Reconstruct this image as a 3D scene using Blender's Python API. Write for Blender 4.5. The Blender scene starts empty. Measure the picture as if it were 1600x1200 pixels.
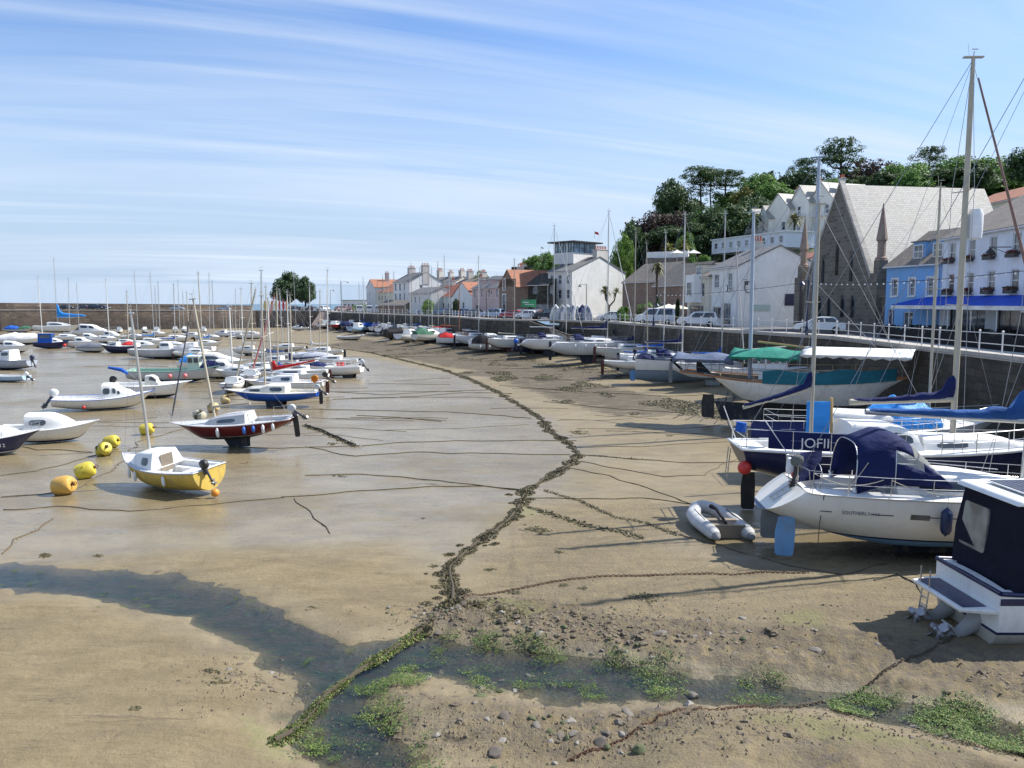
import bpy, bmesh, math, random
import numpy as np
from mathutils import Vector, Matrix, noise
PI = math.pi
R = math.radians
sc = bpy.context.scene
C = sc.collection
rnd = random.Random(11)

# ------------------------------------------------------------------ camera
CAMH = 8.0; F = 1256.0; HOR = 474.0
PITCH = math.atan((600 - HOR) / F)
cp, sp = math.cos(PITCH), math.sin(PITCH)

def ray(px, py):
    a = (px - 800) / F; b = (600 - py) / F
    return Vector((a, cp + b * sp, -sp + b * cp))
def G(px, py, z=0.0):
    """point of the plane z where the photograph shows pixel px,py"""
    d = ray(px, py); t = (z - CAMH) / d.z
    return Vector((d.x * t, d.y * t, z))
def XD(px, Y, z=5.4):
    """x of a pixel column at ground distance Y, height z"""
    depth = Y * cp - (z - CAMH) * sp
    return (px - 800) / F * depth
def ZY(py, Y):
    d = ray(800, py); return CAMH + d.z / d.y * Y
def P2(px, Y, z=5.4): return Vector((XD(px, Y, z), Y))

# ------------------------------------------------------------------ mesh builder
class MB:
    def __init__(s): s.v = []; s.f = []; s.m = []
    def add(s, vs, fs, mi=0):
        o = len(s.v); s.v += [tuple(v) for v in vs]
        for f in fs: s.f.append([i + o for i in f]); s.m.append(mi)
    def box(s, c, d, mi=0, rz=0, mat=None):
        hx, hy, hz = d[0] / 2, d[1] / 2, d[2] / 2
        vs = [Vector((x * hx, y * hy, z * hz)) for z in (-1, 1) for y in (-1, 1) for x in (-1, 1)]
        if mat is not None: vs = [mat @ v for v in vs]
        if rz:
            r = Matrix.Rotation(rz, 3, 'Z'); vs = [r @ v for v in vs]
        c = Vector(c)
        s.add([v + c for v in vs], [(0, 2, 3, 1), (4, 5, 7, 6), (0, 1, 5, 4), (2, 6, 7, 3), (0, 4, 6, 2), (1, 3, 7, 5)], mi)
        return s
    def hexa(s, p, mi=0):
        s.add(p, [(0, 3, 2, 1), (4, 5, 6, 7), (0, 1, 5, 4), (1, 2, 6, 5), (2, 3, 7, 6), (3, 0, 4, 7)], mi); return s
    def loft(s, rings, closed=True, caps=True, mi=0):
        n = len(rings[0]); o = len(s.v)
        for r in rings: s.v += [tuple(p) for p in r]
        m = n if closed else n - 1
        for i in range(len(rings) - 1):
            for j in range(m):
                a = o + i * n + j; b = o + i * n + (j + 1) % n
                s.f.append([a, b, b + n, a + n]); s.m.append(mi)
        if caps and closed:
            s.f.append([o + j for j in range(n)][::-1]); s.m.append(mi)
            q = o + (len(rings) - 1) * n
            s.f.append([q + j for j in range(n)]); s.m.append(mi)
        return s
    def tube(s, pts, r, n=6, mi=0, flat=1.0):
        pts = [Vector(p) for p in pts]
        if len(pts) < 2: return s
        rs = r if isinstance(r, (list, tuple)) else [r] * len(pts)
        rings = []
        up = Vector((0, 0, 1))
        for i, p in enumerate(pts):
            t = (pts[min(i + 1, len(pts) - 1)] - pts[max(i - 1, 0)])
            if t.length < 1e-9: t = Vector((0, 0, 1))
            t.normalize()
            a = up if abs(t.z) < 0.9 else Vector((0, 1, 0))
            u = t.cross(a).normalized(); w = u.cross(t)
            rings.append([p + (u * math.cos(2 * PI * k / n) * flat + w * math.sin(2 * PI * k / n)) * rs[i] for k in range(n)])
        return s.loft(rings, mi=mi)
    def lathe(s, prof, n=12, mi=0, M=None):
        rings = [[Vector((r * math.cos(2 * PI * k / n), r * math.sin(2 * PI * k / n), z)) for k in range(n)] for r, z in prof]
        if M is not None: rings = [[M @ p for p in q] for q in rings]
        return s.loft(rings, mi=mi)
    def ball(s, c, r, n=8, mi=0, sq=(1, 1, 1)):
        c = Vector(c)
        rings = []
        for i in range(n + 1):
            a = PI * i / n; rr = max(math.sin(a), .02)
            rings.append([c + Vector((r * sq[0] * rr * math.cos(2 * PI * k / (n + 4)), r * sq[1] * rr * math.sin(2 * PI * k / (n + 4)), -r * sq[2] * math.cos(a))) for k in range(n + 4)])
        return s.loft(rings, mi=mi)
    def panel(s, a, b, c, d, u0, u1, v0, v1, th=.02, mi=0, rnd_=.0):
        """slab lying on the quad a,b,c,d (bottom-left, bottom-right, top-right, top-left)"""
        a, b, c, d = map(Vector, (a, b, c, d))
        def P(u, v): return (a * (1 - u) + b * u) * (1 - v) + (d * (1 - u) + c * u) * v
        n = (b - a).cross(d - a).normalized()
        if rnd_ > 0:
            pts = []
            du = (u1 - u0) * rnd_; dv = (v1 - v0) * rnd_ * 1.6
            for cu, cv, a0 in ((u1 - du, v1 - dv, 0), (u0 + du, v1 - dv, PI / 2), (u0 + du, v0 + dv, PI), (u1 - du, v0 + dv, 1.5 * PI)):
                for k in range(4):
                    t = a0 + k * PI / 6
                    pts.append(P(cu + math.cos(t) * du, cv + math.sin(t) * dv))
        else:
            pts = [P(u0, v0), P(u1, v0), P(u1, v1), P(u0, v1)]
        s.loft([[p - n * .01 for p in pts], [p + n * th for p in pts]], mi=mi)
        return s
    def build(s, name, mats, parent=None, smooth=35, bevel=0, loc=None):
        me = bpy.data.meshes.new(name)
        me.from_pydata(s.v, [], s.f)
        if not isinstance(mats, (list, tuple)): mats = [mats]
        for m in mats: me.materials.append(m)
        if len(mats) > 1: me.polygons.foreach_set('material_index', s.m)
        bm = bmesh.new(); bm.from_mesh(me)
        bmesh.ops.recalc_face_normals(bm, faces=bm.faces)
        uvl = bm.loops.layers.uv.new('UVMap')
        for f in bm.faces:
            n = f.normal
            if abs(n.z) > .96: t = Vector((1, 0, 0)); b = Vector((0, 1, 0))
            else:
                t = Vector((0, 0, 1)).cross(n).normalized(); b = n.cross(t)
            for l in f.loops: l[uvl].uv = (l.vert.co.dot(t), l.vert.co.dot(b))
        bm.to_mesh(me); bm.free()
        if smooth:
            me.polygons.foreach_set('use_smooth', [True] * len(me.polygons))
            try: me.set_sharp_from_angle(angle=R(smooth))
            except Exception: pass
        o = bpy.data.objects.new(name, me); C.objects.link(o)
        if parent: o.parent = parent
        if loc is not None: o.location = loc
        if bevel:
            b = o.modifiers.new('bevel', 'BEVEL'); b.width = bevel; b.segments = 2; b.limit_method = 'ANGLE'; b.angle_limit = R(40)
        return o

def thing(name, label, cat, loc=(0, 0, 0), rz=0, group=None, rot=None):
    o = bpy.data.objects.new(name, None); C.objects.link(o)
    o.location = loc; o.rotation_euler = rot if rot else (0, 0, rz)
    o.empty_display_size = .3
    o['label'] = label; o['category'] = cat
    if group: o['group'] = group
    return o
def tag(o, label=None, cat=None, group=None, kind=None):
    if label: o['label'] = label
    if cat: o['category'] = cat
    if group: o['group'] = group
    if kind: o['kind'] = kind
    return o
kids_cache = {}
def copy_tree(o, loc, rz=0, scale=None, label=None, group=None, rot=None):
    def rec(src, par):
        c = src.copy(); C.objects.link(c)
        if par: c.parent = par
        for ch in src.children: rec(ch, c)
        return c
    c = rec(o, None); c.location = loc; c.rotation_euler = rot if rot else (0, 0, rz)
    if scale: c.scale = scale if isinstance(scale, (tuple, list)) else (scale,) * 3
    if label: c['label'] = label
    if group: c['group'] = group
    return c

# ------------------------------------------------------------------ materials
class NT:
    def __init__(s, name):
        s.m = bpy.data.materials.new(name); s.m.use_nodes = True
        s.t = s.m.node_tree; s.b = s.t.nodes['Principled BSDF']; s.out = s.t.nodes['Material Output']
    def n(s, typ, **kw):
        x = s.t.nodes.new(typ)
        for k, v in kw.items():
            if k.startswith('i_'):
                key = k[2:]
                key = int(key) if key.isdigit() else key.replace('_', ' ')
                x.inputs[key].default_value = v
            else: setattr(x, k, v)
        return x
    def l(s, a, b): s.t.links.new(a, b)
    def coord(s, kind='Object', scale=(1, 1, 1)):
        tc = s.n('ShaderNodeTexCoord'); mp = s.n('ShaderNodeMapping'); mp.inputs['Scale'].default_value = scale
        s.l(tc.outputs[kind], mp.inputs[0]); return mp.outputs[0]
    def noise(s, vec, scale, detail=4, rough=.6, dist=0):
        x = s.n('ShaderNodeTexNoise'); x.inputs['Scale'].default_value = scale; x.inputs['Detail'].default_value = detail
        x.inputs['Roughness'].default_value = rough; x.inputs['Distortion'].default_value = dist
        if vec is not None: s.l(vec, x.inputs['Vector'])
        return x.outputs['Fac']
    def ramp(s, fac, stops):
        x = s.n('ShaderNodeValToRGB'); e = x.color_ramp.elements
        while len(e) < len(stops): e.new(.5)
        for i, (p, c) in enumerate(stops):
            e[i].position = p; e[i].color = (c if len(c) == 4 else (*c, 1)) if isinstance(c, (tuple, list)) else (c, c, c, 1)
        s.l(fac, x.inputs[0]); return x.outputs[0]
    def mix(s, fac, a, b, mode='MIX'):
        x = s.n('ShaderNodeMix', data_type='RGBA', blend_type=mode)
        for sock, v in ((x.inputs[0], fac), (x.inputs[6], a), (x.inputs[7], b)):
            if isinstance(v, (int, float)): sock.default_value = v
            elif isinstance(v, (tuple, list)): sock.default_value = v if len(v) == 4 else (*v, 1)
            else: s.l(v, sock)
        return x.outputs[2]
    def math(s, op, a, b=0, clamp=False):
        x = s.n('ShaderNodeMath', operation=op); x.use_clamp = clamp
        for sock, v in ((x.inputs[0], a), (x.inputs[1], b)):
            if isinstance(v, (int, float)): sock.default_value = v
            else: s.l(v, sock)
        return x.outputs[0]
    def bump(s, h, strength=.3, dist=.02, prev=None):
        x = s.n('ShaderNodeBump'); x.inputs['Strength'].default_value = strength; x.inputs['Distance'].default_value = dist
        s.l(h, x.inputs['Height'])
        if prev is not None: s.l(prev, x.inputs['Normal'])
        return x.outputs[0]
    def set(s, **kw):
        for k, v in kw.items():
            k = k.replace('_', ' ')
            if isinstance(v, (int, float)): s.b.inputs[k].default_value = v
            elif isinstance(v, (tuple, list)): s.b.inputs[k].default_value = v if len(v) == 4 else (*v, 1)
            else: s.l(v, s.b.inputs[k])
        return s.m

MC = {}
def sh(c, k): return tuple(min(1, x * k) for x in c)
def paint(name, col, rough=.35, var=.10, metal=0, dirt=.25):
    if name in MC: return MC[name]
    t = NT(name); v = t.coord('Object', (1.2, 1.2, .5)); w = t.coord('Object', (1, 1, 1))
    n1 = t.noise(v, 3, 6, .65); n2 = t.noise(w, 1.1, 3)
    c = t.mix(t.ramp(n2, [(.3, 0), (.7, 1)]), sh(col, 1 - var), sh(col, 1 + var * .5))
    c = t.mix(t.math('MULTIPLY', t.ramp(n1, [(.52, 0), (.75, 1)]), dirt), c, sh((.30, .25, .18), .8))
    n3 = t.noise(w, 9, 4)
    m = t.set(Base_Color=c, Roughness=t.math('ADD', t.math('MULTIPLY', n3, .25), rough - .1), Metallic=metal,
              Normal=t.bump(n3, .06, .01))
    MC[name] = m; return m
def cloth(name, col, rough=.8, bump=.5):
    if name in MC: return MC[name]
    t = NT(name); v = t.coord('Object', (1, 1, 2.2))
    n1 = t.noise(v, 2.2, 5, .55, .6); n2 = t.noise(v, .9, 2)
    c = t.mix(t.ramp(n2, [(.3, 0), (.7, 1)]), sh(col, .78), sh(col, 1.15))
    c = t.mix(t.math('MULTIPLY', t.ramp(t.noise(t.coord('Object'), 6, 5), [(.55, 0), (.8, 1)]), .25), c, sh(col, 1.4))
    m = t.set(Base_Color=c, Roughness=rough, Normal=t.bump(n1, bump, .12), Specular_IOR_Level=.22)
    MC[name] = m; return m
def plain(name, col, rough=.5, metal=0, spec=None):
    if name in MC: return MC[name]
    t = NT(name); n = t.noise(t.coord('Object'), 5, 4)
    c = t.mix(n, sh(col, .8), sh(col, 1.15))
    m = t.set(Base_Color=c, Roughness=rough, Metallic=metal); MC[name] = m; return m
def glass(name='dark_glass', col=(.03, .04, .05), rough=.06):
    if name in MC: return MC[name]
    t = NT(name); n = t.noise(t.coord('Object'), 1.3, 2)
    c = t.mix(t.ramp(n, [(.4, 0), (.6, 1)]), col, sh(col, 2.2))
    m = t.set(Base_Color=c, Roughness=rough, Specular_IOR_Level=.8); MC[name] = m; return m
def stone(name, cols, scale=1.0, bw=.5, bh=.25, mortar=(.35, .32, .28), msize=.03, rough=.9, stain=.5, stainc=(.05, .045, .035), zdark=None, bump=.6):
    if name in MC: return MC[name]
    t = NT(name); tc = t.n('ShaderNodeTexCoord'); uv = tc.outputs['UV']
    nz = t.n('ShaderNodeTexNoise'); nz.inputs['Scale'].default_value = 1.5; t.l(uv, nz.inputs['Vector'])
    br = t.n('ShaderNodeTexBrick'); br.inputs['Scale'].default_value = scale
    br.inputs['Brick Width'].default_value = bw; br.inputs['Row Height'].default_value = bh
    br.inputs['Mortar Size'].default_value = msize; br.inputs['Color1'].default_value = (0, 0, 0, 1); br.inputs['Color2'].default_value = (1, 1, 1, 1)
    br.inputs['Mortar'].default_value = (.5, .5, .5, 1)
    v2 = t.n('ShaderNodeVectorMath', operation='MULTIPLY_ADD'); t.l(nz.outputs['Color'], v2.inputs[0]); v2.inputs[1].default_value = (.08, .08, 0); t.l(uv, v2.inputs[2])
    t.l(v2.outputs[0], br.inputs['Vector'])
    c = t.ramp(br.outputs['Color'], [(i / (len(cols) - 1) if len(cols) > 1 else 0, k) for i, k in enumerate(cols)])
    c = t.mix(br.outputs['Fac'], c, mortar)
    big = t.noise(uv, .35, 5, .65); fine = t.noise(uv, 7, 4)
    c = t.mix(t.math('MULTIPLY', t.ramp(big, [(.42, 0), (.68, 1)]), stain), c, stainc)
    c = t.mix(t.math('MULTIPLY', fine, .35), c, sh(cols[0], .5))
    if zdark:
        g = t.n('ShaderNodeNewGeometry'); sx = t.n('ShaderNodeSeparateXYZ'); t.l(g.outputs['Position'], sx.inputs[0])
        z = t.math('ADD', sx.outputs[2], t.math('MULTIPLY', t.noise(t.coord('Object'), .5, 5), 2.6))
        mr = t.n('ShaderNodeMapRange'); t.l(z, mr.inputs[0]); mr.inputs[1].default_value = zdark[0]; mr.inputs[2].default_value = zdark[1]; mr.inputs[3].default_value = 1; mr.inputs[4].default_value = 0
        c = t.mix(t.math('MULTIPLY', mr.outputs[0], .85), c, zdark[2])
    h = t.math('ADD', t.math('MULTIPLY', t.math('SUBTRACT', 1, br.outputs['Fac']), .6), t.math('MULTIPLY', fine, .5))
    m = t.set(Base_Color=c, Roughness=rough, Normal=t.bump(h, bump, .04)); MC[name] = m; return m
def render_wall(name, col, stain=.3):
    if name in MC: return MC[name]
    t = NT(name); uv = t.coord('UV'); st = t.coord('UV', (1.2, .18, 1))
    a = t.noise(uv, .4, 5, .65); b = t.noise(st, 1.6, 6, .7); f = t.noise(uv, 18, 3)
    c = t.mix(t.ramp(a, [(.3, 0), (.7, 1)]), sh(col, .86), sh(col, 1.06))
    c = t.mix(t.math('MULTIPLY', t.ramp(b, [(.5, 0), (.8, 1)]), stain), c, sh(col, .45))
    m = t.set(Base_Color=c, Roughness=.85, Normal=t.bump(f, .25, .01)); MC[name] = m; return m
def leafmat(name, cols, trans=.25):
    if name in MC: return MC[name]
    t = NT(name); g = t.n('ShaderNodeNewGeometry')
    big = t.noise(t.coord('Object'), .55, 3)
    k = t.math('ADD', t.math('MULTIPLY', g.outputs['Random Per Island'], .6), t.math('MULTIPLY', big, .5))
    c = t.ramp(k, [(.15, cols[0]), (.5, cols[1]), (.85, cols[2])])
    t.set(Base_Color=c, Roughness=.6)
    tr = t.n('ShaderNodeBsdfTranslucent'); t.l(c, tr.inputs[0]); mx = t.n('ShaderNodeMixShader'); mx.inputs[0].default_value = trans
    t.l(t.b.outputs[0], mx.inputs[1]); t.l(tr.outputs[0], mx.inputs[2]); t.l(mx.outputs[0], t.out.inputs[0])
    MC[name] = t.m; return t.m

WHITE = paint('white_gelcoat', (.78, .78, .75), .28, .05, dirt=.22)
CREAM = paint('cream_gelcoat', (.72, .69, .60), .3, .06, dirt=.3)
GREYP = paint('grey_hull_paint', (.50, .52, .53), .4, .08, dirt=.3)
LBLUE = paint('light_blue_hull_paint', (.35, .52, .70), .4, .1)
BLUEP = paint('blue_hull_paint', (.015, .10, .50), .3, .1, dirt=.1)
NAVYP = paint('navy_hull_paint', (.012, .018, .07), .3, .1, dirt=.12)
REDP = paint('dark_red_hull_paint', (.13, .012, .016), .3, .1, dirt=.1)
BRED = paint('red_paint', (.55, .03, .03), .4)
YELP = paint('yellow_hull_paint', (.62, .44, .09), .5, .2, dirt=.95)
BLACKP = paint('black_hull_paint', (.02, .02, .022), .5, .2, dirt=.25)
AFNAVY = paint('dark_antifouling', (.025, .03, .04), .85, .3, dirt=.6)
AFBLUE = paint('pale_blue_antifouling', (.16, .33, .55), .8, .15, dirt=.6)
AFRED = paint('brown_antifouling', (.12, .04, .03), .85, .3, dirt=.6)
AFGREY = paint('weathered_antifouling', (.28, .29, .28), .85, .25, dirt=.7)
DECK = paint('deck_gelcoat', (.74, .74, .72), .5, .06, dirt=.3)
DECKG = paint('grey_deck_paint', (.50, .51, .52), .6, .08, dirt=.3)
WOODV = paint('varnished_wood', (.34, .13, .035), .35, .25, dirt=.2)
WOODG = paint('weathered_wood', (.24, .20, .15), .8, .25, dirt=.5)
WOODY = paint('pale_spar_wood', (.52, .34, .13), .5, .2)
ALU = paint('mast_aluminium', (.52, .52, .50), .38, .1, metal=.55, dirt=.15)
MASTW = paint('mast_white_paint', (.62, .61, .57), .4, .08)
MASTB = paint('mast_blue_grey', (.36, .42, .50), .4, .08)
MASTT = paint('mast_tan_paint', (.42, .38, .29), .5, .12)
STEEL = plain('stainless_steel', (.55, .55, .55), .3, .9)
WIRE = plain('rigging_wire', (.30, .30, .31), .5, .6)
ROPE = plain('rope', (.42, .38, .30), .9)
ROPEB = plain('dark_rope', (.06, .055, .045), .9)
RUBBER = plain('black_rubber', (.02, .02, .02), .7)
DGLASS = glass()
NAVYC = cloth('navy_canvas', (.010, .017, .080))
NAVYD = cloth('dark_navy_canvas', (.008, .010, .035))
BLUEC = cloth('blue_canvas', (.02, .10, .42))
LBLUEC = cloth('bright_blue_tarpaulin', (.04, .28, .72), .5)
TEALC = cloth('teal_canvas', (.02, .13, .17))
GREENC = cloth('green_tarpaulin', (.03, .22, .16), .6)
DGREENC = cloth('dark_green_canvas', (.05, .14, .09))
BLACKC = cloth('black_canvas', (.012, .012, .016))
WHITEC = cloth('white_canvas', (.72, .72, .70))
REDC = cloth('red_canvas', (.50, .03, .03))
FENW = plain('white_fender_vinyl', (.75, .75, .72), .45)
FENB = plain('blue_fender_vinyl', (.03, .16, .55), .45)
FEND = plain('navy_fender_vinyl', (.01, .025, .08), .45)
FENR = plain('red_buoy_vinyl', (.60, .04, .03), .45)
FENP = plain('pink_buoy_vinyl', (.80, .22, .22), .5)
ORANGE = plain('orange_plastic', (.75, .28, .03), .5)
CLOFF = (0, 0, 0); CLOUDC = (4.7, 5.4, 6.4, 1); HORC = (3.0, 3.6, 4.7, 1); SKYS = .10; SUNE = 4.6; EXPO = .72
# ------------------------------------------------------------------ boats
def lerp(a, b, t): return a + (b - a) * t
def cl(x, a=0., b=1.): return max(a, min(b, x))

class Hull:
    def __init__(s, L, B, H, st=.78, tm=.42, pw=2.3, shb=.28, shs=.06, kb=.75, ks=.35, rake=.12, rt=0., wl=.35, fp=2.6, lift=0.):
        s.__dict__.update(locals())
    def b(s, t):
        if t < s.tm: f = s.st + (1 - s.st) * math.sin(t / s.tm * PI / 2)
        else: f = 1 - ((t - s.tm) / (1 - s.tm)) ** s.pw
        return max(s.B / 2 * f, .012)
    def zs(s, t):
        return s.lift + s.H * (1 + s.shb * max(0, (t - .35) / .65) ** 2 + s.shs * max(0, (.35 - t) / .35) ** 2)
    def zk(s, t):
        return s.lift + s.H * (s.kb * max(0, (t - .6) / .4) ** 2.4 + s.ks * max(0, (.4 - t) / .4) ** 1.7)
    def x(s, t, v):
        x = s.L * (t - .5)
        x -= s.rake * s.L * (1 - v) * max(0, (t - .6) / .4) ** 2
        x += s.rt * v * max(0, 1 - t / .12)
        return x
    def y(s, t, z):
        zk, zs = s.zk(t), s.zs(t)
        v = cl((z - zk) / max(zs - zk, 1e-4))
        p = lerp(s.fp, 1.15, cl((t - .45) / .55))
        return s.b(t) * max(0, 1 - (1 - v) ** p) ** (1 / p)
    def pt(s, t, z, side):
        zk, zs = s.zk(t), s.zs(t); v = cl((z - zk) / max(zs - zk, 1e-4))
        return Vector((s.x(t, v), side * s.y(t, z), z))

def hull_mesh(h, name, mats, parent, nst=24, stripe=.05, st2=0):
    """mats: topside, bottom, stripe"""
    mb = MB(); ts = [(i / nst) for i in range(nst + 1)]
    rows = []
    zw = h.lift + h.H * h.wl
    for t in ts:
        zk, zs = h.zk(t), h.zs(t)
        w0 = lerp(max(zw, zk + .015), 0, 0); w0 = min(w0, zs - .1); w1 = min(w0 + stripe, zs - .08)
        zz = [zk + (w0 - zk) * (k / 5) ** 1.3 for k in range(6)] + [w1] + [lerp(w1, zs, k / 6) for k in range(1, 7)]
        rows.append(zz)
    nz = len(rows[0])
    for side in (1, -1):
        o = len(mb.v)
        for t, zz in zip(ts, rows):
            for z in zz: mb.v.append(tuple(h.pt(t, z, side)))
        for i in range(nst):
            for k in range(nz - 1):
                a = o + i * nz + k
                f = [a, a + nz, a + nz + 1, a + 1]
                mb.f.append(f if side < 0 else f[::-1])
                mb.m.append(1 if k < 5 else 2 if k == 5 else (2 if st2 and k == nz - 2 else 0))
    # transom
    o = len(mb.v); zz = rows[0]
    for z in zz:
        mb.v.append(tuple(h.pt(0, z, 1))); mb.v.append(tuple(h.pt(0, z, -1)))
    for k in range(nz - 1):
        a = o + 2 * k; mb.f.append([a, a + 1, a + 3, a + 2]); mb.m.append(1 if k < 5 else 2 if k == 5 else 0)
    ob = mb.build(name, mats, parent, smooth=50)
    bm = bmesh.new(); bm.from_mesh(ob.data); bmesh.ops.remove_doubles(bm, verts=bm.verts, dist=.004)
    bmesh.ops.recalc_face_normals(bm, faces=bm.faces); bm.to_mesh(ob.data); bm.free()
    ob.data.set_sharp_from_angle(angle=R(50))
    return ob

def deck_mesh(h, parent, mat, well=None, inner=None, name='deck', drop=.03):
    mb = MB()
    n = 20; ts = [.004 + .99 * i / n for i in range(n + 1)]
    wf = .7
    if well:
        t0, t1, wf, dep = well
        ts = sorted(set([t for t in ts if abs(t - t0) > .02 and abs(t - t1) > .02] + [max(t0, .004), t1]))
    fy = [-1, -wf, -wf * .5, 0, wf * .5, wf, 1]
    P = []
    for t in ts:
        row = []
        for f in fy:
            z = h.zs(t) - drop + .05 * (1 - f * f) * h.b(t)
            row.append(Vector((h.x(t, 1), f * (h.b(t) - .01), z)))
        P.append(row)
    o = len(mb.v)
    for r in P: mb.v += [tuple(p) for p in r]
    m = len(fy)
    for i in range(len(ts) - 1):
        for j in range(m - 1):
            if well and ts[i] >= t0 - .003 and ts[i + 1] <= t1 + .003 and 1 <= j <= m - 3: continue
            a = o + i * m + j; mb.f.append([a, a + 1, a + m + 1, a + m]); mb.m.append(0)
    d = mb.build(name, mat, parent, smooth=40)
    if well:
        w = MB(); idx = [i for i, t in enumerate(ts) if t0 - .003 <= t <= t1 + .003]
        zf = min(h.zs(ts[i]) for i in idx) - dep
        for side, j in ((1, m - 2), (-1, 1)):
            top = [P[i][j] for i in idx]
            o = len(w.v)
            # sloping well side, ledge (seat) and lower side
            for p in top:
                w.v += [tuple(p), (p.x, p.y * .95, lerp(p.z, zf, .5)), (p.x, p.y * .55, lerp(p.z, zf, .5)), (p.x, p.y * .52, zf)]
            for i in range(len(top) - 1):
                for k in range(3):
                    a = o + i * 4 + k; w.f.append([a, a + 4, a + 5, a + 1]); w.m.append(0)
        fl = [P[i][m - 2] for i in idx]
        o = len(w.v)
        for p in fl: w.v += [(p.x, p.y * .55, zf), (p.x, -p.y * .55, zf)]
        for i in range(len(fl) - 1):
            a = o + 2 * i; w.f.append([a, a + 1, a + 3, a + 2]); w.m.append(0)
        for i in (idx[0], idx[-1]):
            p = P[i][m - 2]; q = P[i][1]
            zm = lerp(p.z, zf, .5)
            w.add([p, (p.x, p.y * .95, zm), (p.x, p.y * .55, zm), (p.x, p.y * .52, zf), (p.x, -p.y * .52, zf), (p.x, -p.y * .55, zm), (p.x, -p.y * .95, zm), q], [list(range(8))])
        w.build('cockpit', inner or mat, parent, smooth=30)
    return d

def cabin(h, parent, t0, t1, wr, hs, mat, wins=(), front=.25, aft=.03, name='cabin', tw=.84, winmat=None, base=0., roofmat=None, frames=None):
    """hs: list of (s,height) ; wins: (s0,s1,v0,v1) along the side"""
    def hh(s):
        for (a, x), (b, y) in zip(hs, hs[1:]):
            if a <= s <= b: return lerp(x, y, (s - a) / max(b - a, 1e-5))
        return hs[-1][1]
    X0, X1 = h.x(t0, 1), h.x(t1, 1)
    def base_pt(s, side):
        t = lerp(t0, t1, s); return Vector((h.x(t, 1), side * h.b(t) * wr, h.zs(t) - .05 + base))
    def top_pt(s, side):
        t = lerp(t0, t1, s); b = h.b(t) * wr
        x = h.x(t, 1)
        # lean of the ends
        x += aft * max(0, 1 - s / .15) * 1.0 - front * max(0, (s - .8) / .2)
        return Vector((x, side * b * tw, h.zs(t) + base + hh(s)))
    def side_pt(s, v, side): return base_pt(s, side).lerp(top_pt(s, side), v)
    ss = [0, .04, .12, .25, .4, .55, .7, .8, .9, .96, 1]
    rings = []
    for s in ss:
        a, b = base_pt(s, 1), top_pt(s, 1); r = []
        zt = b.z; cam = abs(b.y) * .12
        pr = [a, a.lerp(b, .5), a.lerp(b, .93)]
        q = Vector((b.x, b.y * .93, zt + cam * .25)); q2 = Vector((b.x, b.y * .5, zt + cam * .8)); q3 = Vector((b.x, 0, zt + cam))
        half = pr + [q, q2]
        r = half + [q3] + [Vector((p.x, -p.y, p.z)) for p in half[::-1]]
        rings.append(r)
    mb = MB(); mb.loft(rings, closed=True, caps=True)
    c = mb.build(name, mat, parent, smooth=38)
    wm = winmat or DGLASS
    for wn in wins:
        s0, s1, v0, v1 = wn
        for side in (1, -1):
            n = 6; up = []; lo = []
            for k in range(n + 1):
                s = lerp(s0, s1, k / n); e = min(k, n - k) / n; e = min(1, .55 + e * 3) if n else 1
                vm = (v0 + v1) / 2; dv = (v1 - v0) / 2 * e
                nb = Vector((0, side * .012, 0.004))
                lo.append(side_pt(s, vm - dv, side) + nb); up.append(side_pt(s, vm + dv, side) + nb)
            w = MB(); ring = lo + up[::-1]
            w.loft([[p - Vector((0, side * .03, 0)) for p in ring], ring], mi=0)
            # n-gon caps of a strip: split into quads instead
            w.f = w.f[:-2]; w.m = w.m[:-2]; m = len(ring)
            for k in range(n):
                w.f.append([m + k, m + k + 1, m + (m - 2 - k), m + (m - 1 - k)]); w.m.append(0)
            w.build('window', wm, c, smooth=20)
    return c, side_pt, top_pt

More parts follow.
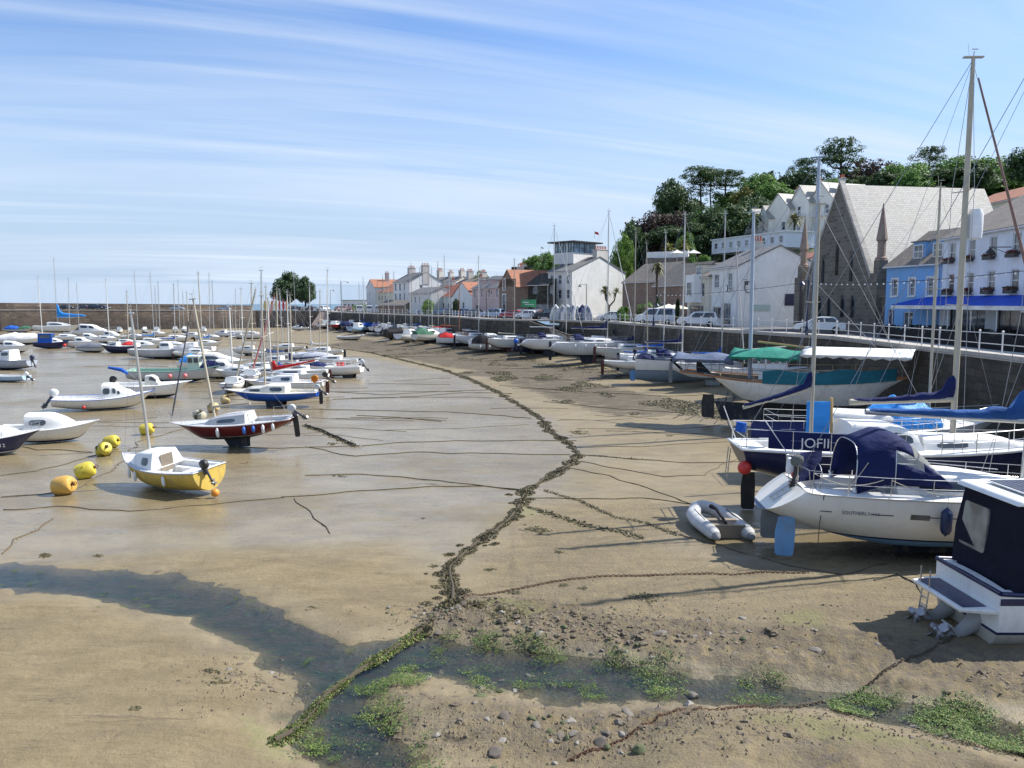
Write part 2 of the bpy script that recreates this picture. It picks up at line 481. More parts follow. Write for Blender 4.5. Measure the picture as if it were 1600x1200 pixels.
def outboard(parent, loc, s=1., cowl=BLACKP, tilt=45, rz=180, name='outboard_motor', leg=None):
    """local: leg hangs down, prop faces -x"""
    e = MB(); M = Matrix.Rotation(R(rz - 180), 3, 'Z') @ Matrix.Rotation(R(tilt), 3, 'Y')
    loc = Vector(loc)
    def T(v): return loc + M @ (Vector(v) * s)
    rings = []
    for z, a, b, dx in ((.02, .13, .1, 0), (.08, .2, .14, -.02), (.22, .24, .15, -.03), (.36, .22, .145, -.02), (.44, .15, .1, 0), (.47, .05, .04, 0)):
        rings.append([T((dx + a * math.copysign(abs(math.cos(q)) ** .7, math.cos(q)), b * math.copysign(abs(math.sin(q)) ** .7, math.sin(q)), z)) for q in [2 * PI * k / 12 for k in range(12)]])
    lm = leg or plain('outboard_leg_grey', (.10, .10, .11), .5)
    mid = MB()
    rings2 = [[T((a * math.cos(q) + dx, b * math.sin(q), z)) for q in [2 * PI * k / 8 for k in range(8)]] for z, a, b, dx in ((.03, .11, .08, 0), (-.1, .08, .05, 0), (-.55, .07, .035, 0), (-.6, .1, .04, 0), (-.85, .06, .02, -.03))]
    mid.loft(rings2)
    mid.loft([[T((x, y, z)) for x, y in ((.12, .08), (-.16, .1), (-.16, -.1), (.12, -.08))] for z in (-.56, -.58)])
    mid.tube([T((.12, 0, -.7)), T((-.12, 0, -.7))], [.035 * s, .045 * s], 8)
    mid.loft([[T((x, y, z)) for x, y in ((.18, .09), (.06, .09), (.06, -.09), (.18, -.09))] for z in (.0, -.22)])
    root = mid.build(name, lm, parent, smooth=35)
    e.loft(rings); e.build('cowl', cowl, root, smooth=40)
    p = MB()
    for k in range(3):
        a = 2 * PI * k / 3
        ca, sa = math.cos(a), math.sin(a)
        p.loft([[T((-.13 + dx, ca * r - sa * w, -.7 + sa * r + ca * w)) for w, dx in ((-wd, -.02), (0, .0), (wd, .02), (0, -.008))] for r, wd in ((.03, .02), (.08, .05), (.13, .03))])
    p.build('propeller', plain('propeller_metal', (.35, .35, .36), .4, .7), root, smooth=30)
    return root

def fender(parent, p, L=.5, r=.1, mat=FENW, name='fender', line=True):
    p = Vector(p); mb = MB()
    mb.lathe([(.02, .0), (.035, -.03), (r * .8, -.1 * L - .03), (r, -.22 * L), (r, -.8 * L), (r * .7, -.93 * L), (.03, -L), (.02, -L - .03)], 10, M=Matrix.Translation(p))
    f = mb.build(name, mat, parent, smooth=60)
    if line:
        m = MB(); m.tube([p + Vector((0, 0, -.02)), p + Vector((0, 0, .3))], .008, 4); m.build('lanyard', ROPE, f, smooth=0)
    return f

def sail_cover(parent, a, b, mat, h0=.38, h1=.14, w=.13, name='sail_cover', collar=True, sag=.05, seed=0):
    """a: at mast, b: boom end"""
    a, b = Vector(a), Vector(b); mb = MB(); d = (b - a).normalized(); u = Vector((-d.y, d.x, 0)).normalized(); rr = random.Random(seed); rings = []
    n = 18
    for i in range(n + 1):
        s = i / n; p = a.lerp(b, s); hh = lerp(h0, h1, s ** .7) * (1 + .12 * rr.uniform(-1, 1)); ww = w * lerp(1, .6, s) * (1 + .15 * rr.uniform(-1, 1))
        if collar and s < .06: hh *= 2.1; ww *= .8
        if i == n: hh *= .5; ww *= .5
        p = p - Vector((0, 0, sag * math.sin(PI * s)))
        ring = []
        for k in range(10):
            q = 2 * PI * k / 10; ring.append(p + u * ww * math.cos(q) + Vector((0, 0, hh * .5 + hh * .5 * math.sin(q) - .05)) + u * .02 * rr.uniform(-1, 1))
        rings.append(ring)
    mb.loft(rings); return mb.build(name, mat, parent, smooth=70)

def tarp(h, parent, t0, t1, hgt, mat, over=1.05, dropz=.18, name='boat_cover', seed=0, ridge=True, base=0):
    rr = random.Random(seed + 5); rings = []; n = 12
    for i in range(n + 1):
        s = i / n; t = lerp(t0, t1, s); x = h.x(t, 1); b = h.b(t) * over + .02; z = h.zs(t) + base
        e = math.sin(PI * cl(s * .9 + .05)) ** .5
        top = z + hgt * e * (1 + .12 * rr.uniform(-1, 1))
        pr = [(b + .01, -dropz * rr.uniform(.6, 1.1)), (b, 0), (b * .72, (top - z) * .55), (b * .3, (top - z) * .93)]
        r = [Vector((x, y, z + q)) for y, q in pr] + [Vector((x, 0, top))] + [Vector((x, -y, z + q * rr.uniform(.9, 1.1))) for y, q in pr[::-1]]
        rings.append(r)
    mb = MB(); mb.loft(rings, closed=False)
    for r in (rings[0], rings[-1]): mb.add(r, [list(range(len(r)))])
    return mb.build(name, mat, parent, smooth=50)

def mast(parent, x, z0, z1, mat=ALU, r=.07, y=0, lean=(0, 0), spreaders=(.55,), boom=None, chain=None, fore=None, back=None, h=None, wire=.006, cover=None, cseed=0, furl=None, topgear=True, spw=.8, furlmat=None):
    """lean: x,y offset at the top; boom: (z, length, end dz)"""
    base = Vector((x, y, z0)); top = Vector((x + lean[0], y + lean[1], z1))
    mb = MB(); mb.tube([base, base.lerp(top, .5), base.lerp(top, .9), top], [r, r, r * .85, r * .6], 10, flat=.7)
    m = mb.build('mast', mat, parent, smooth=60)
    if topgear:
        g = MB(); g.box(top + Vector((0, 0, .02)), (r * 5, r * 1.2, .05)); g.tube([top + Vector((-r, 0, 0)), top + Vector((-r * 1.5, 0, .5))], .008, 4)
        g.tube([top, top + Vector((0.02, 0, .22))], .02, 6); g.box(top + Vector((.05, 0, .3)), (.22, .02, .03)); g.build('masthead', mat, m, smooth=0)
    tips = []
    for f in spreaders:
        p = base.lerp(top, f); s_ = MB()
        for sd in (1, -1): s_.tube([p, p + Vector((-.12, sd * spw, .05))], [.028, .018], 6)
        s_.build('spreader', mat, m, smooth=50); tips.append((p + Vector((-.12, spw, .05)), p + Vector((-.12, -spw, .05))))
    def wirep(name, pts, rr=wire, mt=WIRE):
        w = MB(); w.tube(pts, rr, 4); w.build(name, mt, parent, smooth=0)
    if h is not None:
        t = cl(x / h.L + .5 - .03)
        for k, sd in enumerate((1, -1)):
            foot = Vector((h.x(t, 1) - .05, sd * h.b(t) * .97, h.zs(t)))
            pts = [foot] + [tp[k] for tp in tips] + [top - Vector((0, 0, .1))]
            wirep('shroud', pts)
            if tips: wirep('lower_shroud', [foot + Vector((-.3, 0, 0)), base.lerp(top, spreaders[0] * .97)])
        if fore is None: fore = (h.x(.985, 1), 0, h.zs(1))
        if back is None: back = (h.x(.01, 1), 0, h.zs(0))
    if fore:
        wirep('forestay', [fore, top - Vector((0, 0, .15))])
        if furl:
            a = Vector(fore).lerp(top, .05); b = Vector(fore).lerp(top, .95); w = MB()
            w.tube([a, a.lerp(b, .1), a.lerp(b, .6), b], [furl * .6, furl, furl * .8, furl * .35], 7); w.build('furled_jib', furlmat or NAVYC, parent, smooth=60)
    if back: wirep('backstay', [back, top - Vector((0, 0, .05))])
    if boom:
        bz, bl, dz = boom[:3]; a = Vector((x - .06, y, bz)); b = Vector((x - bl, y + (boom[3] if len(boom) > 3 else 0), bz + dz))
        w = MB(); w.tube([a, b], r * .8, 8); w.build('boom', mat, parent, smooth=60)
        if cover: sail_cover(parent, a + Vector((0, 0, .06)), b + Vector((0, 0, .06)), cover, h0=.09 * bl + .08, h1=.12, w=.05 * bl ** .7 + .04, seed=cseed)
        wirep('topping_lift', [b, top - Vector((0, 0, .1))], wire * .7)
    return m

def rails(h, parent, t0, t1, hh=.6, n=6, r=.012, close_aft=False, close_bow=False, name='guard_rail', mids=True, mat=STEEL, inset=.06):
    mb = MB()
    for sd in (1, -1):
        top = []
        for i in range(n + 1):
            t = lerp(t0, t1, i / n); p = Vector((h.x(t, 1), sd * max(h.b(t) - inset, .02), h.zs(t))); q = p + Vector((0, 0, hh))
            mb.tube([p, q], r, 5); top.append(q)
        mb.tube(top, r * .7, 4)
        if mids: mb.tube([p - Vector((0, 0, hh * .45)) for p in top], r * .55, 4)
    if close_aft:
        a = Vector((h.x(t0, 1), h.b(t0) - inset, h.zs(t0) + hh)); b = Vector((a.x, -a.y, a.z)); mb.tube([a, b], r, 5); mb.tube([a - Vector((0, 0, hh * .45)), b - Vector((0, 0, hh * .45))], r, 5)
    if close_bow:
        a = Vector((h.x(t1, 1), max(h.b(t1) - inset, .02), h.zs(t1) + hh)); b = Vector((a.x, -a.y, a.z)); c = Vector((h.x(1, 1), 0, h.zs(1) + hh)); mb.tube([a, c, b], r, 5)
    return mb.build(name, mat, parent, smooth=0)

def keel(parent, h, kind, mat, t=.45, depth=None):
    z0 = h.lift + .12; mb = MB()
    if kind == 'fin':
        a = h.L * .1; mb.loft([[Vector((h.L * (t - .5) + x * k + dx, y * k2, z)) for x, y in ((a, 0), (a * .3, .07), (-a, .015), (-a, -.015), (a * .3, -.07))] for z, k, k2, dx in ((z0 + .1, 1.25, 1.2, 0), (z0 - h.lift * .5, 1, 1, -.05), (.0, .85, 1.6, -.12))])
        mb.build('keel', mat, parent, smooth=40)
    elif kind == 'bilge':
        for sd in (1, -1):
            mb = MB(); a = h.L * .09; y0 = h.B * .22
            mb.loft([[Vector((h.L * (t - .5) + x * k, sd * yo + y, z)) for x, y in ((a, 0), (a * .3, .05), (-a, .01), (-a, -.01), (a * .3, -.05))] for z, k, yo in ((z0 + .2, 1.1, y0), (0, .85, y0 * 1.25))])
            mb.build('keel', mat, parent, smooth=40)
    elif kind == 'long':
        a = h.L * .5
        pts = [(.28, 0), (-.36, -.0), (-.40, h.lift + .35), (.40, h.lift + .3)]
        prof = [Vector((h.L * x, 0, z)) for x, z in pts]
        mb.loft([[p + Vector((0, -.09, 0)) for p in prof], [p + Vector((0, .09, 0)) for p in prof]])
        mb.build('keel', mat, parent, smooth=30, bevel=.03)
def rudder(parent, h, mat, depth=None, y=0, w=.35, x=None, top=None, name='rudder'):
    x = h.x(0, 0) - .02 if x is None else x; top = h.zk(0) + h.H * .5 if top is None else top
    bot = max(.03, 0) if depth is None else depth
    mb = MB(); mb.loft([[Vector((x + a * k - w * (1 - k) * .3, y + b, z)) for a, b in ((0, .03), (-w, .012), (-w, -.012), (0, -.03))] for z, k in ((top, .8), (lerp(top, bot, .4), 1), (bot + .08, .92), (bot, .7))])
    return mb.build(name, mat, parent, smooth=40, bevel=.008)
def gunwale(h, parent, mat, r=.03, dz=-.02, name='gunwale', n=22):
    mb = MB()
    for sd in (1, -1):
        mb.tube([Vector((h.x(t, 1), sd * (h.b(t) + .004), h.zs(t) + dz)) for t in [i / n for i in range(n + 1)]], r, 6)
    mb.tube([Vector((h.x(0, 1), y * h.b(0), h.zs(0) + dz)) for y in (-1, 0, 1)], r, 6)
    return mb.build(name, mat, parent, smooth=60)
def sprayhood(h, parent, t0, t1, wr, hgt, mat, base=.2, winmat=None, name='spray_hood', tube_=True):
    """arched canvas hood; open aft"""
    rings = []; n = 8
    for i in range(n + 1):
        s = i / n; t = lerp(t0, t1, s); x = h.x(t, 1); b = h.b(lerp(t0, t1, s)) * wr; z = h.zs(t) + base
        hh = hgt * (1 - cl((s - .45) / .55) ** 1.6 * .96)
        rings.append([Vector((x + .1 * math.sin(q) * (1 - s) * -1, b * math.copysign(abs(math.cos(q)) ** .6, math.cos(q)), z + hh * abs(math.sin(q)) ** .75)) for q in [PI * k / 14 for k in range(15)]])
    mb = MB(); mb.loft(rings, closed=False)
    o = mb.build(name, mat, parent, smooth=60)
    sm = o.modifiers.new('solid', 'SOLIDIFY'); sm.thickness = .02
    return o

def ship(name, label, cat, px, py, L, heading, B=None, H=1.0, pitch=0, roll=0, z=None, group=None, mats=(WHITE, AFNAVY, NAVYP), deck=DECK, well=None, inner=None, gun=None, hk=None, sink=0, stripe=.05, at=None, gr=.025):
    B = B or L * .34
    p = G(px, py) if at is None else Vector((at[0], at[1], 0))
    if at is None and px > 495:
        d = math.hypot(p.x, p.y); lim = wall_dist(p.x, p.y) - L * .36 - 1.0
        if d > lim: p = p * (lim / d)
    if z is None: z = ground_z(p.x, p.y) - sink
    root = thing(name, label, cat, (p.x, p.y, z), rot=(R(roll), R(pitch), R(heading)), group=group)
    h = Hull(L, B, H, **(hk or {}))
    hull_mesh(h, 'hull', mats, root, stripe=stripe)
    deck_mesh(h, root, deck, well, inner)
    gunwale(h, root, gun or mats[2], gr)
    return root, h
# ------------------------------------------------------------------ terrain of the drained harbour
_rs = np.random.RandomState(5); _perm = _rs.rand(257, 257)
def vn(x, y):
    xi = np.floor(x).astype(int); yi = np.floor(y).astype(int); fx = x - xi; fy = y - yi
    fx = fx * fx * (3 - 2 * fx); fy = fy * fy * (3 - 2 * fy); xi %= 256; yi %= 256
    a = _perm[xi, yi]; b = _perm[xi + 1, yi]; c = _perm[xi, yi + 1]; d = _perm[xi + 1, yi + 1]
    return (a * (1 - fx) + b * fx) * (1 - fy) + (c * (1 - fx) + d * fx) * fy
def fbm(x, y, o=4, g=.5):
    s = 0; a = 1; t = 0
    for i in range(o):
        s = s + a * vn(x * 2 ** i + 17.3 * i, y * 2 ** i + 5.1 * i); t += a; a *= g
    return s / t - .5
def sstep(x, a, b):
    t = np.clip((x - a) / (b - a), 0, 1); return t * t * (3 - 2 * t)
def gp(pts): return np.array([[G(x, y).x, G(x, y).y] for x, y in pts])
def sdf(poly, X, Y):
    """signed distance, negative inside"""
    d = np.full(X.shape, 1e9); ins = np.zeros(X.shape, bool); n = len(poly)
    for i in range(n):
        x0, y0 = poly[i]; x1, y1 = poly[(i + 1) % n]
        ex, ey = x1 - x0, y1 - y0; L = ex * ex + ey * ey + 1e-12
        t = np.clip(((X - x0) * ex + (Y - y0) * ey) / L, 0, 1)
        d = np.minimum(d, (X - x0 - t * ex) ** 2 + (Y - y0 - t * ey) ** 2)
        c = ((y0 > Y) != (y1 > Y)); xx = x0 + (Y - y0) / (y1 - y0 + 1e-12) * ex
        ins ^= c & (X < xx)
    return np.where(ins, -1, 1) * np.sqrt(d)
def pline(pts, X, Y):
    d = np.full(X.shape, 1e9)
    for i in range(len(pts) - 1):
        x0, y0 = pts[i]; x1, y1 = pts[i + 1]; ex, ey = x1 - x0, y1 - y0; L = ex * ex + ey * ey + 1e-12
        t = np.clip(((X - x0) * ex + (Y - y0) * ey) / L, 0, 1)
        d = np.minimum(d, (X - x0 - t * ex) ** 2 + (Y - y0 - t * ey) ** 2)
    return np.sqrt(d)
STREAM = gp([(-60, 875), (60, 878), (160, 884), (260, 892), (340, 905), (420, 933), (480, 962), (545, 1003), (620, 985), (665, 975), (720, 985), (800, 1002), (880, 1012), (960, 1014), (1040, 1026), (1080, 1040), (1160, 1042), (1210, 1052), (1260, 1066), (1330, 1074), (1400, 1086), (1480, 1096), (1620, 1125),
             (1640, 1190), (1520, 1168), (1400, 1140), (1320, 1118), (1240, 1108), (1160, 1106), (1060, 1100), (980, 1100), (860, 1102), (760, 1092), (680, 1070), (630, 1062), (615, 1085), (640, 1130), (680, 1180), (720, 1225), (520, 1225), (450, 1170), (415, 1120), (440, 1085), (425, 1050), (370, 1020), (320, 990), (240, 962), (150, 940), (60, 930), (-60, 922)])
MAINW = gp([(430, 1165), (470, 1130), (510, 1085), (560, 1045), (620, 1010), (660, 985), (690, 965), (708, 948), (705, 920), (700, 890), (722, 870), (755, 845), (795, 815), (815, 790), (822, 768), (858, 748), (890, 728), (905, 712), (885, 692), (858, 675), (845, 655), (808, 632), (775, 612), (735, 594), (690, 578), (640, 566), (585, 553), (530, 545), (480, 538), (380, 532)])
DRYR = gp([(720, 950), (800, 850), (850, 800), (1000, 790), (1150, 880), (1600, 900), (1700, 1250), (300, 1260), (-200, 1250), (-200, 930), (300, 880), (600, 870), (690, 930)])
SMOOTH = gp([(-300, 500), (560, 560), (700, 590), (830, 660), (895, 715), (850, 745), (800, 780), (780, 830), (600, 860), (200, 865), (-300, 850)])
RBANK = gp([(700, 965), (740, 945), (800, 950), (880, 960), (960, 985), (1080, 990), (1180, 1000), (1300, 1000), (1700, 1060), (1700, 1100), (1480, 1085), (1330, 1062), (1210, 1045), (1080, 1030), (960, 1008), (860, 1004), (760, 990), (690, 975)])
RMOUND = gp([(960, 1250), (1040, 1140), (1150, 1120), (1300, 1128), (1450, 1170), (1700, 1230), (1700, 1300), (960, 1300)])
GREENP = [gp([(1150, 1140), (1280, 1130), (1500, 1185), (1550, 1215), (1300, 1200), (1150, 1160)]), gp([(1200, 970), (1260, 958), (1310, 975), (1300, 1005), (1210, 990)]), gp([(790, 790), (850, 795), (840, 815), (790, 812)]), gp([(730, 948), (800, 940), (860, 965), (830, 990), (760, 980)]),
          gp([(360, 1120), (430, 1130), (500, 1200), (380, 1200)])]
WEEDZ = [gp([(700, 588), (760, 590), (860, 625), (960, 655), (1070, 650), (1150, 662), (1120, 640), (1000, 612), (860, 590), (760, 575)]), gp([(560, 548), (700, 545), (820, 560), (1000, 590), (900, 600), (700, 575)]), gp([(500, 540), (560, 530), (700, 545), (640, 560)])]
def _p2(px, Y): return [(px - 800) / F * (Y * cp - (5.4 - CAMH) * sp), Y]
QEN = np.array([[24.2, -12], [23.6, 20], [23.4, 37], [23.6, 47], _p2(1300, 61), _p2(1200, 69), _p2(1060, 86), _p2(950, 111), _p2(874, 120), _p2(828, 122.5), _p2(760, 131), _p2(728, 143), _p2(700, 158), _p2(600, 193), _p2(530, 232)])
def wall_dist(x, y):
    """distance from the camera's foot to the quay wall in the direction of x,y"""
    best = 1e9
    for (x0, y0), (x1, y1) in zip(QEN, QEN[1:]):
        ex, ey = x1 - x0, y1 - y0; den = x * ey - y * ex
        if abs(den) < 1e-9: continue
        t = (x0 * ey - y0 * ex) / den; u = (x0 * y - y0 * x) / den
        if t > 0 and -.001 <= u <= 1.001: best = min(best, t * math.hypot(x, y))
    return best
def terrain(X, Y):
    X = np.asarray(X, float); Y = np.asarray(Y, float)
    sd = sdf(STREAM, X, Y); dist = np.hypot(X, Y)
    near = 1 - sstep(dist, 20, 45)
    z = fbm(X * .12, Y * .12, 3) * .10 + fbm(X * .6, Y * .6, 4) * .05
    z = z * (1 - .6 * sstep(-sdf(SMOOTH, X, Y), -1, 1))
    sdn = sd + fbm(X * 1.1 + 9, Y * 1.1, 4) * .9 * np.clip(near + .3, 0, 1)
    bed = sstep(-sdn, -.2, 1.0)
    z = z + .05 * sstep(sdn, 0, 1.2)
    z = z * (1 - bed) + (-.17 + .18 * fbm(X * .9 + 31, Y * 1.6, 4, .6) * near) * bed
    rb = sdf(RBANK, X, Y); rbm = sstep(-rb, -.8, .25)
    rm = sdf(RMOUND, X, Y); rmm = sstep(-rm, -.7, .9)
    above = sstep(X, -1.5, 2) * sstep(rb, -.2, 1.0) * sstep(Y, 15.8, 17) * (1 - sstep(Y, 20, 26))
    z = z + .20 * rbm * (1 - bed) + .16 * above * (1 - bed) + .34 * rmm
    lb = sstep(X, -3.5, -6) * (1 - sstep(Y, 13.5, 17.5)); z = z + .22 * lb * (1 - bed)
    isl = sdf(gp([(600, 1075), (700, 1095), (900, 1115), (1100, 1110), (1080, 1140), (900, 1180), (700, 1170), (620, 1110)]), X, Y)
    z = z + .10 * sstep(-isl, -.4, .5)
    clod = np.clip(rbm * (1 - bed) + .75 * sstep(-rm, -.3, .4) * sstep(fbm(X * .9, Y * .9, 2), -.1, .15) + .55 * sstep(-isl, -.5, .2), 0, 1)
    dry = sdf(DRYR, X, Y); drym = sstep(-dry, -2.5, 1.5)
    rough = np.clip(clod + .35 * drym * sstep(X, -2, 1), 0, 1)
    f = fbm(X * 5, Y * 5, 4, .62); z = z + near * (rough * (f * .16 + np.maximum(0, fbm(X * 3 + 40, Y * 3, 3)) * .35 * clod) + .022 * (1 - .6 * sstep(-sdf(SMOOTH, X, Y), -1, 1)) * fbm(X * 5, Y * 6, 4, .6))
    # shallow drainage rills in the smooth sand
    z = z - near * .02 * (np.abs(fbm(X * .35 + 3, Y * .9, 4)) < .03)
    z = z + .9 * sstep(X - .02 * (Y - 40), 12, 24) * sstep(Y, 33, 46)
    z = z + .65 * (1 - sstep(pline(QEN, X, Y), 2, 11)) * sstep(Y, 75, 100)
    # scour hollows under the keels near the big yacht
    z = z - .10 * np.exp(-(((X - 9) / 3.5) ** 2 + ((Y - 25.5) / 2.2) ** 2))
    alg = np.zeros(X.shape)
    for g in GREENP: alg = np.maximum(alg, sstep(-sdf(g, X, Y), -.5, .5))
    wet = 1 - drym
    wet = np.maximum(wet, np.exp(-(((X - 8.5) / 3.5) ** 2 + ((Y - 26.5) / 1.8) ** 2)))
    wet = np.maximum(wet, sstep(-sdn, -1.1, -.1) * .55)
    wet = wet * (1 - .5 * sstep(sdf(SMOOTH, X, Y), 0, 3) * sstep(Y, 24, 38))
    wet = wet + .9 * np.exp(-((X - 14) / 6.5) ** 2 - ((Y - 24.6) / 2.6) ** 2) + .8 * np.exp(-((X - 13.5) / 4.5) ** 2 - ((Y - 17.6) / 1.9) ** 2) + .7 * np.exp(-((X - 18) / 6) ** 2 - ((Y - 50) / 5) ** 2)  # extra wetness, also painted in as deeper shade beneath yacht, cruiser and ketch
    weed = np.zeros(X.shape)
    for g in WEEDZ: weed = np.maximum(weed, sstep(-sdf(g, X, Y), -1.5, 2))
    return z, bed, wet, alg, rough, weed
def ground_z(x, y): return float(terrain(np.array([x]), np.array([y]))[0][0])

def make_ground():
    nu, nr = 560, 560
    u = np.linspace(-1, 1, nu); u = np.sign(u) * np.abs(u) ** 1.0 * .95
    Yr = 5 * (330 / 5) ** np.linspace(0, 1, nr)
    U, YY = np.meshgrid(u, Yr); XX = U * (YY + 5)
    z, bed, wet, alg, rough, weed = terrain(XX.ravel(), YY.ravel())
    co = np.stack([XX.ravel(), YY.ravel(), z], 1)
    me = bpy.data.meshes.new('harbour_floor')
    i = np.arange(nr - 1)[:, None] * nu + np.arange(nu - 1)[None, :]
    f = np.stack([i, i + 1, i + nu + 1, i + nu], -1).reshape(-1, 4)
    me.vertices.add(len(co)); me.vertices.foreach_set('co', co.ravel())
    me.loops.add(f.size); me.loops.foreach_set('vertex_index', f.ravel())
    me.polygons.add(len(f)); me.polygons.foreach_set('loop_start', np.arange(len(f)) * 4); me.polygons.foreach_set('loop_total', np.full(len(f), 4))
    me.update(calc_edges=True); me.polygons.foreach_set('use_smooth', np.ones(len(f), bool))
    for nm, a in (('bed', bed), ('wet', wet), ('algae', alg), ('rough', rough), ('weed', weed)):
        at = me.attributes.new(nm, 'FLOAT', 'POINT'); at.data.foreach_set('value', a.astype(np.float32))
    o = bpy.data.objects.new('harbour_floor', me); C.objects.link(o); o['kind'] = 'structure'
    t = NT('wet_sand_and_mud')
    g = t.n('ShaderNodeNewGeometry'); pos = g.outputs['Position']
    def at(n): x = t.n('ShaderNodeAttribute', attribute_name=n); return x.outputs['Fac']
    def nz(scale, sc_=(1, 1, 1), d=4, r=.6, dist=0):
        mp = t.n('ShaderNodeMapping'); mp.inputs['Scale'].default_value = sc_; t.l(pos, mp.inputs[0]); return t.noise(mp.outputs[0], scale, d, r, dist)
    big = nz(.09, (1, 1.6, 1), 5); mid = nz(.7, (1, 2.2, 1), 6, .65, .5); fine = nz(9, d=5, r=.7); mic = nz(38, d=3, r=.7)
    wet_shade = t.math('ADD', at('wet'), t.math('MULTIPLY', t.math('SUBTRACT', big, .5), .9))
    wet_shade = t.math('ADD', wet_shade, t.math('MULTIPLY', t.math('SUBTRACT', mid, .5), .55))
    wetf = t.ramp(wet_shade, [(.20, 0), (1.0, 1)])
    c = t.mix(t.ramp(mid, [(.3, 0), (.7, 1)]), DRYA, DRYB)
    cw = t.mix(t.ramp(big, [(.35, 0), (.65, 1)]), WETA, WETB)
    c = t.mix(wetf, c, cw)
    dm = t.n('ShaderNodeMapRange'); t.l(wet_shade, dm.inputs[0]); dm.inputs[1].default_value = 1.05; dm.inputs[2].default_value = 1.75; c = t.mix(dm.outputs[0], c, (.07, .056, .036))  # turns that extra wetness into near-black mud, standing in for hull shade
    c = t.mix(t.math('MULTIPLY', t.ramp(fine, [(.5, 0), (.72, 1)]), .35), c, (.13, .105, .075))
    c = t.mix(t.math('MULTIPLY', t.ramp(mic, [(.35, 1), (.5, 0)]), .25), c, (.09, .07, .045))
    c = t.mix(t.math('MULTIPLY', at('rough'), t.ramp(nz(4, d=6, r=.7), [(.42, 1), (.6, 0)])), c, (.14, .115, .085))
    # brown weed film in the far patches and the odd scrap everywhere
    wn = nz(1.4, (.45, 1.6, 1), 7, .72, .8)
    wm = t.ramp(t.math('ADD', t.math('MULTIPLY', at('weed'), .25), wn), [(.63, 0), (.69, 1)])
    c = t.mix(t.math('MULTIPLY', wm, .85), c, (.055, .042, .024))
    sc2 = nz(2.6, (.5, 2.4, 1), 5, .7)
    farm = t.ramp(nz(1.7, (.22, 3.2, 1), 7, .75, .3), [(.60, 0), (.66, 1)])
    c = t.mix(t.math('MULTIPLY', farm, .6), c, (.085, .065, .04))
    c = t.mix(t.math('MULTIPLY', t.ramp(nz(.35, (1, 1.8, 1), 7, .7, .4), [(.45, 0), (.62, 1)]), .45), c, (.13, .10, .06))
    am = t.ramp(t.math('ADD', t.math('MULTIPLY', at('algae'), .35), t.math('MULTIPLY', nz(3, d=6, r=.7), .6)), [(.50, 0), (.68, 1)])
    c = t.mix(t.math('MULTIPLY', am, .42), c, (.17, .185, .055))
    bd = at('bed')
    bc = t.mix(t.ramp(nz(2.2, (.6, 1.6, 1), 6, .7), [(.42, 0), (.62, 1)]), (.06, .048, .032), (.018, .040, .018))
    bc = t.mix(t.ramp(nz(7, (1, 1, 1), 4), [(.6, 0), (.68, 1)]), bc, (.06, .13, .025))
    c = t.mix(t.ramp(t.math('ADD', bd, t.math('MULTIPLY', t.math('SUBTRACT', fine, .5), .5)), [(.15, 0), (.95, 1)]), c, bc)
    ro = t.math('SUBTRACT', .80, t.math('MULTIPLY', wetf, .60))
    ro = t.math('ADD', ro, t.math('MULTIPLY', fine, .12)); ro = t.math('SUBTRACT', ro, t.math('MULTIPLY', t.math('MULTIPLY', t.ramp(nz(.8, (.6, 2.4, 1), 5, .65, .5), [(.52, 0), (.6, 1)]), wetf), .12)); ro = t.math('MAXIMUM', ro, t.math('MULTIPLY', at('rough'), 1.1))
    ro = t.math('MAXIMUM', ro, t.math('MULTIPLY', wm, .8))
    h = t.math('ADD', t.math('MULTIPLY', fine, t.math('ADD', .75, t.math('MULTIPLY', at('rough'), 1.4))), t.math('MULTIPLY', mic, .22))
    h = t.math('ADD', h, t.math('MULTIPLY', mid, .5)); h = t.math('ADD', h, t.math('MULTIPLY', nz(2.2, (.5, 3.0, 1), 4, .6, .8), .9))
    st = t.math('SUBTRACT', 1.0, t.math('MULTIPLY', wetf, .84))
    bp = t.n('ShaderNodeBump'); bp.inputs['Distance'].default_value = .055; t.l(st, bp.inputs['Strength']); t.l(h, bp.inputs['Height'])
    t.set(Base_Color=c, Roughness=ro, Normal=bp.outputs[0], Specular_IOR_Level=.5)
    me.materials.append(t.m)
    # stream water
    mb = MB(); bm = bmesh.new(); vs = [bm.verts.new((x, y, 0)) for x, y in STREAM]
    # widen the sheet a little so that the water line is where the bed meets the bank
    cen = STREAM
    out = []
    n = len(STREAM)
    for k in range(n):
        a = STREAM[k - 1]; b = STREAM[(k + 1) % n]; d = np.array([b[1] - a[1], a[0] - b[0]]); d = d / (np.linalg.norm(d) + 1e-9)
        out.append(d)
    area = sum(STREAM[k][0] * STREAM[(k + 1) % n][1] - STREAM[(k + 1) % n][0] * STREAM[k][1] for k in range(n))
    sg = 1 if area > 0 else -1
    for v, d in zip(vs, out): v.co.x += sg * d[0] * .45; v.co.y += sg * d[1] * .45
    f = bm.faces.new(vs); bmesh.ops.triangulate(bm, faces=[f]); bm.normal_update()
    if bm.faces[:][0].normal.z < 0: bmesh.ops.reverse_faces(bm, faces=bm.faces)
    me = bpy.data.meshes.new('stream_water'); bm.to_mesh(me); bm.free()
    w = bpy.data.objects.new('stream_water', me); C.objects.link(w); w.location.z = -.045; w['kind'] = 'structure'
    t = NT('shallow_stream_water'); g = t.n('ShaderNodeNewGeometry'); mp = t.n('ShaderNodeMapping'); mp.inputs['Scale'].default_value = (1, 1.8, 1); mp.inputs['Rotation'].default_value = (0, 0, .25); t.l(g.outputs['Position'], mp.inputs[0])
    a = t.noise(mp.outputs[0], 9, 4, .6, .4); b = t.noise(mp.outputs[0], 1.2, 3)
    nrm = t.bump(t.math('ADD', a, b), .45, .04)
